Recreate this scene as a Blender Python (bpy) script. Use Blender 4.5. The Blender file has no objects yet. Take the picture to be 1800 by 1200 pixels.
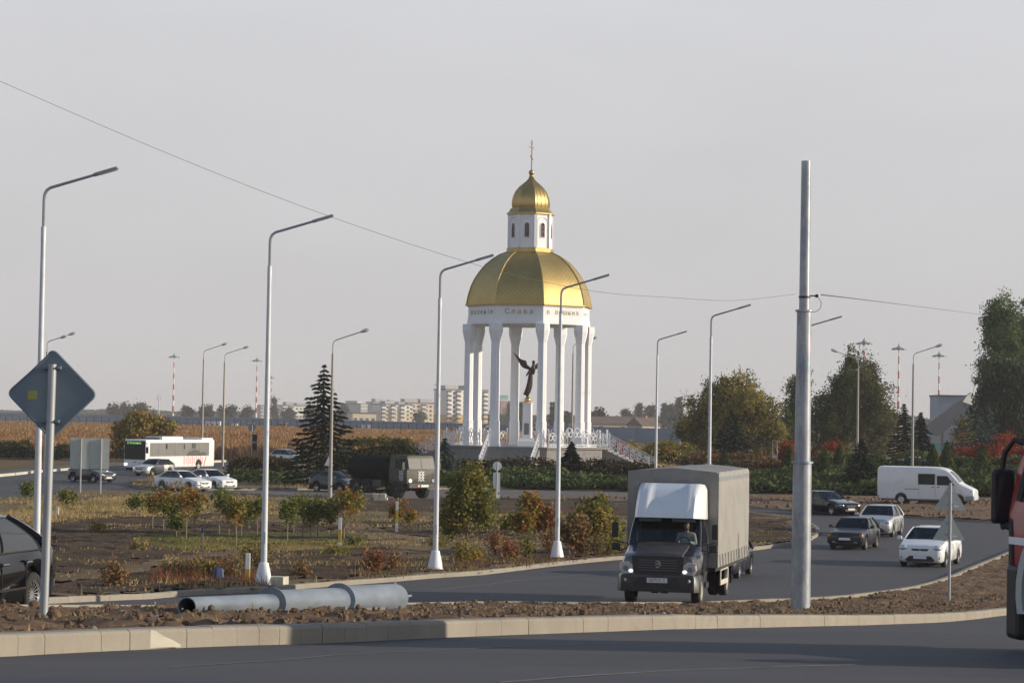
import bpy, bmesh, math, random
import numpy as np
from mathutils import Vector, Matrix

# ------------------------------------------------------------------ camera
CAMZ = 5.75
FPX = 4260.0
PITCH = math.radians(1.775)
ROLL = math.radians(-0.95)
scene = bpy.context.scene
col = scene.collection
cd = bpy.data.cameras.new("camera")
cam = bpy.data.objects.new("camera", cd)
col.objects.link(cam)
cam.location = (0, 0, CAMZ)
cam.rotation_euler = (math.pi / 2 + PITCH, ROLL, 0)
cd.sensor_width = 36
cd.lens = 36 * FPX / 1800.0
cd.clip_start = 0.5
cd.clip_end = 20000
scene.camera = cam

# ------------------------------------------------------------------ world, sun, exposure
SUN_EL, SUN_AZ = math.radians(14.5), math.radians(88)     # azimuth measured from behind the camera towards the right
world = bpy.data.worlds.new("World")
scene.world = world
world.use_nodes = True
wn, wl = world.node_tree.nodes, world.node_tree.links
wn.clear()
wout = wn.new("ShaderNodeOutputWorld")
wbg = wn.new("ShaderNodeBackground")
sky = wn.new("ShaderNodeTexSky")
sky.sky_type = 'NISHITA'
sky.sun_disc = False
sky.sun_elevation = SUN_EL
sundir = Vector((math.sin(SUN_AZ) * math.cos(SUN_EL), -math.cos(SUN_AZ) * math.cos(SUN_EL), math.sin(SUN_EL)))
sky.sun_rotation = math.atan2(sundir.x, sundir.y)
sky.altitude = 100
sky.air_density = 1.0
sky.dust_density = 1.5
sky.ozone_density = 1.5
whs = wn.new("ShaderNodeHueSaturation")
whs.inputs['Saturation'].default_value = 1.45
wl.new(sky.outputs[0], whs.inputs['Color'])
# pale autumn haze: the clear sky whitens towards the horizon
wtc = wn.new("ShaderNodeTexCoord"); wsx = wn.new("ShaderNodeSeparateXYZ"); wrp = wn.new("ShaderNodeValToRGB")
wl.new(wtc.outputs['Generated'], wsx.inputs[0]); wl.new(wsx.outputs['Z'], wrp.inputs[0])
wrp.color_ramp.elements[0].position = 0.2; wrp.color_ramp.elements[0].color = (1.0,) * 3 + (1,)
wrp.color_ramp.elements[1].position = 0.65; wrp.color_ramp.elements[1].color = (0.10,) * 3 + (1,)
wrc = wn.new("ShaderNodeValToRGB")
wl.new(wsx.outputs['Z'], wrc.inputs[0])
wrc.color_ramp.elements[0].position = 0.0; wrc.color_ramp.elements[0].color = (0.572, 0.556, 0.554, 1)
wrc.color_ramp.elements[1].position = 0.175; wrc.color_ramp.elements[1].color = (0.665, 0.672, 0.70, 1)
wsc = wn.new("ShaderNodeVectorMath"); wsc.operation = 'SCALE'; wsc.inputs['Scale'].default_value = 6.67
wl.new(wrc.outputs[0], wsc.inputs[0])
wmx = wn.new("ShaderNodeMix"); wmx.data_type = 'RGBA'
wl.new(wrp.outputs[0], wmx.inputs[0]); wl.new(whs.outputs[0], wmx.inputs[6]); wl.new(wsc.outputs[0], wmx.inputs[7])
# faint unevenness of the haze
wns = wn.new("ShaderNodeTexNoise"); wns.inputs['Scale'].default_value = 7.0; wns.inputs['Detail'].default_value = 4.0
wmp = wn.new("ShaderNodeMapping"); wmp.inputs['Scale'].default_value = (1.0, 1.0, 3.2)
wl.new(wtc.outputs['Generated'], wmp.inputs[0]); wl.new(wmp.outputs[0], wns.inputs['Vector'])
wmr = wn.new("ShaderNodeMapRange"); wmr.inputs[1].default_value = 0.25; wmr.inputs[2].default_value = 0.75; wmr.inputs[3].default_value = 0.965; wmr.inputs[4].default_value = 1.035
wl.new(wns.outputs['Fac'], wmr.inputs[0])
wsv = wn.new("ShaderNodeVectorMath"); wsv.operation = 'SCALE'
wl.new(wmx.outputs[2], wsv.inputs[0]); wl.new(wmr.outputs[0], wsv.inputs['Scale'])
wl.new(wsv.outputs[0], wbg.inputs[0])
wl.new(wbg.outputs[0], wout.inputs[0])
wbg.inputs[1].default_value = 0.15
sd = bpy.data.lights.new("sun", 'SUN')
sd.energy = 5.0
sd.angle = math.radians(0.6)
sd.color = (1.0, 0.88, 0.70)
sun = bpy.data.objects.new("sun", sd)
col.objects.link(sun)
sun.rotation_euler = sundir.to_track_quat('Z', 'Y').to_euler()
sun.location = (60, 0, 60)
vs = scene.view_settings
vs.view_transform = 'Standard'
vs.look = 'None'
vs.exposure = 0.0
vs.gamma = 1.0
vs.use_curve_mapping = False
scene.cycles.volume_bounces = 1
scene.cycles.max_bounces = 6
scene.cycles.transparent_max_bounces = 12

# ------------------------------------------------------------------ ground profile and pixel helpers
_DK = [-60, 4, 10, 16, 20, 25, 31, 37, 43, 50, 57, 65, 72, 80, 90, 100, 120, 160, 230, 320, 500, 9000]
_EK = [1.5, 1.55, 1.62] + [f * d / 4260.0 for d, f in ((16, 470), (20, 433), (25, 392), (31, 367), (37, 359.5), (43, 354.5), (50, 348), (57, 340))] \
      + [5.03, 5.27, 5.5, 5.66, 5.72, 5.74, 5.68, 5.55, 5.2, 5.0, 5.0]
def H(y):
    return CAMZ - float(np.interp(y, _DK, _EK))
KN = [-60, 4, 10, 16, 20, 25, 31, 37, 43, 50, 57, 65, 72, 80, 90, 100, 120, 160, 230, 320, 500]
_R = cam.rotation_euler.to_matrix()
_rt, _up, _fw = _R @ Vector((1, 0, 0)), _R @ Vector((0, 1, 0)), _R @ Vector((0, 0, -1))
def ray(px, py):
    return _fw * FPX + _rt * (px - 900) + _up * (600 - py)
def at(px, py, d):
    r = ray(px, py)
    return Vector((0, 0, CAMZ)) + r * (d / r.y)
def gp(px, py, off=0.0, dmin=12.0):
    r = ray(px, py)
    sl, sx = r.z / r.y, r.x / r.y
    d = dmin
    g = lambda t: CAMZ + sl * t - H(t) - off
    while g(d) > 0 and d < 8000:
        d *= 1.01
    a, b = d / 1.01, d
    for _ in range(30):
        m = (a + b) / 2
        if g(m) > 0: a = m
        else: b = m
    d = (a + b) / 2
    return Vector((sx * d, d, H(d) + off))
def X(px, d, py=730):
    return at(px, py, d).x

# ------------------------------------------------------------------ object helpers
def tag(o, label=None, cat=None, group=None, kind=None):
    if label: o['label'] = label
    if cat: o['category'] = cat
    if group: o['group'] = group
    if kind: o['kind'] = kind
    return o
def thing(name, label, cat, loc=(0, 0, 0), rz=0.0, group=None):
    o = bpy.data.objects.new(name, None)
    col.objects.link(o)
    o.empty_display_size = 0.3
    o.location = loc
    o.rotation_euler = (0, 0, rz)
    return tag(o, label, cat, group)
KIDS = {}
def link(o, parent=None):
    col.objects.link(o)
    if parent is not None:
        o.parent = parent
        KIDS.setdefault(parent.name, []).append(o)
    return o
def dup(o, label=None, loc=None, rz=None, parent=None, scale=None):
    c = o.copy()
    link(c, parent)
    for ch in list(KIDS.get(o.name, [])):
        dup(ch, parent=c)
    if label: c['label'] = label
    if loc is not None: c.location = loc
    if rz is not None: c.rotation_euler = (0, 0, rz)
    if scale is not None: c.scale = (scale,) * 3 if not isinstance(scale, (tuple, list)) else scale
    return c

class MB:
    def __init__(self):
        self.v, self.f, self.m, self.mi = [], [], [], 0
    def add(self, vs_, fs):
        b = len(self.v)
        self.v += [tuple(p) for p in vs_]
        for f in fs:
            self.f.append([b + i for i in f]); self.m.append(self.mi)
        return self
    def box(self, c, s, rot=None, taper=None):
        x, y, z = s[0] / 2, s[1] / 2, s[2] / 2
        t = taper or (1, 1)
        p = [(-x, -y, -z), (x, -y, -z), (x, y, -z), (-x, y, -z), (-x * t[0], -y * t[1], z), (x * t[0], -y * t[1], z), (x * t[0], y * t[1], z), (-x * t[0], y * t[1], z)]
        M = rot.to_matrix() if hasattr(rot, 'to_matrix') else rot
        p = [(Vector(c) + (M @ Vector(q) if M is not None else Vector(q))) for q in p]
        return self.add(p, [(3, 2, 1, 0), (4, 5, 6, 7), (0, 1, 5, 4), (1, 2, 6, 5), (2, 3, 7, 6), (3, 0, 4, 7)])
    def loft(self, rings, cap=True, closed=False):
        n = len(rings[0]); fs = []; vs_ = [p for r in rings for p in r]
        k = len(rings)
        for i in range(k if closed else k - 1):
            j = (i + 1) % k
            for a in range(n):
                b = (a + 1) % n
                fs.append((i * n + a, i * n + b, j * n + b, j * n + a))
        if cap and not closed:
            fs.append(tuple(range(n - 1, -1, -1)))
            fs.append(tuple((k - 1) * n + a for a in range(n)))
        return self.add(vs_, fs)
    def grid(self, rows):
        n = len(rows[0]); vs_ = [p for r in rows for p in r]; fs = []
        for i in range(len(rows) - 1):
            for a in range(n - 1):
                fs.append((i * n + a, i * n + a + 1, (i + 1) * n + a + 1, (i + 1) * n + a))
        return self.add(vs_, fs)
    def cyl(self, p0, p1, r0, r1=None, n=10, cap=True):
        r1 = r0 if r1 is None else r1
        p0, p1 = Vector(p0), Vector(p1)
        q = (p1 - p0).to_track_quat('Z', 'Y')
        rg = []
        for p, r in ((p0, r0), (p1, r1)):
            rg.append([p + q @ Vector((r * math.cos(2 * math.pi * i / n), r * math.sin(2 * math.pi * i / n), 0)) for i in range(n)])
        return self.loft(rg, cap)
    def tube(self, path, r, n=6, cap=True):
        path = [Vector(p) for p in path]
        rs = r if isinstance(r, (list, tuple)) else [r] * len(path)
        rg = []; ref = None
        for i, p in enumerate(path):
            a, b = path[max(i - 1, 0)], path[min(i + 1, len(path) - 1)]
            t = (b - a).normalized()
            if ref is None:
                ref = t.orthogonal().normalized()
            ref = (ref - t * ref.dot(t))
            ref = ref.normalized() if ref.length > 1e-5 else t.orthogonal().normalized()
            bi = t.cross(ref)
            rg.append([p + ref * rs[i] * math.cos(2 * math.pi * k / n) + bi * rs[i] * math.sin(2 * math.pi * k / n) for k in range(n)])
        return self.loft(rg, cap)
    def lathe(self, prof, n=16, c=(0, 0, 0), phase=0.0, cap=True):
        rg = [[(c[0] + r * math.cos(2 * math.pi * i / n + phase), c[1] + r * math.sin(2 * math.pi * i / n + phase), c[2] + z) for i in range(n)] for r, z in prof]
        return self.loft(rg, cap)
    def prism(self, poly, axis, a, b):
        # poly: 2D points in the plane across `axis`; a, b: the extents along it
        def P(p, t):
            return (t, p[0], p[1]) if axis == 'x' else ((p[0], t, p[1]) if axis == 'y' else (p[0], p[1], t))
        n = len(poly)
        return self.add([P(p, a) for p in poly] + [P(p, b) for p in poly],
                        [tuple(range(n - 1, -1, -1)), tuple(range(n, 2 * n))] + [(i, (i + 1) % n, n + (i + 1) % n, n + i) for i in range(n)])
    def disc(self, c, nrm, r, n=14):
        q = Vector(nrm).to_track_quat('Z', 'Y')
        return self.add([Vector(c) + q @ Vector((r * math.cos(2 * math.pi * i / n), r * math.sin(2 * math.pi * i / n), 0)) for i in range(n)], [tuple(range(n))])
    def build(self, name, mats, parent=None, smooth=40, loc=None, rz=None, bevel=None, fixn=True):
        me = bpy.data.meshes.new(name)
        me.from_pydata(self.v, [], self.f)
        mats = mats if isinstance(mats, (list, tuple)) else [mats]
        for m in mats: me.materials.append(m)
        if len(mats) > 1:
            me.polygons.foreach_set('material_index', self.m)
        bm = bmesh.new(); bm.from_mesh(me)
        if fixn:
            bmesh.ops.recalc_face_normals(bm, faces=bm.faces)
        if smooth:
            ca = math.radians(smooth)
            for f in bm.faces: f.smooth = True
            for e in bm.edges:
                if len(e.link_faces) == 2 and e.calc_face_angle(0) > ca: e.smooth = False
        bm.to_mesh(me); bm.free()
        o = bpy.data.objects.new(name, me)
        link(o, parent)
        if loc is not None: o.location = loc
        if rz is not None: o.rotation_euler = (0, 0, rz)
        if bevel:
            b = o.modifiers.new('bevel', 'BEVEL'); b.width = bevel; b.segments = 2; b.limit_method = 'ANGLE'; b.angle_limit = math.radians(35)
        return o

def text_mesh(body, size, depth=0.004, align='CENTER'):
    cu = bpy.data.curves.new('lettering', 'FONT')
    cu.body = body; cu.size = size; cu.extrude = depth; cu.align_x = align; cu.align_y = 'CENTER'
    cu.resolution_u = 2
    t = bpy.data.objects.new('lettering', cu)
    col.objects.link(t)
    dg = bpy.context.evaluated_depsgraph_get()
    me = bpy.data.meshes.new_from_object(t.evaluated_get(dg))
    col.objects.unlink(t)
    bpy.data.objects.remove(t)
    return me
def text_obj(name, body, size, m, parent, loc, rot, depth=0.004, sx=1.0):
    me = text_mesh(body, size, depth)
    me.materials.clear(); me.materials.append(m)
    o = bpy.data.objects.new(name, me)
    link(o, parent)
    o.location = loc; o.rotation_euler = rot; o.scale = (sx, 1, 1)
    return o

# ------------------------------------------------------------------ materials
def newmat(name):
    m = bpy.data.materials.new(name); m.use_nodes = True
    nt = m.node_tree; b = nt.nodes['Principled BSDF']
    return m, nt, b
def mixcol(nt, a, b, fac, mode='MIX'):
    n = nt.nodes.new('ShaderNodeMix'); n.data_type = 'RGBA'; n.blend_type = mode
    for sock, v in ((n.inputs[6], a), (n.inputs[7], b), (n.inputs[0], fac)):
        if hasattr(v, 'node'): nt.links.new(v, sock)
        elif isinstance(v, (tuple, list)): sock.default_value = tuple(v) + (1,) if len(v) == 3 else v
        else: sock.default_value = v
    return n.outputs[2]
def noise(nt, scale, detail=4, rough=0.6, coord='Object', stretch=None, lo=None, hi=None):
    tc = nt.nodes.new('ShaderNodeTexCoord')
    n = nt.nodes.new('ShaderNodeTexNoise')
    n.inputs['Scale'].default_value = scale; n.inputs['Detail'].default_value = detail; n.inputs['Roughness'].default_value = rough
    src = tc.outputs[coord]
    if stretch:
        mp = nt.nodes.new('ShaderNodeMapping'); mp.inputs['Scale'].default_value = stretch
        nt.links.new(src, mp.inputs[0]); src = mp.outputs[0]
    nt.links.new(src, n.inputs['Vector'])
    o = n.outputs['Fac']
    if lo is not None:
        r = nt.nodes.new('ShaderNodeMapRange'); r.inputs[1].default_value = lo; r.inputs[2].default_value = hi
        nt.links.new(o, r.inputs[0]); o = r.outputs[0]
    return o
def bump(nt, b, h, strength=0.3, dist=0.05):
    n = nt.nodes.new('ShaderNodeBump'); n.inputs['Strength'].default_value = strength; n.inputs['Distance'].default_value = dist
    nt.links.new(h, n.inputs['Height']); nt.links.new(n.outputs[0], b.inputs['Normal'])
def mat(name, c, rough=0.6, metal=0.0, var=0.12, scale=6.0, bmp=0.0, c2=None, coat=0.0, spec=0.5, stretch=None, dust=0.0):
    m, nt, b = newmat(name)
    b.inputs['Roughness'].default_value = rough; b.inputs['Metallic'].default_value = metal
    b.inputs['Specular IOR Level'].default_value = spec
    if coat:
        b.inputs['Coat Weight'].default_value = coat; b.inputs['Coat Roughness'].default_value = 0.06
    n = noise(nt, scale, 5, 0.6, stretch=stretch, lo=0.3, hi=0.7)
    a = tuple(x * (1 - var) for x in c); d = c2 or tuple(min(1, x * (1 + var)) for x in c)
    cc = mixcol(nt, a, d, n)
    if dust:
        cc = mixcol(nt, cc, (0.16, 0.13, 0.10), noise(nt, 2.3, 6, 0.7, lo=0.62 - dust, hi=1.0))
    nt.links.new(cc, b.inputs['Base Color'])
    if bmp:
        bump(nt, b, noise(nt, scale * 3, 5, 0.65, stretch=stretch), bmp, 0.03)
    return m
def emit(name, c, s):
    m, nt, b = newmat(name)
    b.inputs['Base Color'].default_value = tuple(c) + (1,)
    b.inputs['Emission Color'].default_value = tuple(c) + (1,); b.inputs['Emission Strength'].default_value = s
    return m
def glassmat(name, tint=(0.3, 0.33, 0.34), refl=0.12, rough=0.03):
    m, nt, b = newmat(name)
    nt.nodes.remove(b)
    out = nt.nodes['Material Output']
    t = nt.nodes.new('ShaderNodeBsdfTransparent'); t.inputs[0].default_value = tint + (1,)
    g = nt.nodes.new('ShaderNodeBsdfGlossy'); g.inputs['Roughness'].default_value = rough
    f = nt.nodes.new('ShaderNodeFresnel'); f.inputs[0].default_value = 1.5
    ad = nt.nodes.new('ShaderNodeMath'); ad.operation = 'ADD'; ad.use_clamp = True; ad.inputs[1].default_value = refl - 0.04
    mx = nt.nodes.new('ShaderNodeMixShader')
    nt.links.new(f.outputs[0], ad.inputs[0]); nt.links.new(ad.outputs[0], mx.inputs[0])
    nt.links.new(t.outputs[0], mx.inputs[1]); nt.links.new(g.outputs[0], mx.inputs[2]); nt.links.new(mx.outputs[0], out.inputs[0])
    return m
def leafmat(name, stops, trans=0.25, rough=0.75):
    # colour runs with the per-face 'tint' attribute
    m, nt, b = newmat(name)
    a = nt.nodes.new('ShaderNodeAttribute'); a.attribute_name = 'tint'
    r = nt.nodes.new('ShaderNodeValToRGB')
    el = r.color_ramp.elements
    while len(el) < len(stops): el.new(0.5)
    for i, s in enumerate(stops):
        el[i].position = i / (len(stops) - 1); el[i].color = tuple(s) + (1,)
    nt.links.new(a.outputs['Fac'], r.inputs[0]); nt.links.new(r.outputs[0], b.inputs['Base Color'])
    b.inputs['Roughness'].default_value = rough; b.inputs['Specular IOR Level'].default_value = 0.08
    if trans:
        t = nt.nodes.new('ShaderNodeBsdfTranslucent'); nt.links.new(r.outputs[0], t.inputs[0])
        mx = nt.nodes.new('ShaderNodeMixShader'); mx.inputs[0].default_value = trans
        out = nt.nodes['Material Output']
        nt.links.new(b.outputs[0], mx.inputs[1]); nt.links.new(t.outputs[0], mx.inputs[2]); nt.links.new(mx.outputs[0], out.inputs[0])
    return m

M = {}
def soilmat(name, a, b_, c, gscale, gamt):
    m, nt, b = newmat(name)
    n1 = noise(nt, 1.3, 8, 0.7, lo=0.3, hi=0.7)
    n2 = noise(nt, gscale, 5, 0.6, stretch=(0.6, 1, 1), lo=0.5 - gamt * 0.2, hi=0.68)
    n3 = noise(nt, 14, 6, 0.75, lo=0.3, hi=0.75)
    cc = mixcol(nt, a, b_, n1)
    mul = nt.nodes.new('ShaderNodeMath'); mul.operation = 'MULTIPLY'; mul.inputs[1].default_value = gamt
    nt.links.new(n2, mul.inputs[0])
    cc = mixcol(nt, cc, c, mul.outputs[0])
    cc = mixcol(nt, cc, tuple(x * 0.45 for x in a), mixf(nt, n3, 0.55))
    nt.links.new(cc, b.inputs['Base Color'])
    b.inputs['Roughness'].default_value = 0.95; b.inputs['Specular IOR Level'].default_value = 0.15
    bump(nt, b, noise(nt, 9, 8, 0.75), 0.8, 0.12)
    return m
def mixf(nt, s, k):
    mul = nt.nodes.new('ShaderNodeMath'); mul.operation = 'MULTIPLY'; mul.inputs[1].default_value = k
    nt.links.new(s, mul.inputs[0]); return mul.outputs[0]
def asphaltmat(name, base, warm, amt):
    m, nt, b = newmat(name)
    n1 = noise(nt, 0.35, 6, 0.6, stretch=(0.5, 1, 1), lo=0.35, hi=0.7)
    n2 = noise(nt, 40, 3, 0.8, lo=0.25, hi=0.8)
    n3 = noise(nt, 0.9, 5, 0.65, stretch=(0.12, 1.4, 1), lo=0.5, hi=0.75)
    cc = mixcol(nt, base, warm, mixf(nt, n1, amt))
    cc = mixcol(nt, cc, tuple(x * 1.7 for x in base), mixf(nt, n3, 0.5))
    cc = mixcol(nt, cc, tuple(x * 0.6 for x in base), mixf(nt, noise(nt, 0.16, 7, 0.7, stretch=(0.4, 1, 1), lo=0.5, hi=0.72), 0.5))
    cc = mixcol(nt, cc, (0.15, 0.12, 0.09), mixf(nt, noise(nt, 1.7, 9, 0.8, lo=0.58, hi=0.85), 0.45))
    cc = mixcol(nt, cc, tuple(x * 0.55 for x in base), mixf(nt, n2, 0.5))
    nt.links.new(cc, b.inputs['Base Color'])
    b.inputs['Roughness'].default_value = 0.75; b.inputs['Specular IOR Level'].default_value = 0.35
    bump(nt, b, n2, 0.35, 0.01)
    return m
M['asphalt'] = asphaltmat('asphalt', (0.070, 0.068, 0.074), (0.108, 0.098, 0.092), 0.7)
M['asphalt_old'] = asphaltmat('asphalt_old', (0.14, 0.122, 0.112), (0.24, 0.18, 0.138), 0.8)
M['soil'] = soilmat('soil', (0.25, 0.162, 0.105), (0.12, 0.08, 0.053), (0.40, 0.28, 0.175), 3.0, 0.6)
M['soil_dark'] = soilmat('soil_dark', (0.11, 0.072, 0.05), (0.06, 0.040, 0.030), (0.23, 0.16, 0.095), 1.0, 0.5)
M['verge'] = soilmat('verge', (0.21, 0.148, 0.092), (0.36, 0.27, 0.16), (0.13, 0.09, 0.062), 0.16, 0.75)
M['straw'] = soilmat('straw', (0.22, 0.15, 0.075), (0.17, 0.115, 0.06), (0.12, 0.12, 0.05), 0.03, 0.6)
M['lawn'] = soilmat('lawn', (0.10, 0.12, 0.035), (0.15, 0.13, 0.055), (0.20, 0.15, 0.08), 0.5, 0.8)
def kerbmat():
    m, nt, b = newmat('concrete_kerb')
    n1 = noise(nt, 1.2, 6, 0.7, lo=0.3, hi=0.7); n2 = noise(nt, 25, 4, 0.7, lo=0.3, hi=0.7)
    cc = mixcol(nt, (0.225, 0.20, 0.165), (0.295, 0.265, 0.22), n1)
    cc = mixcol(nt, cc, (0.13, 0.11, 0.088), mixf(nt, noise(nt, 3.1, 7, 0.75, lo=0.55, hi=0.85), 0.7))
    cc = mixcol(nt, cc, (0.3, 0.26, 0.2), mixf(nt, n2, 0.25))
    nt.links.new(cc, b.inputs['Base Color']); b.inputs['Roughness'].default_value = 0.9
    bump(nt, b, n2, 0.25, 0.01)
    return m
M['kerb'] = kerbmat()
M['concrete'] = mat('concrete', (0.5, 0.46, 0.38), 0.9, var=0.15, scale=2.5, bmp=0.2)
M['galv'] = mat('galvanised_steel', (0.34, 0.36, 0.38), 0.45, 0.2, var=0.22, scale=3.2, stretch=(1, 1, 0.35))
def galvold():
    m, nt, b = newmat('weathered_zinc')
    v = nt.nodes.new('ShaderNodeTexVoronoi'); v.inputs['Scale'].default_value = 9
    tc = nt.nodes.new('ShaderNodeTexCoord'); nt.links.new(tc.outputs['Object'], v.inputs['Vector'])
    n1 = noise(nt, 1.4, 7, 0.72, stretch=(1.6, 1.6, 0.5), lo=0.35, hi=0.68)
    cc = mixcol(nt, (0.21, 0.24, 0.29), (0.46, 0.48, 0.50), n1)
    cc = mixcol(nt, cc, (0.13, 0.155, 0.19), mixf(nt, noise(nt, 4, 6, 0.7, stretch=(1, 1, 0.2), lo=0.5, hi=0.75), 0.8))
    cc = mixcol(nt, cc, v.outputs['Color'], 0.06)
    nt.links.new(cc, b.inputs['Base Color'])
    b.inputs['Metallic'].default_value = 0.3; b.inputs['Roughness'].default_value = 0.4
    return m
M['zinc'] = galvold()
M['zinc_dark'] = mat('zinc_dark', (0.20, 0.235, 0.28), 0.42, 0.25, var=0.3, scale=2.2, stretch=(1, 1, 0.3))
M['lamp_zinc'] = mat('lamp_zinc', (0.56, 0.585, 0.62), 0.45, 0.05, var=0.1, scale=2.0)
M['lamp_grey'] = mat('lamp_grey', (0.30, 0.315, 0.35), 0.4, 0.3, var=0.08)
M['old_post'] = mat('old_post', (0.36, 0.33, 0.29), 0.8, 0.0, var=0.12)
def plaster():
    m, nt, b = newmat('white_plaster')
    cc = mixcol(nt, (0.79, 0.795, 0.815), (0.85, 0.855, 0.87), noise(nt, 0.8, 5, 0.6, lo=0.3, hi=0.7))
    cc = mixcol(nt, cc, (0.56, 0.55, 0.54), mixf(nt, noise(nt, 2.2, 6, 0.7, stretch=(1.3, 1.3, 0.12), lo=0.56, hi=0.85), 0.5))
    nt.links.new(cc, b.inputs['Base Color']); b.inputs['Roughness'].default_value = 0.75
    bump(nt, b, noise(nt, 2.4, 5, 0.65), 0.06, 0.03)
    return m
M['white_stone'] = plaster()
M['white_paint'] = mat('white_paint', (0.80, 0.80, 0.79), 0.4, var=0.04)
M['black'] = mat('black_plastic', (0.018, 0.018, 0.02), 0.5, var=0.15)
M['rubber'] = mat('rubber', (0.02, 0.02, 0.02), 0.85, var=0.2, scale=12, dust=0.1)
M['dark'] = mat('dark_interior', (0.022, 0.022, 0.024), 0.9, var=0.2)
M['chassis'] = mat('chassis_black', (0.02, 0.02, 0.022), 0.7, var=0.25, dust=0.12)
M['rim'] = mat('alloy_rim', (0.55, 0.56, 0.58), 0.3, 0.8, var=0.08)
M['rim_dull'] = mat('steel_rim', (0.32, 0.30, 0.27), 0.6, 0.2, var=0.15)
M['chrome'] = mat('chrome', (0.75, 0.75, 0.76), 0.12, 1.0, var=0.03)
M['glass'] = glassmat('car_glass', (0.17, 0.19, 0.20), 0.07)
M['glass_clear'] = glassmat('clear_glass', (0.74, 0.78, 0.80), 0.05)
M['glass_dark'] = mat('dark_glass', (0.025, 0.03, 0.035), 0.06, var=0.1, spec=0.7)
M['lens'] = mat('lamp_lens', (0.62, 0.64, 0.66), 0.12, 0.4, var=0.1, scale=9)
M['amber'] = mat('amber_lens', (0.75, 0.25, 0.04), 0.2, var=0.05)
M['red_lens'] = mat('red_lens', (0.45, 0.02, 0.015), 0.2, var=0.05)
M['headlight_on'] = emit('headlight_on', (1.0, 0.97, 0.9), 3.5)
M['plate'] = mat('plate_white', (0.72, 0.73, 0.74), 0.4, var=0.03)
M['ink'] = mat('plate_ink', (0.015, 0.015, 0.018), 0.5, var=0.05)
def paint(name, c, coat=0.6, rough=0.32, metal=0.0, dust=0.1):
    return mat(name, c, rough, metal, var=0.03, scale=2.0, coat=coat, dust=dust)
M['p_white'] = paint('paint_white', (0.78, 0.79, 0.80), dust=0.02)
M['p_silver'] = paint('paint_silver', (0.52, 0.53, 0.54), metal=0.55)
M['p_beige'] = paint('paint_beige', (0.58, 0.56, 0.50), metal=0.35)
M['p_black'] = paint('paint_black', (0.004, 0.004, 0.006), rough=0.08, coat=.2, dust=0.0)
M['p_dark'] = paint('paint_dark', (0.022, 0.024, 0.03), rough=0.25)
M['p_slate'] = paint('paint_slate', (0.018, 0.019, 0.025), rough=0.35, coat=.3, dust=.04)
M['p_navy'] = paint('paint_navy', (0.016, 0.02, 0.034), rough=0.3, coat=.4, dust=.04)
M['p_red'] = paint('paint_red', (0.33, 0.022, 0.028), rough=0.25)
M['p_khaki'] = mat('paint_khaki', (0.045, 0.047, 0.03), 0.6, var=0.12, scale=2.5, dust=0.15)
M['skin'] = mat('skin', (0.48, 0.27, 0.19), 0.55, var=0.06)
M['hair'] = mat('hair', (0.03, 0.022, 0.016), 0.7, var=0.2)
M['cloth_grey'] = mat('cloth_grey', (0.34, 0.35, 0.33), 0.9, var=0.1)
M['cloth_dark'] = mat('cloth_dark', (0.05, 0.05, 0.06), 0.9, var=0.1)
M['cloth_white'] = mat('cloth_white', (0.6, 0.6, 0.6), 0.9, var=0.08)
M['bark'] = mat('bark', (0.09, 0.07, 0.055), 0.95, var=0.3, scale=8, bmp=0.4)
M['bark_pale'] = mat('bark_pale', (0.26, 0.20, 0.14), 0.95, var=0.25, scale=8)

# ================================================================== SETTING: ground, roads, kerbs
def G(pts, off=0.0):
    return [(p if len(p) == 3 else gp(p[0], p[1], off)) for p in pts]
def W2(x, y):
    return Vector((x, y, H(y)))
def inside(poly, x, y):
    r = np.zeros(x.shape, bool)
    n = len(poly)
    for i in range(n):
        x0, y0 = poly[i][0], poly[i][1]; x1, y1 = poly[(i + 1) % n][0], poly[(i + 1) % n][1]
        if y0 == y1: continue
        c = ((y0 > y) != (y1 > y)) & (x < (x1 - x0) * (y - y0) / (y1 - y0) + x0)
        r ^= c
    return r
def _hash(ix, iy, s):
    h = (ix.astype(np.int64) * 374761393 + iy.astype(np.int64) * 668265263 + s * 1442695041) & 0x7fffffff
    h = (h ^ (h >> 13)) * 1274126177 & 0x7fffffff
    return ((h ^ (h >> 16)) & 0xffff) / 65535.0
def vnoise(x, y, s=0):
    ix, iy = np.floor(x), np.floor(y)
    fx, fy = x - ix, y - iy
    fx, fy = fx * fx * (3 - 2 * fx), fy * fy * (3 - 2 * fy)
    a, b = _hash(ix, iy, s), _hash(ix + 1, iy, s); c, d = _hash(ix, iy + 1, s), _hash(ix + 1, iy + 1, s)
    return (a * (1 - fx) + b * fx) * (1 - fy) + (c * (1 - fx) + d * fx) * fy
def fbm(x, y, o=4, s=0):
    r, a, t = np.zeros(np.shape(x)), 1.0, 0.0
    for i in range(o):
        r += a * vnoise(x, y, s + i); t += a; a *= 0.55; x, y = x * 2.1 + 3.7, y * 2.1 + 1.3
    return r / t
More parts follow.
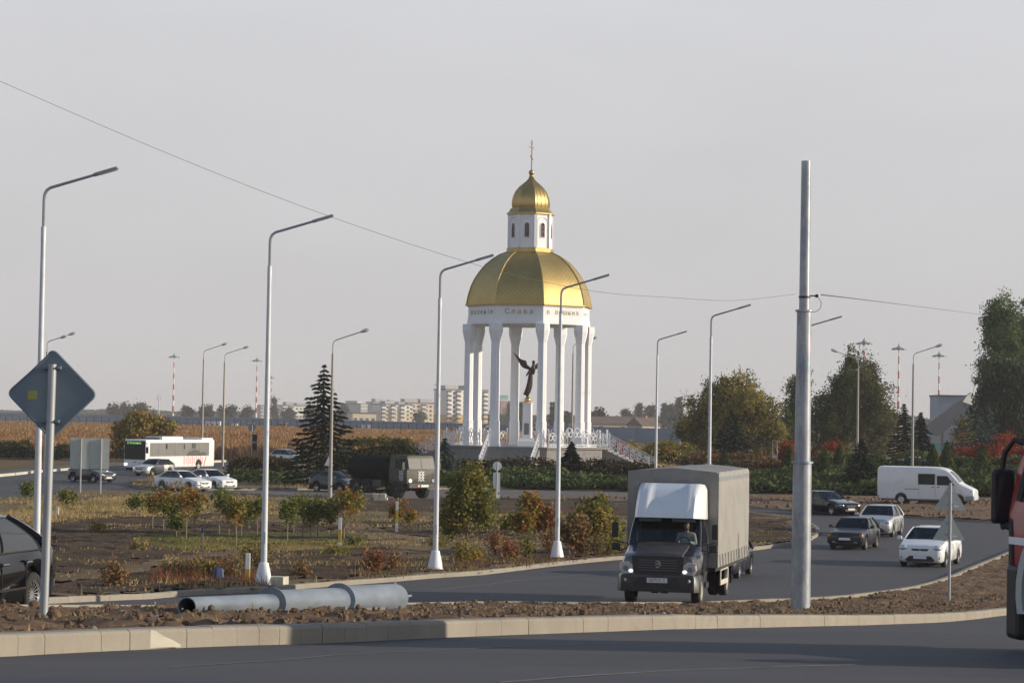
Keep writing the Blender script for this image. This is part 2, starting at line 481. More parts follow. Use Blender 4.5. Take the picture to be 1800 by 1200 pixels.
def np_mesh(name, v, f, m, parent=None, smooth=True, tint=None):
    me = bpy.data.meshes.new(name)
    v = np.asarray(v, np.float32); f = np.asarray(f, np.int32)
    k = f.shape[1]
    me.vertices.add(len(v)); me.vertices.foreach_set('co', v.ravel())
    me.loops.add(f.size); me.loops.foreach_set('vertex_index', f.ravel())
    me.polygons.add(len(f)); me.polygons.foreach_set('loop_start', np.arange(0, f.size, k, dtype=np.int32))
    me.polygons.foreach_set('use_smooth', np.full(len(f), smooth))
    if tint is not None:
        a = me.attributes.new('tint', 'FLOAT', 'FACE'); a.data.foreach_set('value', np.asarray(tint, np.float32))
    me.update(calc_edges=True)
    for mm in (m if isinstance(m, (list, tuple)) else [m]): me.materials.append(mm)
    o = bpy.data.objects.new(name, me)
    return link(o, parent)
Hn = lambda y: CAMZ - np.interp(y, _DK, _EK)
def patch_grid(name, poly, dx, zf, m, dy=None, kind='structure'):
    dy = dy or dx
    xs = [p[0] for p in poly]; ys = [p[1] for p in poly]
    gx = np.arange(min(xs), max(xs) + dx, dx); gy = np.arange(min(ys), max(ys) + dy, dy)
    XX, YY = np.meshgrid(gx, gy)
    Z = zf(XX, YY)
    nx = len(gx)
    cx, cy = XX[:-1, :-1] + dx / 2, YY[:-1, :-1] + dy / 2
    keep = inside(poly, cx, cy)
    i, j = np.nonzero(keep)
    a = i * nx + j
    f = np.stack([a, a + 1, a + nx + 1, a + nx], 1)
    used = np.unique(f); mp = np.full(XX.size, -1); mp[used] = np.arange(len(used))
    v = np.stack([XX.ravel(), YY.ravel(), Z.ravel()], 1)[used]
    return tag(np_mesh(name, v, mp[f], m), kind=kind)
def sheet(name, poly, off, m):
    bm = bmesh.new()
    bm.faces.new([bm.verts.new((p[0], p[1], 0)) for p in poly])
    ys = [p[1] for p in poly]
    for k in KN:
        if min(ys) < k < max(ys):
            bmesh.ops.bisect_plane(bm, geom=bm.verts[:] + bm.edges[:] + bm.faces[:], plane_co=(0, k, 0), plane_no=(0, 1, 0))
    bmesh.ops.triangulate(bm, faces=bm.faces[:])
    for v in bm.verts: v.co.z = H(v.co.y) + off
    bmesh.ops.recalc_face_normals(bm, faces=bm.faces[:])
    if sum(f.normal.z for f in bm.faces) < 0:
        bmesh.ops.reverse_faces(bm, faces=bm.faces[:])
    me = bpy.data.meshes.new(name); bm.to_mesh(me); bm.free()
    me.materials.append(m)
    return tag(link(bpy.data.objects.new(name, me)), kind='structure')
def resample(pts, step):
    out = [Vector(pts[0][:2])]
    for a, b in zip(pts, pts[1:]):
        a, b = Vector(a[:2]), Vector(b[:2])
        n = max(1, round((b - a).length / step))
        out += [a.lerp(b, i / n) for i in range(1, n + 1)]
    return out
def smooth_pts(p, it=2):
    p = [Vector(q[:2]) for q in p]
    for _ in range(it):
        q = [p[0]]
        for a, b in zip(p, p[1:]): q += [a.lerp(b, .25), a.lerp(b, .75)]
        p = q + [p[-1]]
    return p
def kerb_line(name, pts, inward, w=0.2, h=0.17, step=1.0, m=None, seed=1):
    rnd = random.Random(seed)
    P = resample(pts, step)
    mb = MB()
    for a, b in zip(P, P[1:]):
        t = (b - a); L = t.length
        if L < 0.05: continue
        t /= L; n = Vector((-t.y, t.x)) * inward
        a2, b2 = a + t * 0.0025, b - t * 0.0025
        dz, dn = rnd.uniform(-.004, .004), rnd.uniform(-.003, .003)
        prof = [(0, -.3), (0, h - .035), (.012, h - .012), (.035, h), (w, h), (w, -.3)]
        mb.loft([[(q.x + n.x * (o + dn), q.y + n.y * (o + dn), H(q.y) + z + dz) for o, z in prof] for q in (a2, b2)])
    return tag(mb.build(name, m or M['kerb'], smooth=25), kind='structure')

# control lines, found from where the kerbs and verges run
K1 = G([(-150, 1163), (0, 1153), (200, 1143), (400, 1134.5), (545, 1131), (700, 1124), (850, 1117), (1050, 1110), (1200, 1105), (1350, 1102), (1500, 1098.5), (1670, 1092), (1760, 1081), (1850, 1066)])
K2w = [W2(-11, 13), W2(-8.9, 20), W2(-7.4, 27), W2(-6.1, 36), W2(-4.7, 46), W2(-2.6, 56)]
K2 = K2w + G([(860, 1067), (1000, 1069), (1150, 1068), (1300, 1064), (1450, 1058), (1550, 1047), (1640, 1029), (1700, 1004), (1760, 979), (1850, 943)])
K3 = G([(-120, 1066), (85, 1060), (300, 1047), (460, 1040), (582, 1030), (740, 1017), (850, 1010), (940, 998), (1085, 983), (1200, 976), (1320, 968), (1400, 957), (1430, 948), (1443, 938), (1438, 928), (1415, 918), (1390, 911), (1340, 905), (1310, 902), (1200, 897), (1080, 893), (980, 890), (870, 887)])
K4 = G([(860, 877), (960, 879), (1080, 882), (1200, 887), (1320, 893), (1480, 904), (1600, 910), (1740, 918), (1830, 924), (2000, 940)])
EDGE = G([(870, 885), (760, 884), (700, 883), (560, 880), (430, 870), (300, 867), (200, 864), (120, 866), (0, 880), (-150, 905)])

gnd = MB()
gy = [-60, 4, 10, 16, 20, 25, 31, 37, 43, 50, 57, 65, 72, 80, 90, 100, 120, 160, 230, 320, 500, 1200, 5000]
gnd.grid([[(x, y, H(y) - 0.05) for x in (-2500, -200, -60, -20, 0, 20, 60, 200, 2500)] for y in gy])
tag(gnd.build('ground', M['straw'], smooth=60), kind='structure')

sheet('near_road', [p[:2] for p in K1] + [(40, 62), (60, 40), (60, 3), (-40, 3), (-14, 13)], 0.0, M['asphalt'])
sheet('far_road', [p[:2] for p in K3] + [p[:2] for p in K4] + [p[:2] for p in reversed(K2)] + [(-40, 13), (-60, 40)], 0.0, M['asphalt'])
RT = G([(-150, 852), (0, 838), (60, 830), (110, 826), (200, 820), (300, 815), (420, 811), (560, 808)])
ring = [p[:2] for p in EDGE[::-1]] + [p[:2] for p in G([(1000, 877), (1320, 874), (1560, 876), (1740, 880), (1950, 886)])] + [(95, 190), (95, 290)] + [p[:2] for p in RT[::-1]]
sheet('roundabout_road', ring, 0.004, M['asphalt_old'])
approach = [p[:2] for p in EDGE[4:][::-1]] + [p[:2] for p in G([(440, 858), (300, 862), (236, 856), (228, 852), (236, 848), (300, 836), (420, 829), (560, 826)])] + [p[:2] for p in RT[::-1]]
sheet('fresh_asphalt', approach, 0.008, M['asphalt'])

def island_z(x, y):
    b = fbm(x * 1.9, y * 1.9, 5, 11); c = fbm(x * 7, y * 7, 3, 5)
    return Hn(y) + 0.04 + 0.26 * np.clip(b - 0.33, 0, 1) + 0.13 * (c - 0.4)
def inset(poly, d):
    c = []
    n = len(poly)
    for i in range(n):
        a, b, e = Vector(poly[i - 1][:2]), Vector(poly[i][:2]), Vector(poly[(i + 1) % n][:2])
        t = (e - a)
        if t.length < 1e-6: continue
        t.normalize(); c.append(b + Vector((-t.y, t.x)) * d)
    return c
isl = [p[:2] for p in K1] + [(24, 72)] + [p[:2] for p in reversed(K2)]
isl_poly = inset(isl, 0.17)
if not inside([p[:2] for p in isl], np.array([isl_poly[5][0]]), np.array([isl_poly[5][1]]))[0]:
    isl_poly = inset(isl, -0.17)
patch_grid('soil_island', isl_poly, 0.13, island_z, M['soil'])
kerb_line('kerb_near', smooth_pts(K1), 1, 0.22, 0.18, 1.0, seed=3)
kerb_line('kerb_island_back', smooth_pts(K2), -1, 0.2, 0.17, 1.0, seed=4)

def verge_z(x, y):
    b = fbm(x * 0.8, y * 0.8, 5, 21); c = fbm(x * 3.1, y * 3.1, 3, 8)
    return Hn(y) + 0.10 + 0.34 * np.clip(b - 0.42, 0, 1) + 0.10 * (c - 0.45)
vp = [p[:2] for p in K3] + [p[:2] for p in EDGE]
vpi = inset(vp, 0.17)
if not inside(vp, np.array([vpi[8][0]]), np.array([vpi[8][1]]))[0]:
    vpi = inset(vp, -0.17)
patch_grid('grass_verge', vpi, 0.4, verge_z, M['verge'], dy=0.5)
kerb_line('kerb_verge', smooth_pts(K3), 1, 0.2, 0.15, 1.0, seed=5)
# ploughed strips, a green lawn and a worn path lie on the verge
def lay(name, px, m, up, amp, fr, dx=0.3, seed=0):
    poly = smooth_pts([p[:2] for p in G(px)] + [G(px)[0][:2]], 2)
    return patch_grid(name, poly, dx, lambda x, y: verge_z(x, y) + up + amp * (fbm(x * fr, y * fr, 4, seed) - 0.4), m)
lay('ploughed_soil', [(95, 912), (220, 908), (330, 920), (520, 924), (620, 930), (560, 940), (300, 938), (240, 945), (330, 968), (300, 985), (150, 1000), (95, 1010)], M['soil_dark'], 0.03, 0.16, 1.6, seed=31)
lay('ploughed_soil', [(90, 975), (240, 968), (420, 988), (520, 975), (620, 968), (700, 972), (640, 985), (520, 992), (420, 1000), (330, 1004), (180, 1006), (90, 1018)], M['soil_dark'], 0.025, 0.14, 1.7, seed=33)
lay('ploughed_soil', [(640, 922), (760, 924), (900, 930), (1080, 932), (1300, 922), (1400, 920), (1350, 935), (1100, 950), (900, 955), (700, 946)], M['soil_dark'], 0.02, 0.12, 1.4, seed=35)
lay('soil_strip', [(90, 1042), (140, 1020), (300, 1010), (420, 1015), (560, 975), (700, 985), (860, 985), (1000, 970), (1080, 960), (1300, 935), (1420, 925), (1430, 940), (1390, 955), (1250, 966), (1080, 979), (930, 994), (780, 1008), (560, 1026), (300, 1042), (100, 1056)], M['soil_dark'], 0.02, 0.12, 1.8, seed=41)
lay('worn_path', [(95, 1022), (200, 1008), (320, 985), (420, 975), (420, 982), (330, 997), (210, 1020), (95, 1036)], M['verge'], 0.07, 0.02, 2.0, seed=51)
lay('lawn', [(235, 940), (330, 935), (560, 942), (640, 944), (650, 958), (520, 965), (330, 962), (250, 952)], M['lawn'], 0.03, 0.03, 1.0, seed=61)
# dark bank below the exit road, its shade put into the dark soil colour
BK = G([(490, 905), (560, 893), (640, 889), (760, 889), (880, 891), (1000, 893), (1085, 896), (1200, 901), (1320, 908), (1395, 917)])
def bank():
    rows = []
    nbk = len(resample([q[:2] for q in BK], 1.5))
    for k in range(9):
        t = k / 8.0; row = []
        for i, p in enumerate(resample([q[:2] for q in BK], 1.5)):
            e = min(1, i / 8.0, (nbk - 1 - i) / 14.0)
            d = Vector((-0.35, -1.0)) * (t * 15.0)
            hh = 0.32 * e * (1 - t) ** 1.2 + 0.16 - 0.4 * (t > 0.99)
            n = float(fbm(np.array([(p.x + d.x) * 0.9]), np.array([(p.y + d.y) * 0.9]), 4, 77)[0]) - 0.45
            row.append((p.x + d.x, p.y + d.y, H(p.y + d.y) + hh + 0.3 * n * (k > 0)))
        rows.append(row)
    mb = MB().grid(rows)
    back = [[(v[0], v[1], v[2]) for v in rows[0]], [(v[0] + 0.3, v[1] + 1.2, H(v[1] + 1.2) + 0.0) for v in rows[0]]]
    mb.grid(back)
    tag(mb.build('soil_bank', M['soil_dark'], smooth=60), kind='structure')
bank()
# soil strip between the exit road and the roundabout
SS = K4[:] + G([(1950, 886), (1740, 880), (1560, 876), (1320, 873), (1000, 876), (900, 876)])
patch_grid('soil_strip_far', [p[:2] for p in SS], 0.5, lambda x, y: Hn(y) + 0.10 + 0.35 * np.clip(fbm(x * 0.7, y * 0.7, 4, 91) - 0.4, 0, 1), M['soil'])
kerb_line('kerb_exit', smooth_pts(K4), 1, 0.16, 0.12, 1.0, seed=6)

# central island of the roundabout, rising to the monument
MC = Vector((1.35, 212.0))
CI = G([(229, 852), (236, 857), (262, 861), (340, 862), (430, 862), (560, 861), (700, 860), (900, 859), (1200, 858), (1500, 859), (1740, 861), (1950, 865)])
CIb = [W2(95, 200), W2(95, 262), W2(30, 268), W2(-14, 268)] + G([(420, 829), (300, 836), (240, 847)])
ci_poly = [p[:2] for p in CI + CIb]
def island2_z(x, y):
    r = np.hypot(x - MC.x, y - MC.y)
    s = np.clip((22.0 - r) / 11.0, 0, 1); s = s * s * (3 - 2 * s)
    s2 = np.clip((x - 12) / 10.0, 0, 1) * np.clip((y - 190) / 18.0, 0, 1) * 0.9
    return Hn(y) + 0.14 + 1.35 * s + s2 * (1 - s) + 0.12 * fbm(x * 0.5, y * 0.5, 3, 15)
patch_grid('central_island', ci_poly, 0.6, island2_z, M['verge'])
kerb_line('kerb_central', CI[:2] + smooth_pts(CI[2:]) , 1, 0.3, 0.16, 1.5, seed=7)
kerb_line('kerb_central_tip', G([(420, 829), (300, 836), (240, 847), (229, 852)]), 1, 0.3, 0.16, 1.5, seed=8)
kerb_line('kerb_left_outer', G([(-60, 843), (30, 835), (62, 831), (112, 827), (160, 823)]), 1, 0.3, 0.22, 1.6, seed=9, m=M['concrete'])
kerb_line('kerb_bus_road', G([(360, 813.5), (400, 812)]), 1, 0.35, 0.25, 2.0, seed=10, m=M['concrete'])
sheet('footpath', [p[:2] for p in G([(-150, 838), (0, 826), (110, 818), (200, 813), (420, 807), (420, 810.5), (300, 814), (200, 819), (110, 825), (0, 836), (-150, 850)])], 0.012, M['asphalt_old'])
# soil clods on the near island: nobody could count them
def clods(name, poly, n, smin, smax, zf, m, seed, ymin=-1e9, ymax=1e9):
    r = np.random.default_rng(seed)
    xs = [p[0] for p in poly]; ys = [p[1] for p in poly]
    x = r.uniform(min(xs), max(xs), n * 6); y = r.uniform(max(min(ys), ymin), min(max(ys), ymax), n * 6)
    k = inside(poly, x, y); x, y = x[k][:n], y[k][:n]
    bm = bmesh.new(); bmesh.ops.create_icosphere(bm, subdivisions=2, radius=1)
    bv = np.array([v.co[:] for v in bm.verts]); bf = np.array([[v.index for v in f.verts] for f in bm.faces]); bm.free()
    n = len(x); s = smin + (smax - smin) * r.random(n) ** 3
    V = bv[None] * (1 + r.uniform(-.16, .16, (n, len(bv), 1))) * s[:, None, None] * r.uniform(.6, 1.2, (n, 1, 3))
    V[:, :, 0] += x[:, None]; V[:, :, 1] += y[:, None]; V[:, :, 2] += (zf(x, y) + s * 0.15)[:, None]
    F = bf[None] + (np.arange(n) * len(bv))[:, None, None]
    return tag(np_mesh(name, V.reshape(-1, 3), F.reshape(-1, 3), m, smooth=False), kind='stuff')
tag(clods('soil_clods', [p[:2] for p in isl_poly], 16000, 0.006, 0.055, island_z, M['soil'], 5, 17, 75))
tag(clods('soil_clods', [p[:2] for p in isl_poly], 600, 0.03, 0.08, island_z, M['soil'], 15, 17, 75))
tag(clods('soil_clods', [p[:2] for p in isl_poly], 260, 0.012, 0.04, lambda x, y: island_z(x, y) + .03, M['kerb'], 16, 17, 75))
tag(clods('soil_clods', [p[:2] for p in SS], 1500, 0.03, 0.16, lambda x, y: Hn(y) + 0.15, M['soil'], 6))
tag(clods('soil_clods', [p[:2] for p in vpi], 2500, 0.015, 0.08, verge_z, M['soil_dark'], 7, 58, 130))

# paving joints in the near road and a splash of mortar on the kerb
def seam(pts, w, seed):
    P = resample([q[:2] for q in G(pts)], 0.6); rnd = random.Random(seed); mb = MB(); L = []
    for a, b in zip(P, P[1:]):
        t = (b - a).normalized(); n = Vector((-t.y, t.x)); L.append((a, n))
    rows = [[(a.x + n.x * s_ * w * rnd.uniform(.5, 1.4), a.y + n.y * s_ * w * rnd.uniform(.5, 1.4), H(a.y) + 0.004) for s_ in (-1, 1)] for a, n in L]
    mb.grid(rows); tag(mb.build('road_seam', M['seam'], smooth=0), kind='structure')
M['seam'] = mat('road_seam', (0.15, 0.145, 0.145), 0.85, var=0.3, scale=5)
seam([(880, 1199), (1050, 1186), (1200, 1177), (1400, 1170), (1600, 1166)], 0.035, 1)
seam([(300, 1172), (600, 1150), (900, 1136), (1150, 1128)], 0.02, 2)
seam([(760, 1037), (900, 1020), (1060, 1006)], 0.05, 3)

# ================================================================== MONUMENT
M['gold'] = None
def goldmat(name, rough, shingle):
    m, nt, b = newmat(name)
    tc = nt.nodes.new('ShaderNodeTexCoord')
    n1 = noise(nt, 0.9, 4, 0.6, lo=0.3, hi=0.7)
    cc = mixcol(nt, (0.41, 0.29, 0.10), (0.52, 0.38, 0.145), n1)
    if shingle:
        # diamond shingles: two crossed sets of fine seams in the metal
        mp = nt.nodes.new('ShaderNodeMapping'); nt.links.new(tc.outputs['UV'], mp.inputs[0])
        sx = nt.nodes.new('ShaderNodeSeparateXYZ'); nt.links.new(mp.outputs[0], sx.inputs[0])
        hs = []
        for op in ('ADD', 'SUBTRACT'):
            a = nt.nodes.new('ShaderNodeMath'); a.operation = op
            nt.links.new(sx.outputs[0], a.inputs[0]); nt.links.new(sx.outputs[1], a.inputs[1])
            f = nt.nodes.new('ShaderNodeMath'); f.operation = 'FRACT'; nt.links.new(a.outputs[0], f.inputs[0])
            r = nt.nodes.new('ShaderNodeMapRange'); r.inputs[1].default_value = 0.0; r.inputs[2].default_value = 0.16
            nt.links.new(f.outputs[0], r.inputs[0]); hs.append(r.outputs[0])
        mn = nt.nodes.new('ShaderNodeMath'); mn.operation = 'MINIMUM'
        nt.links.new(hs[0], mn.inputs[0]); nt.links.new(hs[1], mn.inputs[1])
        cc = mixcol(nt, (0.29, 0.205, 0.08), cc, mn.outputs[0])
        bump(nt, b, mn.outputs[0], 0.2, 0.02)
    nt.links.new(cc, b.inputs['Base Color'])
    b.inputs['Metallic'].default_value = 0.68; b.inputs['Roughness'].default_value = rough
    return m
M['gold'] = goldmat('gilded_sheet', 0.36, False)
M['gold_tiles'] = goldmat('gilded_shingles', 0.44, True)
M['bronze'] = mat('bronze', (0.055, 0.042, 0.034), 0.42, 0.6, var=0.35, scale=5, bmp=0.3)
M['gold_ball'] = mat('gold_ball', (0.6, 0.36, 0.1), 0.25, 0.9, var=0.1)
M['brown_frame'] = mat('brown_frame', (0.22, 0.10, 0.05), 0.6, var=0.1)
M['letter'] = mat('gilt_letters', (0.36, 0.27, 0.17), 0.5, 0.2, var=0.1)
M['granite'] = mat('grey_granite', (0.23, 0.215, 0.21), 0.7, var=0.2, scale=4, bmp=0.1)
M['railing'] = mat('railing_white', (0.80, 0.81, 0.82), 0.5, var=0.03)

ZP = 3.2
mon = thing('domed_rotunda', 'tall white eight-columned rotunda under a golden dome with cross', 'rotunda', (MC.x, MC.y, 0))
def pol(r, phi, z=0.0):     # phi in degrees, 0 towards the camera, 90 to the right
    a = math.radians(phi)
    return Vector((r * math.sin(a), -r * math.cos(a), z))
VPHI = [12.5 + 45 * k for k in range(8)]
def octring(r, z): return [pol(r, p, z) for p in VPHI]
# stepped platform
mb = MB()
mb.loft([octring(7.55, 0.6), octring(7.55, ZP - 0.14)]); mb.loft([octring(7.72, ZP - 0.14), octring(7.72, ZP)])
mb.build('platform', M['granite'], mon, smooth=0)
def stairs(phi, width, run, n, name='stairs'):
    mb = MB(); Rm = Matrix.Rotation(math.radians(phi), 3, 'Z')
    r0 = 7.55 * math.cos(math.radians(22.5))
    z0 = 1.15
    for i in range(n):
        z1 = ZP - 0.16 - (ZP - 0.16 - z0) * i / n
        d0 = r0 + run * i / n; d1 = r0 + run * (i + 1) / n
        c = Rm @ Vector((0, -(d0 + d1) / 2, 0)); c.z = (0.5 + z1) / 2
        mb.box(c, (width, d1 - d0 - 0.004, z1 - 0.5), Rm)
    for s in (-1, 1):
        prof = [(r0 + 0.01, 0.5), (r0 + run * 1.02, 0.5), (r0 + run * 1.02, z0 + 0.1), (r0 + 0.01, ZP - 0.05)]
        pts = []
        for o in (width / 2 + 0.003, width / 2 + 0.3):
            pts.append([Rm @ Vector((s * o, -d, z)) for d, z in prof])
        mb.loft(pts)
    return mb.build(name, M['granite'], mon, smooth=0)
for phi, w, run in ((-10, 4.0, 4.0), (80, 4.0, 4.0), (-100, 4.0, 4.0)):
    stairs(phi, w, run, 9)
# columns
cprof = [(0.50, ZP), (0.50, ZP + 0.22), (0.43, ZP + 0.27), (0.43, ZP + 2.15), (0.385, ZP + 2.2), (0.355, 12.15), (0.375, 12.2), (0.555, 13.05), (0.57, 13.1), (0.57, 13.72)]
def colmb():
    return MB().loft([[(r / math.cos(math.radians(22.5)) * math.sin(math.radians(p)), -r / math.cos(math.radians(22.5)) * math.cos(math.radians(p)), z) for p in VPHI] for r, z in cprof])
cproto = None
for p in VPHI:
    q = pol(5.3, p)
    if cproto is None:
        cproto = colmb().build('column', M['white_stone'], mon, smooth=0, loc=(q.x, q.y, 0))
    else:
        c = cproto.copy(); link(c, mon); c.location = (q.x, q.y, 0)
# entablature: ring with an open middle
def octtube(mb, ro, ri, z0, z1):
    mb.loft([octring(ri, z0), octring(ro, z0), octring(ro, z1), octring(ri, z1)], cap=False, closed=True)
mb = MB(); octtube(mb, 5.52, 4.75, 13.722, 14.02); octtube(mb, 5.47, 4.75, 14.022, 14.28); octtube(mb, 5.43, 4.75, 14.282, 15.2); octtube(mb, 5.52, 4.75, 15.202, 15.32)
ent_obj = mb.build('entablature', M['white_stone'], mon, smooth=0)
MB().loft([octring(4.9, 15.1), octring(4.9, 15.16)]).build('ceiling', M['white_stone'], mon, smooth=0)
ent = ent_obj
for phi, body, size, half in ((-10, 'Слава', 0.64, 1.05), (35, 'в вышних', 0.60, 1.55), (-55, 'воленіе', 0.62, 1.5), (80, 'Богу', 0.6, 1.2)):
    r = 5.43 * math.cos(math.radians(22.5)) + 0.006
    Rm = Matrix.Rotation(math.radians(phi), 3, 'Z')
    for i, chh in enumerate(body):
        if chh == ' ': continue
        c = Rm @ Vector((half * (2 * i / (len(body) - 1) - 1), -r, 14.74))
        text_obj('letter', chh, size, M['letter'], ent, c, (math.pi / 2, 0, math.radians(phi)), 0.02, 1.0)
# great dome: eight gilded facets with raised ribs
dprof = [(5.72, 15.322), (5.72, 15.42), (5.60, 15.43), (5.52, 15.9), (5.40, 16.4), (5.18, 17.1), (4.86, 17.75), (4.45, 18.35), (3.95, 18.95), (3.35, 19.45), (2.72, 19.85), (2.1, 20.1)]
def uvdome(name, prof, m, parent, k):
    bm = bmesh.new(); uv = bm.loops.layers.uv.new('UVMap')
    for i in range(8):
        p0, p1 = VPHI[i], VPHI[(i + 1) % 8] if i < 7 else VPHI[0] + 360
        s = 0.0
        for (ra, za), (rb, zb) in zip(prof, prof[1:]):
            ds = math.hypot(rb - ra, zb - za)
            hw = math.sin(math.radians(22.5))
            cs = [(pol(ra, p0, za), (-ra * hw, s)), (pol(ra, p1, za), (ra * hw, s)), (pol(rb, p1, zb), (rb * hw, s + ds)), (pol(rb, p0, zb), (-rb * hw, s + ds))]
            f = bm.faces.new([bm.verts.new(c[0]) for c in cs])
            for l, c in zip(f.loops, cs): l[uv].uv = (c[1][0] * k, c[1][1] * k)
            s += ds
    bmesh.ops.remove_doubles(bm, verts=bm.verts[:], dist=1e-4)
    bmesh.ops.recalc_face_normals(bm, faces=bm.faces[:])
    for f in bm.faces: f.smooth = True
    for e in bm.edges:
        d = abs((e.verts[0].co - e.verts[1].co).z)
        if d > 0.02 and len(e.link_faces) == 2 and e.calc_face_angle(0) > math.radians(14) and abs(math.atan2(e.verts[0].co.x, e.verts[0].co.y) - math.atan2(e.verts[1].co.x, e.verts[1].co.y)) < 0.01: e.smooth = False
        if d < 0.02 and len(e.link_faces) == 2 and e.calc_face_angle(0) > math.radians(40): e.smooth = False
    me = bpy.data.meshes.new(name); bm.to_mesh(me); bm.free(); me.materials.append(m)
    return link(bpy.data.objects.new(name, me), parent)
dome = uvdome('dome', dprof, M['gold_tiles'], mon, 2.3)
for p in VPHI:
    MB().tube([pol(r + 0.02, p, z) for r, z in dprof[2:]], 0.055, 5).build('rib', M['gold'], dome)
# drum
mb = MB(); mb.loft([octring(2.12, 20.05), octring(2.12, 20.42), octring(1.98, 20.46)]); mb.build('drum_base', M['gold'], mon, smooth=0)
drum = MB().loft([octring(1.95, 20.462), octring(1.95, 23.42)]).build('drum', M['white_stone'], mon, smooth=0)
mbp = MB()
for k in range(8):
    Rm = Matrix.Rotation(math.radians(VPHI[k]), 3, 'Z')
    mbp.box(Rm @ Vector((0, -1.95, 21.94)), (0.26, 0.14, 2.92), Rm)
mbp.build('corner_pilaster', M['white_stone'], drum, smooth=0)
for k in range(8):
    phi = -10 + 45 * k
    Rm = Matrix.Rotation(math.radians(phi), 3, 'Z'); rr = 1.95 * math.cos(math.radians(22.5))
    def archpts(w, h, n=8, z=0.0): return [(-w, z)] + [(w * math.cos(math.pi * (1 - i / n)), z + h + w * math.sin(math.pi * (1 - i / n))) for i in range(n + 1)] + [(w, z)]
    def ringsat(pts, d): return [Rm @ Vector((x, -d, z + 21.35)) for x, z in pts]
    mb = MB()
    mb.loft([ringsat(archpts(0.26, 1.05, z=-0.04), rr + 0.002), ringsat(archpts(0.26, 1.05, z=-0.04), rr + 0.05)])
    mb.mi = 1
    mb.loft([ringsat(archpts(0.20, 1.05, z=0.02), rr + 0.052), ringsat(archpts(0.20, 1.05, z=0.02), rr + 0.056)])
    w_ = mb.build('window', [M['white_stone'], M['glass_dark']], drum, smooth=0)
    mb = MB()
    for dx in (-0.17, 0, 0.17): mb.box(Rm @ Vector((dx, -rr - 0.07, 21.85)), (0.05, 0.02, 0.95), Rm)
    for dz in (0.05, 0.5, 0.95): mb.box(Rm @ Vector((0, -rr - 0.075, 21.35 + dz)), (0.38, 0.02, 0.05), Rm)
    mb.build('frame', M['brown_frame'], w_, smooth=0)
    pa = [(0.56 * math.cos(math.pi * (1 - i / 10)), 22.62 + 0.5 * math.sin(math.pi * (1 - i / 10))) for i in range(11)]
    MB().tube([Rm @ Vector((-0.56, -rr - 0.02, 20.6))] + [Rm @ Vector((x, -rr - 0.02, z)) for x, z in pa] + [Rm @ Vector((0.56, -rr - 0.02, 20.6))], 0.035, 4).build('arch_moulding', M['white_stone'], drum)
uvdome('eave', [(1.9, 23.38), (2.16, 23.40), (2.16, 23.5), (1.98, 23.62), (1.80, 23.95), (1.68, 23.98)], M['gold'], mon, 1)
oprof = [(1.66, 23.95), (1.72, 24.2), (1.72, 24.55), (1.62, 25.0), (1.42, 25.45), (1.1, 25.85), (0.74, 26.15), (0.42, 26.4), (0.24, 26.62), (0.14, 26.85)]
onion = uvdome('onion_dome', oprof, M['gold'], mon, 1)
for k in range(24):
    MB().tube([pol(r * (math.cos(math.radians(22.5)) / math.cos(math.radians(((k * 15 + 22.5) % 45) - 22.5))) + 0.008, 35 + k * 15, z) for r, z in oprof], 0.018, 4).build('seam', M['gold'], onion)
mb = MB()
mb.lathe([(0.0, 27.38), (0.12, 27.36), (0.22, 27.27), (0.25, 27.13), (0.2, 26.98), (0.12, 26.92), (0.2, 26.86), (0.2, 26.8), (0.1, 26.76)][::-1], 14)
mb.build('finial_ball', M['gold'], mon)
mb = MB()
cr = Matrix.Rotation(math.radians(68), 3, 'Z')
mb.box((0, 0, 28.65), (0.085, 0.085, 2.7))
mb.box((0, 0, 29.35), (1.0, 0.072, 0.085), cr); mb.box((0, 0, 29.7), (0.45, 0.07, 0.075), cr)
mb.box((0, 0, 28.45), (0.6, 0.068, 0.075), cr @ Matrix.Rotation(0.45, 3, 'Y'))
mb.build('cross', M['gold'], mon, smooth=0)

# railings round the platform
def scroll_panel(mb, a, b, z0, big):
    a, b = Vector(a), Vector(b); L = (b - a).length; t = (b - a) / L
    P = lambda u, z: (a + t * u) + Vector((0, 0, z0 + z))
    for u in (0, L): mb.box(P(u, 0.68), (0.09, 0.09, 1.36)); mb.cyl(P(u, 1.36), P(u, 1.6), 0.06, 0.0, 6)
    for z in (0.06, 0.24): mb.tube([P(0, z), P(L, z)], 0.036, 4)
    n = max(3, int(L / 0.16))
    for i in range(1, n): mb.tube([P(L * i / n, 0.06), P(L * i / n, 0.24)], 0.03, 3)
    m = max(2, int(L / 0.75)); w = L / m
    for i in range(m):
        cx = (i + 0.5) * w
        k = math.sin(math.pi * (i + 0.5) / m)
        hh = 0.75 + (0.65 if big else 0.3) * k
        for s in (-1, 1):
            pts = []
            for j in range(15):
                th = j / 14 * 2.2 * math.pi; rr = 0.32 * w * (1 - 0.6 * j / 14)
                pts.append(P(cx + s * (0.08 * w + rr * math.sin(th) * 0.9 + 0.1), 0.28 + hh * 0.62 + rr * math.cos(th) * 1.2))
            mb.tube([P(cx + s * 0.42 * w, 0.24), P(cx + s * 0.46 * w, 0.24 + hh * 0.35)] + pts, 0.034, 4)
            mb.tube([P(cx + s * 0.05 * w, 0.24), P(cx + s * 0.2 * w, 0.24 + hh * 0.3), P(cx + s * 0.08 * w, 0.24 + hh * 0.55), P(cx, 0.24 + hh * 0.8)], 0.032, 4)
        mb.tube([P(cx - w / 2, 0.24 + hh * 0.7), P(cx - w * 0.25, 0.24 + hh * 0.97), P(cx, 0.24 + hh * 1.05), P(cx + w * 0.25, 0.24 + hh * 0.97), P(cx + w / 2, 0.24 + hh * 0.7)], 0.034, 4)
RAIL = 7.3
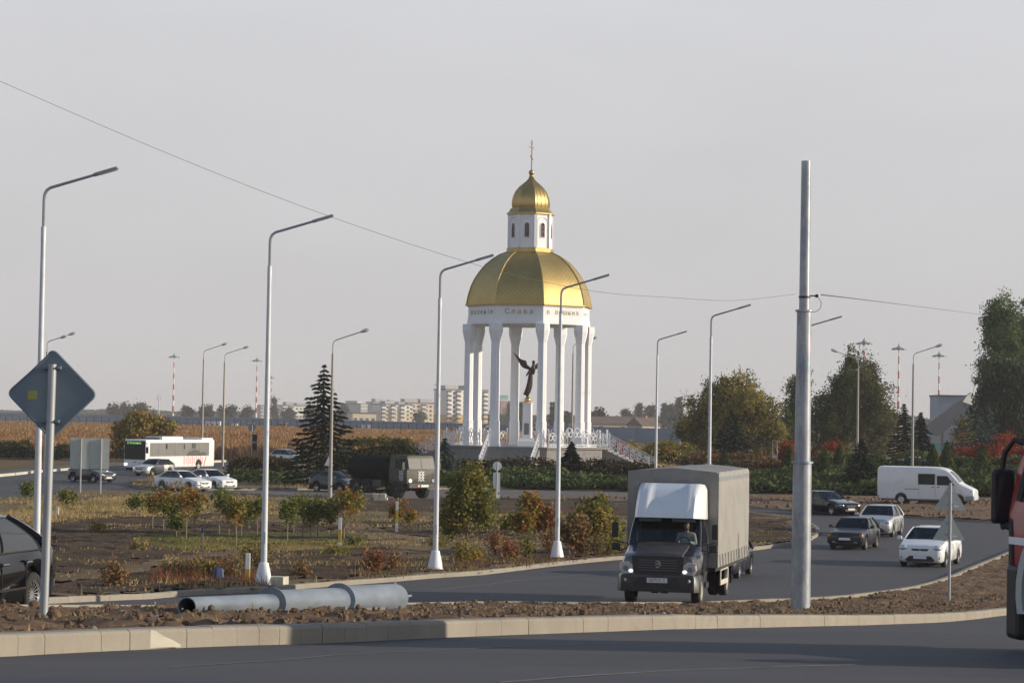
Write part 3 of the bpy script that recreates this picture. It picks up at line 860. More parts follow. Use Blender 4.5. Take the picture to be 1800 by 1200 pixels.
for phi, seg in ((35, (0.04, 0.96)), (-55, (0.04, 0.96)), (125, (0.04, 0.96)), (170, (0.04, 0.96)), (-145, (0.04, 0.96)), (80, (0.04, 0.14)), (80, (0.86, 0.96)), (-10, (0.04, 0.13)), (-10, (0.87, 0.96))):
    a, b = pol(RAIL, phi - 22.5), pol(RAIL, phi + 22.5)
    mb = MB(); scroll_panel(mb, a.lerp(b, seg[0]), a.lerp(b, seg[1]), ZP, seg[1] - seg[0] > 0.5)
    mb.build('railing', M['railing'], mon, smooth=0)
for phi, run in ((-10, 4.0), (80, 4.0), (-100, 4.0)):
    Rm = Matrix.Rotation(math.radians(phi), 3, 'Z')
    r0 = 7.55 * math.cos(math.radians(22.5))
    for s in (-1, 1):
        mb = MB()
        Q = lambda t, z: Rm @ Vector((s * 2.16, -(r0 + run * t), ZP - (ZP - 1.25) * t + z))
        for t in (0.0, 1.0): mb.box(Q(t, 0.62), (0.1, 0.1, 1.3), Rm)
        for z in (0.15, 0.95, 1.12): mb.tube([Q(0, z), Q(1, z)], 0.03, 4)
        for i in range(7):
            t0, t1 = i / 7, (i + 1) / 7
            pts = [Q(t0 + (t1 - t0) * (0.5 + 0.48 * math.sin(j / 12 * 2.3 * math.pi) * (1 - j / 20)), 0.55 + 0.36 * math.cos(j / 12 * 2.3 * math.pi) * (1 - j / 20)) for j in range(13)]
            mb.tube(pts, 0.032, 4)
            mb.tube([Q(t0, 0.15), Q(t0 + (t1 - t0) * .5, 0.5), Q(t1, 0.95)], 0.03, 4)
        mb.build('stair_railing', M['railing'], mon, smooth=0)

# pedestal and the angel
ped = thing('statue_pedestal', 'white square pedestal standing inside the rotunda under the angel', 'pedestal', (MC.x, MC.y, ZP))
MB().box((0, 0, 0.22), (1.75, 1.75, 0.44)).box((0, 0, 0.58), (1.25, 1.25, 0.27)).build('base', M['white_stone'], ped, smooth=0)
MB().box((0, 0, 2.2), (0.78, 0.78, 2.96), taper=(0.92, 0.92)).box((0, 0, 3.72), (0.86, 0.86, 0.07)).build('shaft', M['white_stone'], ped, smooth=0, rz=math.radians(-10))
MB().box((0.0, -0.393, 1.5), (0.42, 0.03, 1.0)).build('plaque', M['granite'], ped, smooth=0, rz=math.radians(35 - 45))
ang = thing('angel_statue', 'dark bronze winged angel standing on a gold ball', 'statue', (MC.x - 0.02, MC.y, ZP + 3.756))
mb = MB(); mb.lathe([(0.001, 0), (0.14, 0.03), (0.24, 0.12), (0.28, 0.27), (0.24, 0.42), (0.14, 0.52), (0.001, 0.55)], 16); mb.build('ball', M['gold_ball'], ang)
S10 = 0.05                                   # metres per sketch unit
def sp(x, y, dy=0.0): return Vector(((x - 465) * S10 * 0.1, dy, 0.55 + (962 - y) * S10 * 0.1))
def skin_mesh(name, pts, edges, radii, m, parent, sub=2, root=0):
    me = bpy.data.meshes.new(name); me.from_pydata([tuple(p) for p in pts], edges, [])
    me.materials.append(m)
    o = bpy.data.objects.new(name, me); link(o, parent)
    sk = o.modifiers.new('skin', 'SKIN'); sk.use_smooth_shade = True
    lay_ = me.skin_vertices[0] if me.skin_vertices else None
    if lay_ is None:
        bm = bmesh.new(); bm.from_mesh(me); bm.verts.layers.skin.verify(); bm.to_mesh(me); bm.free(); lay_ = me.skin_vertices[0]
    for i, r in enumerate(radii):
        lay_.data[i].radius = (r, r) if not isinstance(r, tuple) else r
        lay_.data[i].use_root = (i == root)
    s = o.modifiers.new('sub', 'SUBSURF'); s.levels = sub; s.render_levels = sub
    dg = bpy.context.evaluated_depsgraph_get(); dg.update()
    me2 = bpy.data.meshes.new_from_object(o.evaluated_get(dg))
    o.modifiers.clear(); o.data = me2
    bpy.data.meshes.remove(me)
    for p_ in me2.polygons: p_.use_smooth = True
    return o
bp = [sp(505, 640), sp(512, 560), sp(530, 500), sp(552, 440), sp(560, 395), sp(562, 350), sp(562, 322), sp(500, 500, -0.05), sp(470, 545, -0.18), sp(440, 592, -0.3), sp(430, 600, -0.34), sp(580, 490, -0.05), sp(572, 540, -0.2), sp(560, 575, -0.32)]
be = [(0, 1), (1, 2), (2, 3), (3, 4), (4, 5), (5, 6), (2, 7), (7, 8), (8, 9), (9, 10), (2, 11), (11, 12), (12, 13)]
skin_mesh('figure', bp, be, [0.2, 0.19, 0.21, 0.17, 0.1, 0.17, 0.13, 0.13, 0.1, 0.07, 0.05, 0.13, 0.1, 0.06], M['bronze'], ang)
# robe: pleated, leaning tube that widens to the hem
rows = []
for (x, y, w) in ((512, 590, 38), (508, 650, 42), (500, 720, 47), (488, 790, 52), (470, 850, 56), (450, 905, 58), (446, 915, 52), (458, 935, 26), (466, 962, 22)):
    rows.append([sp(x, y) + Vector((w * S10 * 0.1 * (1 + 0.09 * math.sin(7 * a)) * math.cos(a), w * S10 * 0.1 * 0.9 * (1 + 0.09 * math.sin(7 * a)) * math.sin(a), (0.05 * math.cos(a) if 840 < y < 930 else 0))) for a in [2 * math.pi * i / 28 for i in range(28)]])
MB().loft(rows).build('robe', M['bronze'], ang, smooth=60)
def wing(pts, dy0, dy1):
    # feathered wing of real thickness with ridged rows of feathers
    mb = MB(); n = len(pts)
    c0 = sum((Vector(p) for p in pts), Vector((0, 0))) / n
    for k, (sc, off) in enumerate(((1.0, 0.0), (0.86, 0.05), (0.62, 0.09))):
        pass
    ring = lambda sc, off: [sp(c0.x + (p[0] - c0.x) * sc, c0.y + (p[1] - c0.y) * sc, dy0 + (dy1 - dy0) * abs(p[0] - 520) / 320 + off + 0.02 * math.sin(i * 2.4)) for i, p in enumerate(pts)]
    mb.loft([ring(0.55, -0.10), ring(0.85, -0.07), ring(1.0, 0.0), ring(0.85, 0.06), ring(0.55, 0.08)])
    return mb
wing([(205, 200), (240, 212), (272, 240), (300, 268), (332, 300), (362, 312), (392, 322), (420, 322), (440, 342), (445, 380), (455, 412), (492, 430), (510, 455), (500, 480), (470, 490), (430, 472), (398, 465), (360, 440), (330, 405), (300, 350), (270, 300), (240, 250)], 0.1, 0.25).build('wing', M['bronze'], ang, smooth=50)
wing([(560, 420), (600, 392), (630, 365), (662, 345), (664, 385), (660, 425), (640, 455), (610, 478), (580, 490), (550, 470)], 0.1, 0.6).build('wing', M['bronze'], ang, smooth=50)

# ================================================================== POLES, LAMPS, SIGNS, SMALL THINGS
# standing three-step tower pole on the soil island
pb = gp(1407, 1074, 0.05)
pole = thing('stepped_pole', 'tall stepped galvanised steel pole standing on the soil island', 'pole', (pb.x, pb.y, pb.z - 0.1))
def pole_parts(root, zm='zinc'):
    rr = ((0.245, 0.228), (0.198, 0.182), (0.132, 0.118))
    for i, (a, b) in enumerate(rr):
        z0, z1 = i * 3.74, i * 3.74 + 3.74
        mb = MB()
        n = 28
        ring = lambda r, z: [(r * math.cos(2 * math.pi * k / n), r * math.sin(2 * math.pi * k / n), z) for k in range(n)]
        prof = [(a, z0 + 0.002), (b, z1 - 0.002), (b - 0.012, z1 - 0.002), (a - 0.012, z0 + 0.002)]
        mb.loft([ring(r, z) for r, z in prof], closed=True)
        mb.build('tube_section', M[zm], root, smooth=50)
        if i < 2:
            r2 = rr[i + 1][0]
            mb = MB(); mb.loft([ring(r, z) for r, z in ((r2 - 0.02, z1 + 0.001), (b + 0.04, z1 + 0.001), (b + 0.04, z1 + 0.05), (r2 - 0.02, z1 + 0.05))], closed=True)
            mb.build('collar', M[zm], root, smooth=30)
pole_parts(pole)
mb = MB(); mb.lathe([(0.145, 7.82), (0.145, 7.87)], 16); mb.box((0.2, 0, 7.88), (0.2, 0.03, 0.03)); mb.cyl((0.3, -0.03, 7.88), (0.3, 0.03, 7.88), 0.045, n=8)
mb.build('wire_clamp', M['black'], pole)
MB().tube([(0.2 + 0.2 * math.sin(a) + 0.02, 0.02, 7.68 + 0.2 * math.cos(a)) for a in [i * 2 * math.pi / 18 for i in range(17)]], 0.008, 4).build('cable_loop', M['black'], pole)

# its twin, lying on the soil with the thin end towards the road
p0, p1 = at(328, 1066, 29.6), at(693, 1051, 41.0)
lying = thing('stepped_pole', 'stepped galvanised steel pole lying on its side on the soil', 'pole', p1)
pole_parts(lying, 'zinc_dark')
d_ = (p0 - p1).normalized(); lying.scale = (1, 1, (p0 - p1).length / 11.22)
lying.rotation_mode = 'QUATERNION'; lying.rotation_quaternion = d_.to_track_quat('Z', 'Y')
mb = MB(); mb.loft([[(r * math.cos(2 * math.pi * k / 28), r * math.sin(2 * math.pi * k / 28), z) for k in range(28)] for r, z in ((0.215, 0.0), (0.238, 0.0), (0.238, 0.06), (0.215, 0.06))], closed=True)
mb.build('end_ring', M['lamp_zinc'], lying)
for a in (0.2, 1.7, 3.3, 4.9):
    MB().tube([(0.2 * math.cos(a), 0.2 * math.sin(a), 0.0), (0.2 * math.cos(a), 0.2 * math.sin(a), -0.12), (0.26 * math.cos(a), 0.26 * math.sin(a), -0.17)], 0.022, 6).build('anchor_bolt', M['galv'], lying)
bk = at(650, 1080, 36.2)
MB().box((0, 0, 0), (0.40, 0.24, 0.24)).build('support_block', M['granite'], None, smooth=0, loc=bk, rz=0.5, bevel=0.015)
tag(bpy.data.objects['support_block'], 'dark rectangular block wedged against the lying steel pole', 'block')
bt = at(617, 1084, 33.5)
bot = thing('plastic_bottle', 'small clear plastic bottle lying by the steel pole', 'bottle', bt, 0.3)
mb = MB(); mb.loft([[(x, r * math.cos(a), r * math.sin(a)) for a in [i * math.pi / 5 for i in range(10)]] for x, r in ((-0.1, 0.03), (-0.09, 0.036), (0.04, 0.036), (0.075, 0.02), (0.09, 0.013), (0.1, 0.013))])
mb.build('body', M['p_silver'], bot)
MB().cyl((0.1, 0, 0), (0.12, 0, 0), 0.015, n=8).build('cap', M['white_paint'], bot)
lt = at(274, 1083, 27.5)
tag(MB().grid([[(x * 0.06 + 0.01 * math.sin(y * 3), y * 0.05, 0.03 * math.sin(x * 2.1 + y)) for x in range(-1, 3)] for y in range(-1, 3)]).build('paper_litter', M['cloth_white'], None, loc=lt), 'scrap of white litter on the soil left of the lying pole', 'litter')

kp = gp(292, 1124, .1); ka = Vector(K1[1][:2]); kb_ = Vector(K1[2][:2])
rn_ = random.Random(8)
seg_ = [q for q in K1]
def kerbpt(px):
    # a point on the front face of the near kerb below picture column px
    best = min((gp(x_, y_) for x_, y_ in [(px, 1150 - (px / 1800) * 60 + j) for j in range(-25, 25)]), key=lambda g: min((Vector(a[:2]).lerp(Vector(b[:2]), max(0, min(1, (Vector(g[:2]) - Vector(a[:2])).dot(Vector(b[:2]) - Vector(a[:2])) / (Vector(b[:2]) - Vector(a[:2])).length_squared))) - Vector(g[:2])).length for a, b in zip(K1, K1[1:])))
    return best
for k_, (pxs, prof) in enumerate((((262, 272, 286, 300, 316), (.16, .15, .10, .07, .02)), ((249, 253, 257), (.03, .06, .02)))):
    low = [kerbpt(x_) for x_ in pxs]
    t_ = (low[-1] - low[0]).normalized(); n_ = Vector((t_.y, -t_.x, 0))
    rows = [[tuple(q + n_ * .012 + Vector((0, 0, .012))) for q in low], [tuple(q + n_ * .012 + Vector((0, 0, .012 + h_))) for q, h_ in zip(low, prof)]]
    tag(MB().grid(rows).build('mortar_splash', M['concrete'], smooth=0), 'pale mortar splash on the near kerb, %s' % ('large jagged one' if k_ == 0 else 'small one at the lower left'), 'mortar splash')
# the overhead wire
def wire(name, label, pts, r=0.011):
    P = []
    pts = [Vector(p) for p in pts]
    for i in range(len(pts) - 1):
        a, b, c, d = pts[max(i - 1, 0)], pts[i], pts[i + 1], pts[min(i + 2, len(pts) - 1)]
        for k in range(6):
            t = k / 6
            P.append(0.5 * ((2 * b) + (c - a) * t + (2 * a - 5 * b + 4 * c - d) * t * t + (3 * b - 3 * c + d - a) * t ** 3))
    P.append(pts[-1])
    tag(MB().tube(P, r, 4).build(name, M['black'], None), label, 'wire')
wx = [(-260, 28), (0, 143), (300, 272), (570, 377), (850, 469), (1040, 511), (1180, 523), (1290, 528), (1398, 517)]
wire('overhead_wire', 'thin overhead wire sagging from upper left to the standing steel pole', [at(x, y, 48 + (64.0 - 48) * (x + 260) / 1658) for x, y in wx], 0.006)
wire('overhead_wire', 'thin overhead wire running right from the steel pole to the poplar', [at(x, y, d) for x, y, d in ((1444, 518, 64.5), (1520, 527, 110), (1600, 537, 170), (1680, 547, 250), (1735, 554, 330), (1830, 566, 400))], 0.02)

# new street lamps along the kerb
def new_lamp():
    r = thing('street_lamp', '', 'street lamp', group='new galvanised street lamps along the road')
    MB().lathe([(0.30, -0.15), (0.30, 0.0), (0.27, 0.08), (0.16, 0.62), (0.145, 0.7), (0.10, 0.72)], 18).build('base_cone', M['white_stone'], r)
    mb = MB(); mb.lathe([(0.098, 0.72), (0.062, 10.0)], 12); mb.lathe([(0.068, 9.6), (0.068, 10.02), (0.055, 10.04)], 12)
    mb.build('post', M['lamp_zinc'], r)
    MB().box((0, -0.1, 1.5), (0.1, 0.02, 0.35)).build('access_door', M['lamp_zinc'], r, smooth=0)
    pts = [(0, 0, 10.0), (0, 0, 10.75), (0.01, 0, 10.9), (0.06, 0, 11.02), (0.16, 0, 11.1), (1.3, 0, 11.46)]
    MB().tube(pts, [0.045, 0.045, 0.045, 0.045, 0.042, 0.036], 8).build('arm', M['lamp_grey'], r)
    Rm = Matrix.Rotation(-math.radians(17.5), 3, 'Y')
    mb = MB(); mb.box(Vector((1.62, 0, 11.57)), (0.62, 0.22, 0.068), Rm); mb.box(Vector((1.36, 0, 11.48)), (0.16, 0.1, 0.09), Rm)
    hd = mb.build('lamp_head', M['lamp_grey'], r, smooth=0, bevel=0.012)
    MB().box(Vector((1.66, 0, 11.535)), (0.48, 0.17, 0.012), Rm).build('lens', M['lens'], hd, smooth=0)
    return r
lp = new_lamp()
NL = [(62, 1045, None, 'leftmost tall street lamp behind the diamond sign'),
      (463, 1028, None, 'street lamp behind the lying steel pole, concrete block at its foot'),
      (765, 1001, None, 'street lamp right of the army truck, in front of the bushy maple'),
      (979, 981, None, 'street lamp standing directly in front of the rotunda'),
      (1247, 0, 118, 'street lamp rising behind the right rear corner of the tarpaulin truck'),
      (1153, 0, 158, 'street lamp rising behind the tarpaulin truck near the rotunda stairs'),
      (1414, 0, 131, 'street lamp hidden behind the steel pole with its arm showing')]
for i, (px, py, d, lab) in enumerate(NL):
    b = gp(px, py, 0.1) if d is None else at(px, 800, d)
    if d is not None: b.z = H(d)
    o = lp if i == 0 else dup(lp)
    o.location = b; o['label'] = lab; o.scale = (1, 1, (.945, .962, .967, .97, .975, .98, .98)[i])
    o.rotation_euler = (0, 0, math.radians((-4, -3, -6, -5, -8, -10, -6)[i]))
# old cobra-head lamps
def old_lamp(h=11.2, twin=False, left=False):
    r = thing('cobra_lamp', '', 'street lamp', group='old cobra-head lamps round the roundabout')
    MB().lathe([(0.13, -0.2), (0.12, 1.2), (0.075, h - 0.8)], 10).build('post', M['old_post'], r)
    for k, (s, ex) in enumerate(((1, 1.75), (0.72, 1.6)) if twin else ((1, 1.75),)):
        sg = -1 if left else 1
        y = -0.5 * k
        pts = [(0, 0, h - 1.1), (0, 0, h - 0.25), (0.05 * sg, y * 0.1, h - 0.05), (0.2 * sg, y * 0.2, h + 0.08), (ex * sg * s, y, h + (0.62 if not k else 0.35))]
        MB().tube(pts, 0.035, 6).build('arm', M['old_post'], r)
        ha = Vector(pts[-1]); dr = (Vector(pts[-1]) - Vector(pts[-2])).normalized()
        mb = MB(); q = dr.to_track_quat('Z', 'Y')
        mb.loft([[ha + q @ Vector((rr * math.cos(a), rr * 0.75 * math.sin(a), z)) for a in [i * math.pi / 6 for i in range(12)]] for z, rr in ((-0.05, 0.04), (0.05, 0.09), (0.22, 0.15), (0.42, 0.17), (0.58, 0.13), (0.66, 0.05))])
        mb.build('lamp_head', M['lens'] if True else None, r)
    return r
OL = [(582, 868, 158, 10.4, False, False, 'old cobra-head lamp standing right of the big spruce'),
      (355, 812, 245, 11.6, False, False, 'old cobra-head lamp behind the rear of the bus'),
      (392, 808, 240, 11.2, False, False, 'old cobra-head lamp on the kerb just behind the bus'),
      (79, 0, 203, 11.2, True, False, 'two-headed cobra lamp half hidden by the diamond sign'),
      (1507, 0, 209, 11.0, False, True, 'old lamp with its arm pointing left among dark trees'),
      (1604, 0, 196, 11.2, False, False, 'old cobra-head lamp between the two small spruces'),
      (1005, 0, 240, 12.7, False, False, 'dark lamp seen between the columns of the rotunda')]
for px, py, d, h, tw, lf, lab in OL:
    o = old_lamp(h, tw, lf); b = at(px, 780, d); b.z = H(d)
    o.location = b; o['label'] = lab
# red and white floodlight masts at the airfield
M['mast_red'] = mat('mast_red', (0.42, 0.07, 0.05), 0.7, var=0.08)
def mast():
    r = thing('floodlight_mast', '', 'mast', group='red and white floodlight masts')
    for i in range(12):
        z0 = i * 2.4; ra = 0.48 - 0.028 * i
        MB().lathe([(ra, z0 + 0.003), (ra - 0.026, z0 + 2.397)], 8).build('band', M['mast_red' if i % 2 == 0 else 'white_paint'], r)
    mb = MB(); mb.lathe([(0.25, 28.6), (0.5, 28.7), (1.9, 28.75), (1.9, 28.95), (0.6, 29.3), (0.3, 29.6), (0.05, 30.6)], 12)
    mb.build('head_frame', M['lamp_grey'], r)
    for k in range(8):
        a = k * math.pi / 4
        MB().box((2.0 * math.cos(a), 2.0 * math.sin(a), 28.6), (0.7, 0.5, 0.5), Matrix.Rotation(a, 3, 'Z')).build('floodlight', M['lamp_grey'], r, smooth=0)
    return r
mp_ = mast()
MS = [(305, 622, 'red and white mast left of the two lamps behind the bus'), (451, 629, 'red and white mast left of the second street lamp'), (477, 661, 'red and white mast directly behind the second street lamp'),
      (768, 673, 'red and white mast directly behind the third street lamp'), (1519, 596, 'red and white mast rising from the dark trees, leftmost on the right side'), (1580, 606, 'red and white mast above the orange striped booth'), (1651, 619, 'red and white mast beside the grey covered ramp')]
for i, (px, py, lab) in enumerate(MS):
    yh = 732 + (px - 900) * 0.0166
    d = FPX / ((yh - py) / (30.0 - 5.0))
    o = mp_ if i == 0 else dup(mp_)
    b = at(px - (0.0166 * (yh + 20 - py) * 0.5), 730, d); o.location = (b.x, d, H(d)); o['label'] = lab

# ---- road signs seen from behind
M['sign_back'] = mat('sign_back', (0.15, 0.195, 0.235), 0.55, 0.1, var=0.08, scale=3)
M['sign_pale'] = mat('sign_pale', (0.42, 0.46, 0.44), 0.6, 0.1, var=0.06, scale=3)
M['sign_face'] = mat('sign_face', (0.75, 0.60, 0.08), 0.4, var=0.03)
M['sticker'] = mat('sticker', (0.36, 0.37, 0.09), 0.6, var=0.1, scale=20)
def rounded(pts, r, n=4):
    out = []
    k = len(pts)
    for i in range(k):
        p, a, b = Vector(pts[i]), Vector(pts[i - 1]), Vector(pts[(i + 1) % k])
        u, v = (a - p).normalized(), (b - p).normalized()
        for j in range(n + 1):
            t = j / n
            out.append(tuple((p + u * r) * (1 - t) ** 2 + p * 2 * t * (1 - t) + (p + v * r) * t ** 2))
    return out
b = gp(76, 1086, 0.05)
b = at(76, 1086, 27.0)
sg = thing('road_sign', 'diamond road sign on a thick steel post seen from behind', 'road sign', b)
tp = at(92, 640, 27.0) - b
MB().tube([(0, 0, -0.35), tuple(tp)], 0.047, 12).build('post', M['galv'], sg)
cen = at(90, 692, 27.0) - b
dm = MB().prism([(cen.x + x, cen.z + z) for x, z in rounded([(0, 0.5), (0.5, 0), (0, -0.5), (-0.5, 0)], 0.07)], 'y', 0.055, 0.075)
pl = dm.build('sign_plate', M['sign_back'], sg, smooth=0)
mb = MB(); mb.tube([(cen.x + x, 0.062, cen.z + z) for x, z in rounded([(0, 0.498), (0.498, 0), (0, -0.498), (-0.498, 0)], 0.07)] + [(cen.x + 0.035 * 0, 0.062, cen.z + 0.463)], 0.014, 5); mb.build('rim', M['sign_back'], pl)
MB().prism([(cen.x + x, cen.z + z) for x, z in rounded([(0, 0.45), (0.45, 0), (0, -0.45), (-0.45, 0)], 0.06)], 'y', 0.0755, 0.077).build('sign_face', M['sign_face'], pl, smooth=0)
sk_ = at(55, 694, 27.0) - b
MB().box((sk_.x, 0.0535, sk_.z), (0.1, 0.003, 0.1)).build('sticker', M['sticker'], pl, smooth=0)
for y in (646, 740):
    c = at(91 - (y - 646) * 0.035, y, 27.0) - b
    MB().box((c.x, 0.02, c.z), (0.2, 0.085, 0.035)).box((c.x - 0.075, -0.03, c.z), (0.02, 0.03, 0.02)).box((c.x + 0.075, -0.03, c.z), (0.02, 0.03, 0.02)).build('clamp', M['sign_back'], sg, smooth=0)
# two triangular signs on one post
b = at(1668, 1060, 70.0)
sg = thing('road_sign', 'slim post with two triangular road signs seen from behind', 'road sign', b)
tp = at(1671, 848, 70.0) - b
MB().tube([(0, 0, -0.3), tuple(tp)], 0.042, 10).build('post', M['galv'], sg)
for (ax, ay, by) in ((1671, 847, 896), (1668.5, 899, 949)):
    c = at(ax, (ay + by) / 2, 70.0) - b
    h = (by - ay) / 61.0; w = 0.47
    s_ = MB().prism([(c.x + x, c.z + z) for x, z in rounded([(0, h / 2), (w, -h / 2), (-w, -h / 2)], 0.05)], 'y', 0.046, 0.06).build('sign_plate', M['sign_pale'], sg, smooth=0)
    MB().prism([(c.x + x, c.z + z) for x, z in rounded([(0, h / 2 - .02), (w - .02, -h / 2 + .01), (-w + .02, -h / 2 + .01)], 0.05)], 'y', 0.0605, 0.062).build('sign_face', M['mast_red'], s_, smooth=0)
    MB().box((c.x + 0.17, 0.0435, c.z - h * 0.36), (0.13, 0.004, 0.05)).build('maker_label', M['plate'], s_, smooth=0)
    for z in (0.12, -0.28): MB().box((c.x, 0.01, c.z + z * h), (0.16, 0.07, 0.03)).build('clamp', M['galv'], s_, smooth=0)
# wide board on two posts
b = gp(158, 867, 0.1)
sg = thing('direction_board', 'wide grey direction board on two posts seen from behind', 'road sign', b)
s = FPX / b.y
for k, px in enumerate((141, 176)):
    x = (px - 158) / s
    MB().cyl((x, 0, -0.3), (x, 0, (866 - 770) / s), 0.06, n=8).build('post', M['galv'], sg)
for k in range(4):
    xa, xb = (122 + k * 17.1 - 158) / s, (122 + (k + 1) * 17.1 - 0.5 - 158) / s
    MB().box(((xa + xb) / 2, 0.1, (866 - 796) / s), (xb - xa, 0.05, 54 / s)).build('panel', M['sign_pale'], sg, smooth=0)
sg.rotation_euler = (0, 0, math.radians(6))
# keep-right sign with its tall delineator board
b = at(872, 870, 160.0); b.z = H(160)
sg = thing('road_sign', 'white round sign over a tall white board, backs turned, on the roundabout edge', 'road sign', b)
s = FPX / 160.0
MB().cyl((0, 0, -0.2), (0.05, 0, 2.72), 0.045, n=8).build('post', M['galv'], sg)
MB().cyl((0.045, 0.05, 2.42), (0.045, 0.075, 2.42), 0.30, n=22).build('sign_plate', M['white_paint'], sg, smooth=30)
MB().box((0.02, 0.06, 1.13), (0.46, 0.03, 1.72)).build('delineator_board', M['white_paint'], sg, smooth=0)
# pair of posts with signs in front of the reed field
b = at(447, 815, 236.0); b.z = H(236)
sg = thing('road_sign', 'round sign back on a thin post left of the second street lamp', 'road sign', at(442, 815, 236.5)); sg.location.z = H(236)
MB().cyl((0, 0, 0), (0, 0, 4.3), 0.05, n=6).build('post', M['galv'], sg)
MB().cyl((0.0, 0.06, 4.05), (0.0, 0.1, 4.05), 0.36, n=18).build('sign_plate', M['sign_back'], sg, smooth=30)
sg = thing('bus_stop_sign', 'narrow sign frame with two dark panels by the reed field', 'road sign', b)
for x in (-0.22, 0.22): MB().cyl((x, 0, 0), (x, 0, 3.6), 0.035, n=6).build('post', M['black'], sg)
for z in (3.05, 2.2):
    MB().box((0, 0.03, z), (0.40, 0.03, 0.7)).build('panel', M['dark'], sg, smooth=0)
for z in (3.58, 2.62, 1.75): MB().box((0, 0, z), (0.44, 0.05, 0.05)).build('crossbar', M['black'], sg, smooth=0)
b = at(1193, 800, 262.0); b.z = H(262)
sg = thing('road_sign', 'dark rectangular board on two leaning posts near the orange trees', 'road sign', b)
s = FPX / 262.0
for x0, x1 in ((-0.3, -0.35), (0.35, 0.1)): MB().cyl((x0, 0, -0.2), (x1, 0, 3.1), 0.05, n=6).build('post', M['lamp_zinc'], sg)
MB().box((-0.12, 0.08, 2.75), (0.75, 0.05, 1.25)).build('panel', M['sign_back'], sg, smooth=0)
for px, d, lab in ((1246, 150, 'tall thin metal frame behind the fifth street lamp'), (1362, 230, 'thin metal frame holding a small plate by the red bushes')):
    b = at(px, 800, d); b.z = H(d) + (0.1 if d < 200 else 0.8)
    fr = thing('sign_frame', lab, 'frame', b)
    for x in (-0.22, 0.22): MB().cyl((x, 0, -0.2), (x, 0, 2.9), 0.03, n=6).build('post', M['galv'], fr)
    for z in (2.88, 1.6, 0.7): MB().box((0, 0, z), (0.46, 0.04, 0.04)).build('crossbar', M['galv'], fr, smooth=0)
    if d > 200: MB().box((0, 0.03, 1.2), (0.4, 0.03, 0.6)).build('panel', M['sign_pale'], fr, smooth=0)
b = at(578, 818, 166); b.z = at(578, 818, 166).z
sg = thing('road_sign', 'small white triangular sign beside the lamp in front of the spruce', 'road sign', (b.x, 166, H(166)))
MB().cyl((0, 0, 0), (0, 0, b.z - H(166) + 0.2), 0.03, n=6).build('post', M['galv'], sg)
zz = b.z - H(166) + 0.25
MB().prism([(x, zz + z) for x, z in rounded([(0, 0.42), (0.32, -0.26), (-0.32, -0.26)], 0.04)], 'y', -0.06, -0.035).build('sign_plate', M['white_paint'], sg, smooth=0)

# marker posts
M['marker_yellow'] = mat('marker_yellow', (0.55, 0.40, 0.05), 0.6, var=0.1)
M['marker_blue'] = mat('marker_blue', (0.03, 0.045, 0.13), 0.6, var=0.1)
def marker(px, py, top, wpx, bands, lab, lean=0.0, name='marker_post', off=0.12):
    b = gp(px, py, off); s = FPX / b.y; h = (py - top) / s; w = wpx / s
    r = thing(name, lab, 'post', b)
    z = -0.15
    for i, (fr, mm) in enumerate(bands):
        z1 = h * fr
        MB().box((lean * (z + z1) / 2, 0, (z + z1) / 2), (w, w, z1 - z - 0.002)).build('band', M[mm], r, smooth=0)
        z = z1
    if lean: r.rotation_euler = (0, math.atan(lean), 0)
    return r
marker(597, 963, 910, 5.5, [(0.2, 'white_paint'), (0.62, 'marker_yellow'), (1.0, 'white_paint')], 'white and yellow marker post in front of the reddish young maple')
marker(697, 935, 881, 4.5, [(0.3, 'white_paint'), (0.72, 'marker_yellow'), (1.0, 'white_paint')], 'white and yellow marker post below the army truck')
marker(435, 1022, 972, 7.5, [(0.45, 'marker_yellow'), (1.0, 'white_paint')], 'yellow and white marker post left of the lamp with a concrete block')
marker(418, 1004, 983, 2.6, [(1.0, 'white_paint')], 'thin white stake in the weeds left of the yellow marker post')
marker(101, 911, 891, 4.0, [(1.0, 'white_paint')], 'short white post right of the diamond sign post')
marker(355, 968, 926, 3.4, [(0.75, 'bark_pale'), (1.0, 'marker_blue')], 'wooden stake with a blue top among the young maples')
marker(1014, 899, 883, 1.8, [(1.0, 'marker_yellow')], 'tiny yellow stake at the edge of the exit road')
marker(1007, 976, 952, 2.2, [(1.0, 'white_paint')], 'thin leaning white stake right of the lamp before the rotunda', lean=-0.35)
marker(776, 996, 976, 1.8, [(1.0, 'white_paint')], 'thin white stake beside the third street lamp')
marker(1197, 822, 808, 3.0, [(1.0, 'white_paint')], 'short white post showing just above the tarpaulin truck', off=0.9)
marker(649, 806, 795, 2.4, [(1.0, 'white_paint')], 'short white post in the shrubs above the army tanker', off=1.0)
marker(1747, 838, 807, 3.0, [(1.0, 'galv')], 'grey post in the low juniper right of the white van', off=0.5)
bb = gp(384, 1018, 0.15)
tag(MB().box((0, 0, 0.2), (0.34, 0.26, 0.36), taper=(0.8, 0.7)).build('blue_sack', M['marker_blue'], None, smooth=0, loc=bb, rz=0.4, bevel=0.06), 'dark blue sack lying in the weeds', 'sack')
bb = gp(489, 1027, 0.12)
cb = MB().box((0, 0, 0.12), (0.5, 0.45, 0.26)).build('concrete_block', M['concrete'], None, smooth=0, loc=bb, rz=-0.3, bevel=0.01)
tag(cb, 'pale concrete block at the foot of the second street lamp', 'block')
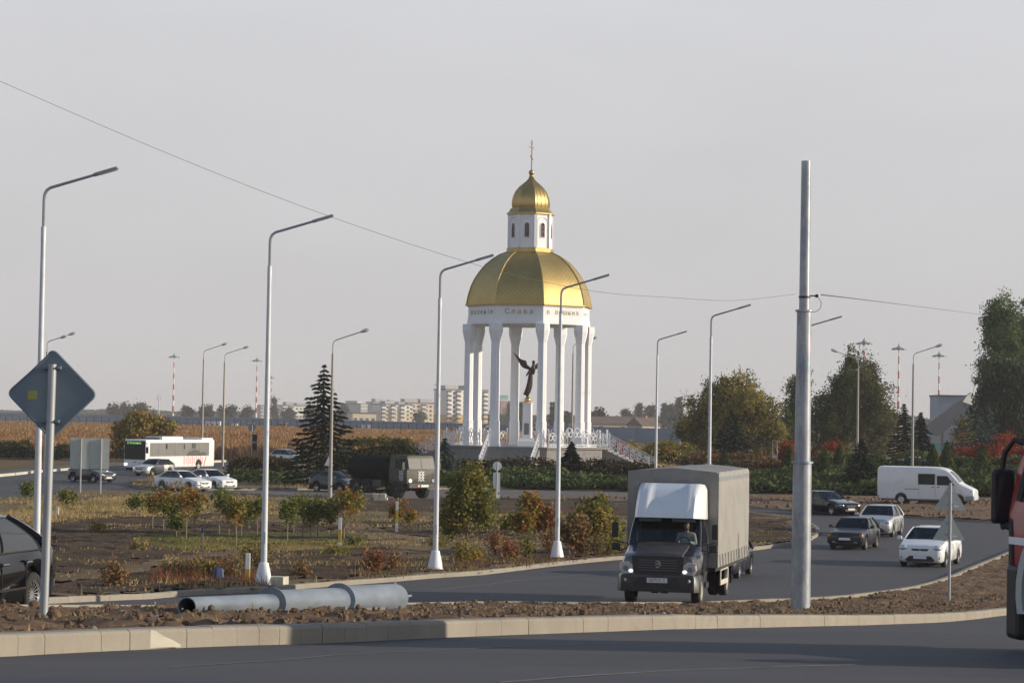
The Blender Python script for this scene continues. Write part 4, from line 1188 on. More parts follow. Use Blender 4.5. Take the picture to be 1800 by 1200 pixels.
# small stack of kerb stones by the army truck
bb = at(657, 881, 150)
for i, (x, z, w, lab, mm) in enumerate(((-0.6, 0, 0.95, 'bottom left', 'granite'), (0.42, 0, 0.85, 'bottom right', 'concrete'), (-0.55, 1, 0.85, 'top left', 'granite'), (0.12, 1, 0.36, 'top middle', 'concrete'), (0.55, 1, 0.38, 'top right', 'concrete'))):
    o = MB().box((0, 0, 0.13), (w, 0.9, 0.25)).build('kerb_stone', M[mm], None, smooth=0, loc=(bb.x + x, bb.y, H(bb.y) + 0.30 + z * 0.256), bevel=0.015)
    tag(o, '%s stone of the small kerb stone stack before the army truck' % lab, 'kerb stone', 'kerb stones stacked by the road')
# soil heap beside the van
hp = gp(1630, 886, 0.1)
rows = []
for i in range(15):
    t = i / 14; r_ = 1.15 * (1 - t) ; row = []
    for k in range(33):
        a = 2 * math.pi * k / 32
        n_ = float(fbm(np.array([3 + 1.6 * math.cos(a) + t]), np.array([5 + 1.6 * math.sin(a) + 2 * t]), 4, 7)[0]) - 0.45
        row.append((r_ * math.cos(a) * 1.0 * (1 + 0.5 * n_) + 0.15 * t, r_ * math.sin(a) * 0.7 * (1 + 0.5 * n_), 1.0 * t ** 0.8 * (0.75 + 0.2 * math.cos(a)) + 0.25 * n_ * (1 - t) - 0.1))
    rows.append(row)
tag(MB().grid(rows).build('soil_heap', M['soil'], None, smooth=60, loc=hp), 'rough heap of dug soil in front of the white van', 'soil heap')

# ================================================================== VEHICLES AND PEOPLE
def place(root, px, d, A, dz=0.0, py=850):
    """stand a vehicle on the road: A = 0 faces the viewer, A > 0 turns its nose to picture left"""
    b = at(px, py, d); x = b.x
    root.location = (x, d, H(d) + dz)
    root.rotation_euler = (0, 0, math.radians(-90 - A) - math.atan2(x, d))
    return root
def seat_person(name_label, root_from, local, cloth='cloth_dark', skin='skin', hairm='hair', arms=True, s=1.0):
    """a seated driver, hip at `local` in the vehicle's frame, looking along +x"""
    T = Matrix.Translation(root_from.location) @ root_from.rotation_euler.to_matrix().to_4x4() @ Matrix.Translation(Vector(local))
    p = thing('person', name_label, 'person')
    p.matrix_world = T; p.scale = (s, s, s)
    pts = [(0, 0, 0), (-.02, 0, .2), (-.02, 0, .40), (0, 0, .53), (.03, 0, .60), (-.01, .19, .45), (.12, .25, .22), (.38, .17, .27), (.47, .15, .30), (-.01, -.19, .45), (.12, -.25, .22), (.38, -.17, .27), (.47, -.15, .30), (.40, .11, .02), (.40, -.11, .02)]
    ed = [(0, 1), (1, 2), (2, 3), (3, 4), (2, 5), (5, 6), (6, 7), (7, 8), (2, 9), (9, 10), (10, 11), (11, 12), (0, 13), (0, 14)]
    ra = [.15, .15, .16, .065, .055, .085, .06, .045, .03, .085, .06, .045, .03, .075, .075]
    b = skin_mesh('body', [Vector(q) for q in pts], ed, ra, M[cloth], p, sub=1)
    # head: an egg with brow, nose, chin and ears
    rows = []
    for z, rx, ry, ox in ((.57, .045, .045, .0), (.60, .06, .055, .015), (.63, .085, .066, .02), (.665, .095, .072, .012), (.70, .098, .076, .006), (.735, .098, .077, 0), (.77, .088, .07, -.005), (.80, .06, .05, -.01), (.815, .015, .012, -.01)):
        r = []
        for k in range(16):
            a = 2 * math.pi * k / 16
            x = rx * math.cos(a); y = ry * math.sin(a)
            if k == 0 and .65 < z < .72: x += .022 if z < .68 else .012
            if k in (1, 15) and .69 < z < .71: x -= .01
            r.append((x + ox + .02, y, z))
        rows.append(r)
    MB().loft(rows).build('head', M[skin], p, smooth=80)
    mb = MB()
    rows = []
    for z, rx, ry, ox in ((.70, .075, .081, -.03), (.735, .09, .083, -.016), (.77, .097, .08, -.004), (.80, .075, .062, -.008), (.825, .03, .025, -.008)):
        rows.append([(rx * math.cos(a) + ox + .012, ry * math.sin(a), z) for a in [2 * math.pi * k / 14 for k in range(14)]])
    mb.loft(rows); mb.build('hair', M[hairm], p, smooth=80)
    return p
def wheel(parent, x, y, R=0.31, w=0.2, rim='rim', spokes=10, side=1, rr=0.66):
    mb = MB()
    prof = [(R * rr, -w / 2), (R * 0.93, -w / 2), (R, -w * 0.36), (R, w * 0.36), (R * 0.93, w / 2), (R * rr, w / 2), (R * rr, -w * .3)]
    n = 24
    mb.loft([[(r * math.cos(2 * math.pi * k / n), yy, r * math.sin(2 * math.pi * k / n)) for k in range(n)] for r, yy in prof], cap=False)
    mb.add([(R * rr * math.cos(2 * math.pi * k / n), -side * w * .1, R * rr * math.sin(2 * math.pi * k / n)) for k in range(n)], [tuple(range(n))])
    o = mb.build('wheel', M['rubber'], parent, smooth=35, loc=(x, y, R))
    mb = MB(); f = side * w * 0.40
    def rg(r0, r1, y0, y1): mb.loft([[(r * math.cos(2 * math.pi * k / n), yy, r * math.sin(2 * math.pi * k / n)) for k in range(n)] for r, yy in ((r0, y0), (r1, y1))], cap=False)
    rg(R * rr * .99, R * rr * .88, f + side * .012, f - side * .02)
    if spokes:
        for k in range(spokes):
            a = 2 * math.pi * k / spokes; da = 0.28 * 2 * math.pi / spokes
            P = lambda r, t, yy: (r * math.cos(t), yy, r * math.sin(t))
            mb.add([P(R * .12, a - da * 1.4, f - side * .03), P(R * .12, a + da * 1.4, f - side * .03), P(R * rr * .93, a + da * .45, f - side * .005), P(R * rr * .93, a - da * .45, f - side * .005)], [(0, 1, 2, 3)])
        mb.disc((0, f - side * .028, 0), (0, side, 0), R * .16, 12)
    else:
        mb.loft([[(r * math.cos(2 * math.pi * k / n), yy, r * math.sin(2 * math.pi * k / n)) for k in range(n)] for r, yy in ((R * rr * .88, f - side * .02), (R * rr * .62, f - side * .06), (R * .34, f - side * .05), (R * .3, f + side * .01))], cap=True)
    mb.build('rim', M[rim], o, smooth=30)
    return o
def body_loft(st, tub=None, crown=0.03):
    """st: (x, zbottom, ztop, halfwidth, tumble); tub=(x0,x1) opens the cabin"""
    rings = []
    for x, zb, zt, w, tw in st:
        h = zt - zb
        if tub and tub[0] < x < tub[1]: top = [(w * tw - .06, zt - .015), (w * .72, zt - .35), (0, zt - .35)]
        else: top = [(w * tw * .72, zt + crown * .7), (w * tw * .35, zt + crown), (0, zt + crown * 1.05)]
        half = [(0, zb), (w * .86, zb), (w * .97, zb + min(.08, h * .2)), (w, zb + h * .42), (w, zb + h * .62), (w * (tw + 1) / 2, zt - min(.07, h * .18)), (w * tw, zt)] + top
        rings.append([Vector((x, y, z)) for y, z in half] + [Vector((x, -y, z)) for y, z in half[-2:0:-1]])
    return rings
def stations(keys, wheels, L, sill, R):
    """keys: (x, ztop, halfw, tumble, zb) from nose to tail; wheel arches cut into the lower edge"""
    kx = [k[0] for k in keys][::-1]
    xs = set(k[0] for k in keys)
    for xc, zc in wheels:
        for i in range(9): xs.add(xc + R * math.cos(math.pi * i / 8))
        xs.add(xc + R + .012); xs.add(xc - R - .012)
    a = lambda x, j: float(np.interp(x, kx, [k[j] for k in keys][::-1]))
    out = []
    for x in sorted(xs, reverse=True):
        zb = a(x, 4)
        for xc, zc in wheels:
            if abs(x - xc) <= R + 1e-6: zb = max(zb, zc + math.sqrt(max(0, R * R - (x - xc) ** 2)))
        out.append((x, zb, a(x, 1), a(x, 2), a(x, 3)))
    return out
def greenhouse(root, wb, wt, rb, rt, hb, ht, zb, zroof, pm, glass='glass', bulge=0.10, pillars=True, bp=None, backglass=True):
    """wb/wt windscreen base and top x, rb/rt rear base and top x, hb/ht half-widths"""
    nf, ns = 6, 7
    def ring(t):
        xf, xr, w = wb + (wt - wb) * t ** 1.2, rb + (rt - rb) * t ** (1.55 if backglass else 1), hb + (ht - hb) * (t ** 1.6)
        z = zb + (zroof - zb) * t
        F = [(xf - bulge * (2 * i / nf - 1) ** 2, w * (2 * i / nf - 1), z) for i in range(nf + 1)]
        S = [(xf - bulge + (xr - xf + bulge * 1.7) * (i / ns), w, z) for i in range(1, ns)]
        B = [(xr + bulge * .7 * (1 - 2 * i / nf) ** 2, w * (1 - 2 * i / nf), z) for i in range(nf + 1)]
        S2 = [(xf - bulge + (xr - xf + bulge * 1.7) * (1 - i / ns), -w, z) for i in range(1, ns)]
        return F + S + B + S2
    R = [ring(t) for t in (0, .2, .4, .6, .75, .88, 1.0)]
    n = len(R[0])
    idx = {'windscreen': range(0, nf), 'side_window': range(nf, nf + ns), 'rear_window': range(nf + ns, 2 * nf + ns), 'side_window.': range(2 * nf + ns, 2 * nf + 2 * ns)}
    for nm, ii in idx.items():
        if nm == 'rear_window' and not backglass: mm = pm
        else: mm = glass
        mb = MB()
        cols = [i for i in ii] + [(list(ii)[-1] + 1) % n]
        mb.grid([[r[c] for c in cols] for r in R])
        mb.build(nm.rstrip('.'), M[mm], root, smooth=50)
    mb = MB()
    top = R[-1]; c = sum((Vector(p) for p in top), Vector()) / n
    ins = lambda k, dz: [(c.x + (p[0] - c.x) * k, p[1] * k, zroof + dz) for p in top]
    low = [(c.x + (p[0] - c.x) * 1.012, p[1] * 1.015, zroof - .03) for p in top]
    mb.loft([low, ins(1.012, .006), ins(.93, .03), ins(.6, .05), ins(.05, .055)], cap=True)
    mb.build('roof', M[pm], root, smooth=60)
    if pillars:
        P = lambda u, side, t: None
        def col_at(i, off=.006):
            out = []
            for r in R:
                p = Vector(r[i]); d = Vector((p.x - c.x, p.y, 0)).normalized(); out.append(p + d * off)
            return out
        for i in (0, nf):
            MB().tube(col_at(i), .034, 5).build('pillar', M[pm], root)
        for i in (nf + ns, 2 * nf + ns):
            MB().tube(col_at(i), [.10, .085, .07, .06, .055, .05, .045], 6).build('pillar', M[pm], root)
        for i in ((nf + 3, 2 * nf + 2 * ns - 3) if bp is None else ()):
            MB().tube(col_at(i, .002), .028, 4).build('door_post', M['black'], root)
    return R
def ellipsoid(c, r, n=12, m=7):
    mb = MB()
    mb.loft([[(c[0] + r[0] * math.cos(t) * math.cos(a), c[1] + r[1] * math.cos(t) * math.sin(a), c[2] + r[2] * math.sin(t)) for a in [2 * math.pi * k / n for k in range(n)]] for t in [math.pi * (i / m - .5) * .98 for i in range(m + 1)]])
    return mb
def car(label, pm, L=4.3, W=1.75, Ht=1.46, nose=.70, hood=.93, belt=.95, tail=1.0, wsb=.78, wst=.05, rgt=-1.0, rgb=-1.75, R=.31, wb=None, grp=None, glass='glass', lights=(), plate=True, grille='plain', rim='rim', spokes=10, lightsize=(.16, .2, .085), name='car', cat='car', box=False):
    root = thing(name, label, cat, group=grp)
    h = L / 2; hw = W / 2
    xf, xr = (h - .84, -(h - .86)) if wb is None else wb
    nb = 0.72 if not box else .9
    keys = [(h, nose - .16, hw * nb, .94, .32), (h - .03, nose - .06, hw * (nb + .08), .93, .24), (h - .14, nose - .01, hw * .93, .92, .2), (h - .38, nose + .035, hw * .985, .92, .18), (wsb + .05, hood, hw, .93, .17), (wsb - .03, belt, hw, .93, .17), (0, belt, hw, .93, .17), (rgb + .03, belt + .015, hw, .93, .17), (rgb - .03, tail, hw * .995, .92, .18), (-h + .25, tail - .01, hw * .96, .92, .22), (-h + .06, tail - .04, hw * .9, .92, .28), (-h, tail - .16, hw * .8, .92, .36)]
    st = stations(keys, [(xf, R), (xr, R)], L, .17, R + .055)
    mb = MB(); mb.loft(body_loft(st, tub=(rgb, wsb - .02)))
    mb.build('body', M[pm], root, smooth=52)
    MB().box((-.35, 0, .4), (L * .82, W * .8, .5)).build('underbody', M['chassis'], root, smooth=0)
    mb = MB(); mb.box(((wsb + rgb) / 2, 0, belt - .31), (wsb - rgb - .1, W * .80, .06)); mb.build('interior', M['dark'], root, smooth=0)
    for y in (-.36, .36):
        MB().box((-.32, y, belt - .05), (.14, .46, .6), Matrix.Rotation(-.2, 3, 'Y')).box((-.40, y, belt + .27), (.09, .24, .16)).build('seat', M['dark'], root, smooth=0)
    MB().box((rgb + .45, 0, belt - .08), (.16, W * .7, .5)).build('rear_seat', M['dark'], root, smooth=0)
    greenhouse(root, wsb, wst, rgb, rgt, hw * .92, hw * .70, belt - .015, Ht - .05, pm, glass)
    for x in (xf, xr):
        for s in (-1, 1): wheel(root, x, s * (hw - .11), R, .2, rim, spokes, s)
    for s in (-1, 1):
        m_ = ellipsoid((h - .19, s * hw * .72, nose - .10), lightsize)
        hl = m_.build('headlight', M['lens'], root, smooth=60)
        if s in lights: ellipsoid((h - .045, s * hw * .66, nose - .11), (.035, .075, .05)).build('lit_bulb', M['headlight_on'], hl, smooth=60)
        mb = MB(); mb.loft([[(wsb - .12 + a * .08, s * (hw + .015 + b * .2), belt + .04 + c_ * .14) for a, c_ in ((1, 0), (1, 1), (-.4, 1), (-.4, 0))] for b in (0.1, 1.0)])
        mb.box((wsb - .1, s * (hw - .01), belt + .06), (.06, .12, .04)); mb.build('mirror', M[pm], root, smooth=0, bevel=.02)
        mb = ellipsoid((-h + .07, s * hw * .62, tail - .18), (.10, .18, .1)); mb.build('tail_light', M['red_lens'], root, smooth=60)
    if grille == 'ford':
        MB().prism(rounded([(-.36, nose - .13), (.36, nose - .13), (.30, nose - .21), (-.30, nose - .21)], .03), 'x', h - .05, h + .012).build('grille', M['black'], root, smooth=0)
        MB().prism(rounded([(-.42, .46), (.42, .46), (.60, .30), (.52, .24), (-.52, .24), (-.60, .30)], .04), 'x', h - .1, h + .014).build('lower_grille', M['black'], root, smooth=0)
        for s in (-1, 1): MB().prism(rounded([(s * .62, .42), (s * .78, .44), (s * .78, .34), (s * .66, .33)], .02), 'x', h - .2, h - .055).build('fog_lamp', M['black'], root, smooth=0)
        MB().cyl((h + .0, 0, nose - .165), (h + .02, 0, nose - .165), .045, n=12).build('badge', M['chrome'], root)
    elif grille == 'lada':
        MB().prism([(-.34, nose - .06), (.34, nose - .06), (.34, nose - .19), (-.34, nose - .19)], 'x', h - .05, h + .012).build('grille', M['black'], root, smooth=0)
        MB().prism(rounded([(-.55, .34), (.55, .34), (.5, .26), (-.5, .26)], .02), 'x', h - .05, h + .012).build('lower_grille', M['black'], root, smooth=0)
        for s in (-1, 1):
            MB().box((h - .09, s * hw * .86, nose - .12), (.16, .14, .12)).build('indicator', M['amber'], root, smooth=0, bevel=.01)
            MB().box((h + .005, s * .5, .36), (.02, .16, .06)).build('fog_lamp', M['lens'], root, smooth=0)
        MB().box((h + .03, 0, .47), (.1, W * .92, .17)).build('bumper', M['black'], root, smooth=0, bevel=.03)
    else:
        MB().prism(rounded([(-.38, nose - .1), (.38, nose - .1), (.30, nose - .22), (-.30, nose - .22)], .03), 'x', h - .05, h + .012).build('grille', M['black'], root, smooth=0)
        MB().prism(rounded([(-.5, .40), (.5, .40), (.44, .27), (-.44, .27)], .04), 'x', h - .1, h + .012).build('lower_grille', M['black'], root, smooth=0)
        MB().cyl((h, 0, nose - .15), (h + .022, 0, nose - .15), .05, n=12).build('badge', M['chrome'], root)
        MB().box((h + .012, 0, nose - .105), (.015, .6, .012)).build('grille_trim', M['chrome'], root, smooth=0)
    if plate: MB().box((h + (.088 if grille == 'lada' else .022), 0, .40 if grille != 'lada' else .5), (.012, .52, .112)).build('number_plate', M['plate'], root, smooth=0)
    for s in (-1, 1):
        for x in (wsb - 1.0, wsb - 1.95):
            if x > rgb: MB().box((x, s * (hw + .006), belt - .13), (.17, .025, .03)).build('door_handle', M[pm], root, smooth=0, bevel=.008)
        for x in (wsb - .12, wsb - 1.12, wsb - 1.98):
            if x > xr - .1: MB().box((x, s * (hw - .001), .56), (.010, .014, .62)).build('door_seam', M['black'], root, smooth=0)
    return root
TR = 'cars on the road'
c1 = place(car('white hatchback nearest the viewer, one headlamp lit, behind the two triangular signs', 'p_white', 4.34, 1.84, 1.56, nose=.87, hood=1.05, belt=1.0, tail=1.05, wsb=1.15, wst=.35, rgt=-1.3, rgb=-1.95, grille='ford', lights=(-1,), lightsize=(.27, .21, .125)), 1637, 98.5, 11)
c2 = place(car('dark boxy hatchback whose driver shows through the windscreen', 'p_slate', 4.1, 1.66, 1.40, nose=.76, hood=.92, belt=.90, tail=.95, wsb=.72, wst=.1, rgt=-1.2, rgb=-1.85, R=.285, grille='lada', lights=(), rim='rim_dull', box=True, lightsize=(.1, .22, .075)), 1503, 111, 12)
c3 = place(car('silver hatchback following just behind the dark boxy one', 'p_silver', 4.34, 1.84, 1.56, nose=.87, hood=1.05, belt=1.0, tail=1.05, wsb=1.15, wst=.35, rgt=-1.3, rgb=-1.95, grille='ford', lights=(1,), lightsize=(.27, .21, .125)), 1548, 124, 9)
c4 = place(car('black saloon with two people inside, right of the standing steel pole', 'p_black', 4.7, 1.80, 1.44, nose=.74, hood=.95, belt=.94, tail=1.0, wsb=.85, wst=0.05, rgt=-1.2, rgb=-1.95, lights=(-1, 1)), 1455, 150, -38)
c5 = place(car('dark blue saloon passing behind the wide grey direction board', 'p_navy', 4.25, 1.74, 1.46, nose=.74, hood=.95, belt=.95, tail=1.02, wsb=.75, wst=0.0, rgt=-1.0, rgb=-1.7, lights=(-1, 1)), 161, 189, -38)
c6 = place(car('white saloon, left one of the pair above the young maples', 'p_white', 4.4, 1.7, 1.46, nose=.76, hood=.96, belt=.95, tail=1.02, wsb=.8, wst=0.05, rgt=-1.0, rgb=-1.75), 322, 172.5, -44)
c7 = place(car('white saloon, right one of the pair above the young maples', 'p_white', 4.35, 1.7, 1.49, nose=.78, hood=.98, belt=.96, tail=1.03, wsb=.8, wst=0.05, rgt=-1.0, rgb=-1.75), 371, 176, -38)
c8 = place(car('beige hatchback with a lit headlamp in front of the bus', 'p_beige', 4.1, 1.7, 1.48, nose=.78, hood=.97, belt=.96, tail=1.0, wsb=.85, wst=.1, rgt=-1.3, rgb=-1.85, lights=(-1,)), 270, 209, 38)
c9 = place(car('dark grey hatchback just left of the army truck', 'p_navy', 4.0, 1.7, 1.5, nose=.78, hood=.97, belt=.96, tail=1.0, wsb=.85, wst=.1, rgt=-1.25, rgb=-1.8), 590, 176, -48)
c10 = place(car('white estate car half hidden behind shrubs above the van', 'p_white', 4.5, 1.8, 1.62, nose=.8, hood=1.0, belt=1.0, tail=1.05, wsb=.85, wst=.1, rgt=-1.5, rgb=-2.0), 1612, 232, -160, 0.75)
c11 = place(car('car with only its pale roof showing behind the brown hedge', 'p_silver', 4.3, 1.75, 1.5, wsb=.8, wst=.05, rgt=-1.2, rgb=-1.8), 507, 250, -60, 0.25)
c12 = place(car('dark car mostly hidden behind the tarpaulin truck', 'p_navy', 4.5, 1.8, 1.5, nose=.78, hood=.97, belt=.96, tail=1.0, wsb=.85, wst=.1, rgt=-1.25, rgb=-1.9, lights=()), 1270, 88, 9)
# the black saloon at the left edge, seen past its rear wheel
m_l = car('glossy black saloon at the left edge with chrome-spoked wheel', 'p_black', 4.85, 1.84, 1.58, nose=.8, hood=1.0, belt=1.0, tail=1.06, wsb=.95, wst=.15, rgt=-1.0, rgb=-1.95, R=.335, spokes=16, glass='glass_dark', wb=(1.5, -1.4))
A_ = math.radians(24); wx_ = at(51, 1030, 37.6)
rzm = math.radians(-90) - A_ - math.atan2(wx_.x, wx_.y)
off_ = Matrix.Rotation(rzm, 3, 'Z') @ Vector((-1.4, .81, 0))
m_l.location = (wx_.x - off_.x, wx_.y - off_.y, H(38.2) + .02); m_l.rotation_euler = (0, 0, rzm)
MB().box((-.1, .928, .46), (2.4, .02, .035)).build('chrome_strip', M['chrome'], m_l, smooth=0)
MB().box((-.6, .868, 1.015), (2.7, .02, .02)).build('window_trim', M['chrome'], m_l, smooth=0)
for x in (-.28, -1.12): MB().box((x, .935, .84), (.2, .03, .035)).build('chrome_handle', M['chrome'], m_l, smooth=0, bevel=.01)

# people in the cars
seat_person('driver in dark clothes behind the windscreen of the boxy dark hatchback', c2, (-.30, .35, .52), 'cloth_dark')
seat_person('driver of the silver hatchback, dimly seen behind the windscreen', c3, (-.25, .36, .60), 'cloth_dark')
seat_person('driver in a pale shirt inside the black saloon', c4, (-.25, .36, .56), 'cloth_white')
seat_person('passenger in a red-brown top inside the black saloon', c4, (-.25, -.30, .56), 'cloth_grey')
seat_person('driver of the white hatchback behind the triangular signs', c1, (-.25, .36, .60), 'cloth_grey')

# ---- tarpaulin truck
M['slat'] = mat('grille_slat', (0.11, 0.12, 0.14), 0.4, var=.05)
M['lens_bright'] = emit('dipped_lamp', (1.0, .96, .9), .9)
M['tarp'] = mat('tarpaulin', (0.275, 0.265, 0.245), 0.65, var=0.08, scale=1.3, bmp=0.12, dust=0.12)
M['tarp_top'] = mat('tarpaulin_top', (0.46, 0.42, 0.35), 0.65, var=0.06, scale=1.3)
M['guard'] = mat('guard_paint', (0.55, 0.52, 0.44), 0.5, var=0.05)
M['p_hood'] = mat('paint_dusty_hood', (0.075, 0.072, 0.075), 0.35, var=.1, coat=.6, dust=.15)
M['p_truck'] = paint('paint_truck', (0.018, 0.02, 0.027), rough=0.3, coat=1.0, dust=0.06)
M['p_fairing'] = paint('paint_fairing', (0.76, 0.78, 0.80), rough=0.35, dust=0.03)
trk = thing('tarpaulin_truck', 'dark bonneted truck with grey tarpaulin box and white roof fairing', 'truck', (3.92, 64.2, H(64.2) + .01), math.radians(-90 - 13.2))
Rw = .42
keys = [(0, 1.18, .84, .95, .52), (-.05, 1.30, .95, .93, .45), (-.2, 1.36, 1.02, .9, .45), (-.6, 1.46, 1.07, .84, .45), (-.88, 1.56, 1.07, .84, .45), (-.98, 1.60, 1.04, .9, .45), (-1.5, 1.62, 1.02, .93, .5), (-2.1, 1.62, 1.02, .93, .6)]
st = stations(keys, [(-1.08, Rw)], 2.1, .45, .52)
MB().loft(body_loft(st, tub=(-2.08, -1.0), crown=.06)).build('cab', M['p_truck'], trk, smooth=32)
MB().loft([[(x, y, z) for y, z in ((-w, b), (w, b), (w * .96, t), (w * .5, t + .03), (-w * .5, t + .03), (-w * .96, t))] for x, w, b, t in ((-.02, .62, 1.0, 1.30), (-.1, .68, 1.0, 1.405), (-.5, .70, 1.2, 1.52), (-.95, .74, 1.3, 1.655))]).build('hood', M['p_hood'], trk, smooth=35)
greenhouse(trk, -.95, -1.42, -2.1, -2.1, .95, .86, 1.60, 2.36, 'p_truck', 'glass_clear', bulge=.09, backglass=False)
MB().box((-2.07, 0, 1.9), (.04, 1.85, 1.0)).build('cab_back', M['dark'], trk, smooth=0)
MB().box((-1.5, 0, 1.24), (1.1, 1.8, .05)).build('cab_floor', M['dark'], trk, smooth=0)
MB().box((-1.12, 0, 1.5), (.25, 1.7, .2)).build('dashboard', M['black'], trk, smooth=0, bevel=.04)
for y in (.46, -.46):
    MB().box((-1.9, y, 1.6), (.14, .5, .75)).box((-1.92, y, 2.06), (.1, .28, .16)).build('seat', M['dark'], trk, smooth=0)
    MB().box((-1.33, y * .98, 2.255), (.02, .62, .1), Matrix.Rotation(.6, 3, 'Y')).build('sun_visor', M['sign_back'], trk, smooth=0)
MB().tube([(-1.27 - .08 * math.sin(a), .46 + .2 * math.cos(a), 1.62 + .19 * math.sin(a)) for a in [i * math.pi / 9 for i in range(19)]], .014, 5).build('steering_wheel', M['black'], trk)
MB().tube([(-.93, -.1, 1.655), (-.99, -.75, 1.68)], .012, 4).build('wiper', M['black'], trk)
MB().tube([(-.93, .75, 1.655), (-.95, .1, 1.68)], .012, 4).build('wiper', M['black'], trk)
# roof fairing with a recessed middle panel
rows = []
for i in range(13):
    t = i / 12; row = []
    for k in range(29):
        v = -1 + 2 * k / 28; y = .98 * v * (1 - .03 * t)
        zz = 2.33 + .95 * t - .05 * (t ** 6)
        x = -1.02 - .78 * t ** 1.35 - .16 * t ** 8
        e = abs(v)
        if e > .8: x -= .9 * ((e - .8) / .2) ** 1.5 * (0.55 + .45 * (1 - t))
        if e < .52 and .22 < t < .97: x -= .055 * min(1, (.52 - e) / .06) * min(1, (t - .22) / .1)
        if .52 <= e < .6: x += .02
        zz -= .05 * max(0, (e - .75) / .25) ** 2
        row.append((x, y, zz))
    rows.append(row)
bx = -2.22
mb = MB(); mb.grid(rows)
mb.grid([[r[0] for r in rows], [(bx, r[0][1], r[0][2]) for r in rows]]); mb.grid([[r[-1] for r in rows], [(bx, r[-1][1], r[-1][2]) for r in rows]])
mb.grid([rows[-1], [(bx, p[1], p[2]) for p in rows[-1]]]); mb.grid([rows[0], [(bx, p[1], p[2] - .02) for p in rows[0]]])
mb.build('roof_fairing', M['p_fairing'], trk, smooth=45)
# box
def tarp():
    rings = []
    x0, x1 = -2.3, -8.6
    for i in range(43):
        t = i / 42; x = x0 + (x1 - x0) * t
        bow = .5 - .5 * math.cos(t * 6 * 2 * math.pi)
        wv = lambda z: .012 * math.sin(t * 46) * (1 - abs(z - 2.2) / 1.5)
        w = 1.24 - .010 * bow
        zt = 3.55 - .015 * bow
        half = [(w + wv(.95), .95), (w + wv(1.5), 1.5), (w + wv(2.2), 2.2), (w + wv(3), 3.0), (w, zt - .06), (w - .05, zt), (.75, zt + .035 + .02 * math.sin(t * 40)), (.3, zt + .075 + .05 * math.sin(t * 19)), (0, zt + .08 + .04 * math.sin(t * 19 + .4))]
        rings.append([(x, y, z) for y, z in half] + [(x, -y, z) for y, z in half[-2::-1]])
    return MB().loft(rings)
tp_ = tarp().build('tarpaulin', M['tarp'], trk, smooth=40)
MB().box((-2.292, 0, 1.55), (.01, 2.44, .025)).build('seam', M['lamp_grey'], tp_, smooth=0)
for s in (-1, 1):
    MB().box((-2.31, s * 1.245, 2.25), (.04, .03, 2.6)).build('corner_post', M['tarp'], trk, smooth=0)
    MB().box((-5.4, s * 1.2505, 3.36), (6.0, .012, .10)).build('lashing_band', M['lamp_grey'], trk, smooth=0)
    for k in range(11):
        MB().box((-2.7 - k * .55, s * 1.262, 1.13), (.035, .012, .34), Matrix.Rotation(.35, 3, 'Y')).build('strap', M['black'], trk, smooth=0)
MB().box((-5.45, 0, .90), (6.3, 2.4, .1)).build('load_bed', M['chassis'], trk, smooth=0)
MB().box((-4.6, .42, .68), (7.6, .09, .22)).box((-4.6, -.42, .68), (7.6, .09, .22)).box((-2.4, 0, .68), (.1, .8, .2)).box((-6.5, 0, .6), (.2, 1.6, .2)).build('chassis', M['chassis'], trk, smooth=0)
mb = MB(); mb.lathe([(.02, -.55), (.2, -.55), (.2, .55), (.02, .55)], 16)
for v_i, v in enumerate(mb.v): mb.v[v_i] = (-3.0 + v[2], -.85 + v[0], .62 + v[1])
mb.build('fuel_tank', M['rim_dull'], trk)
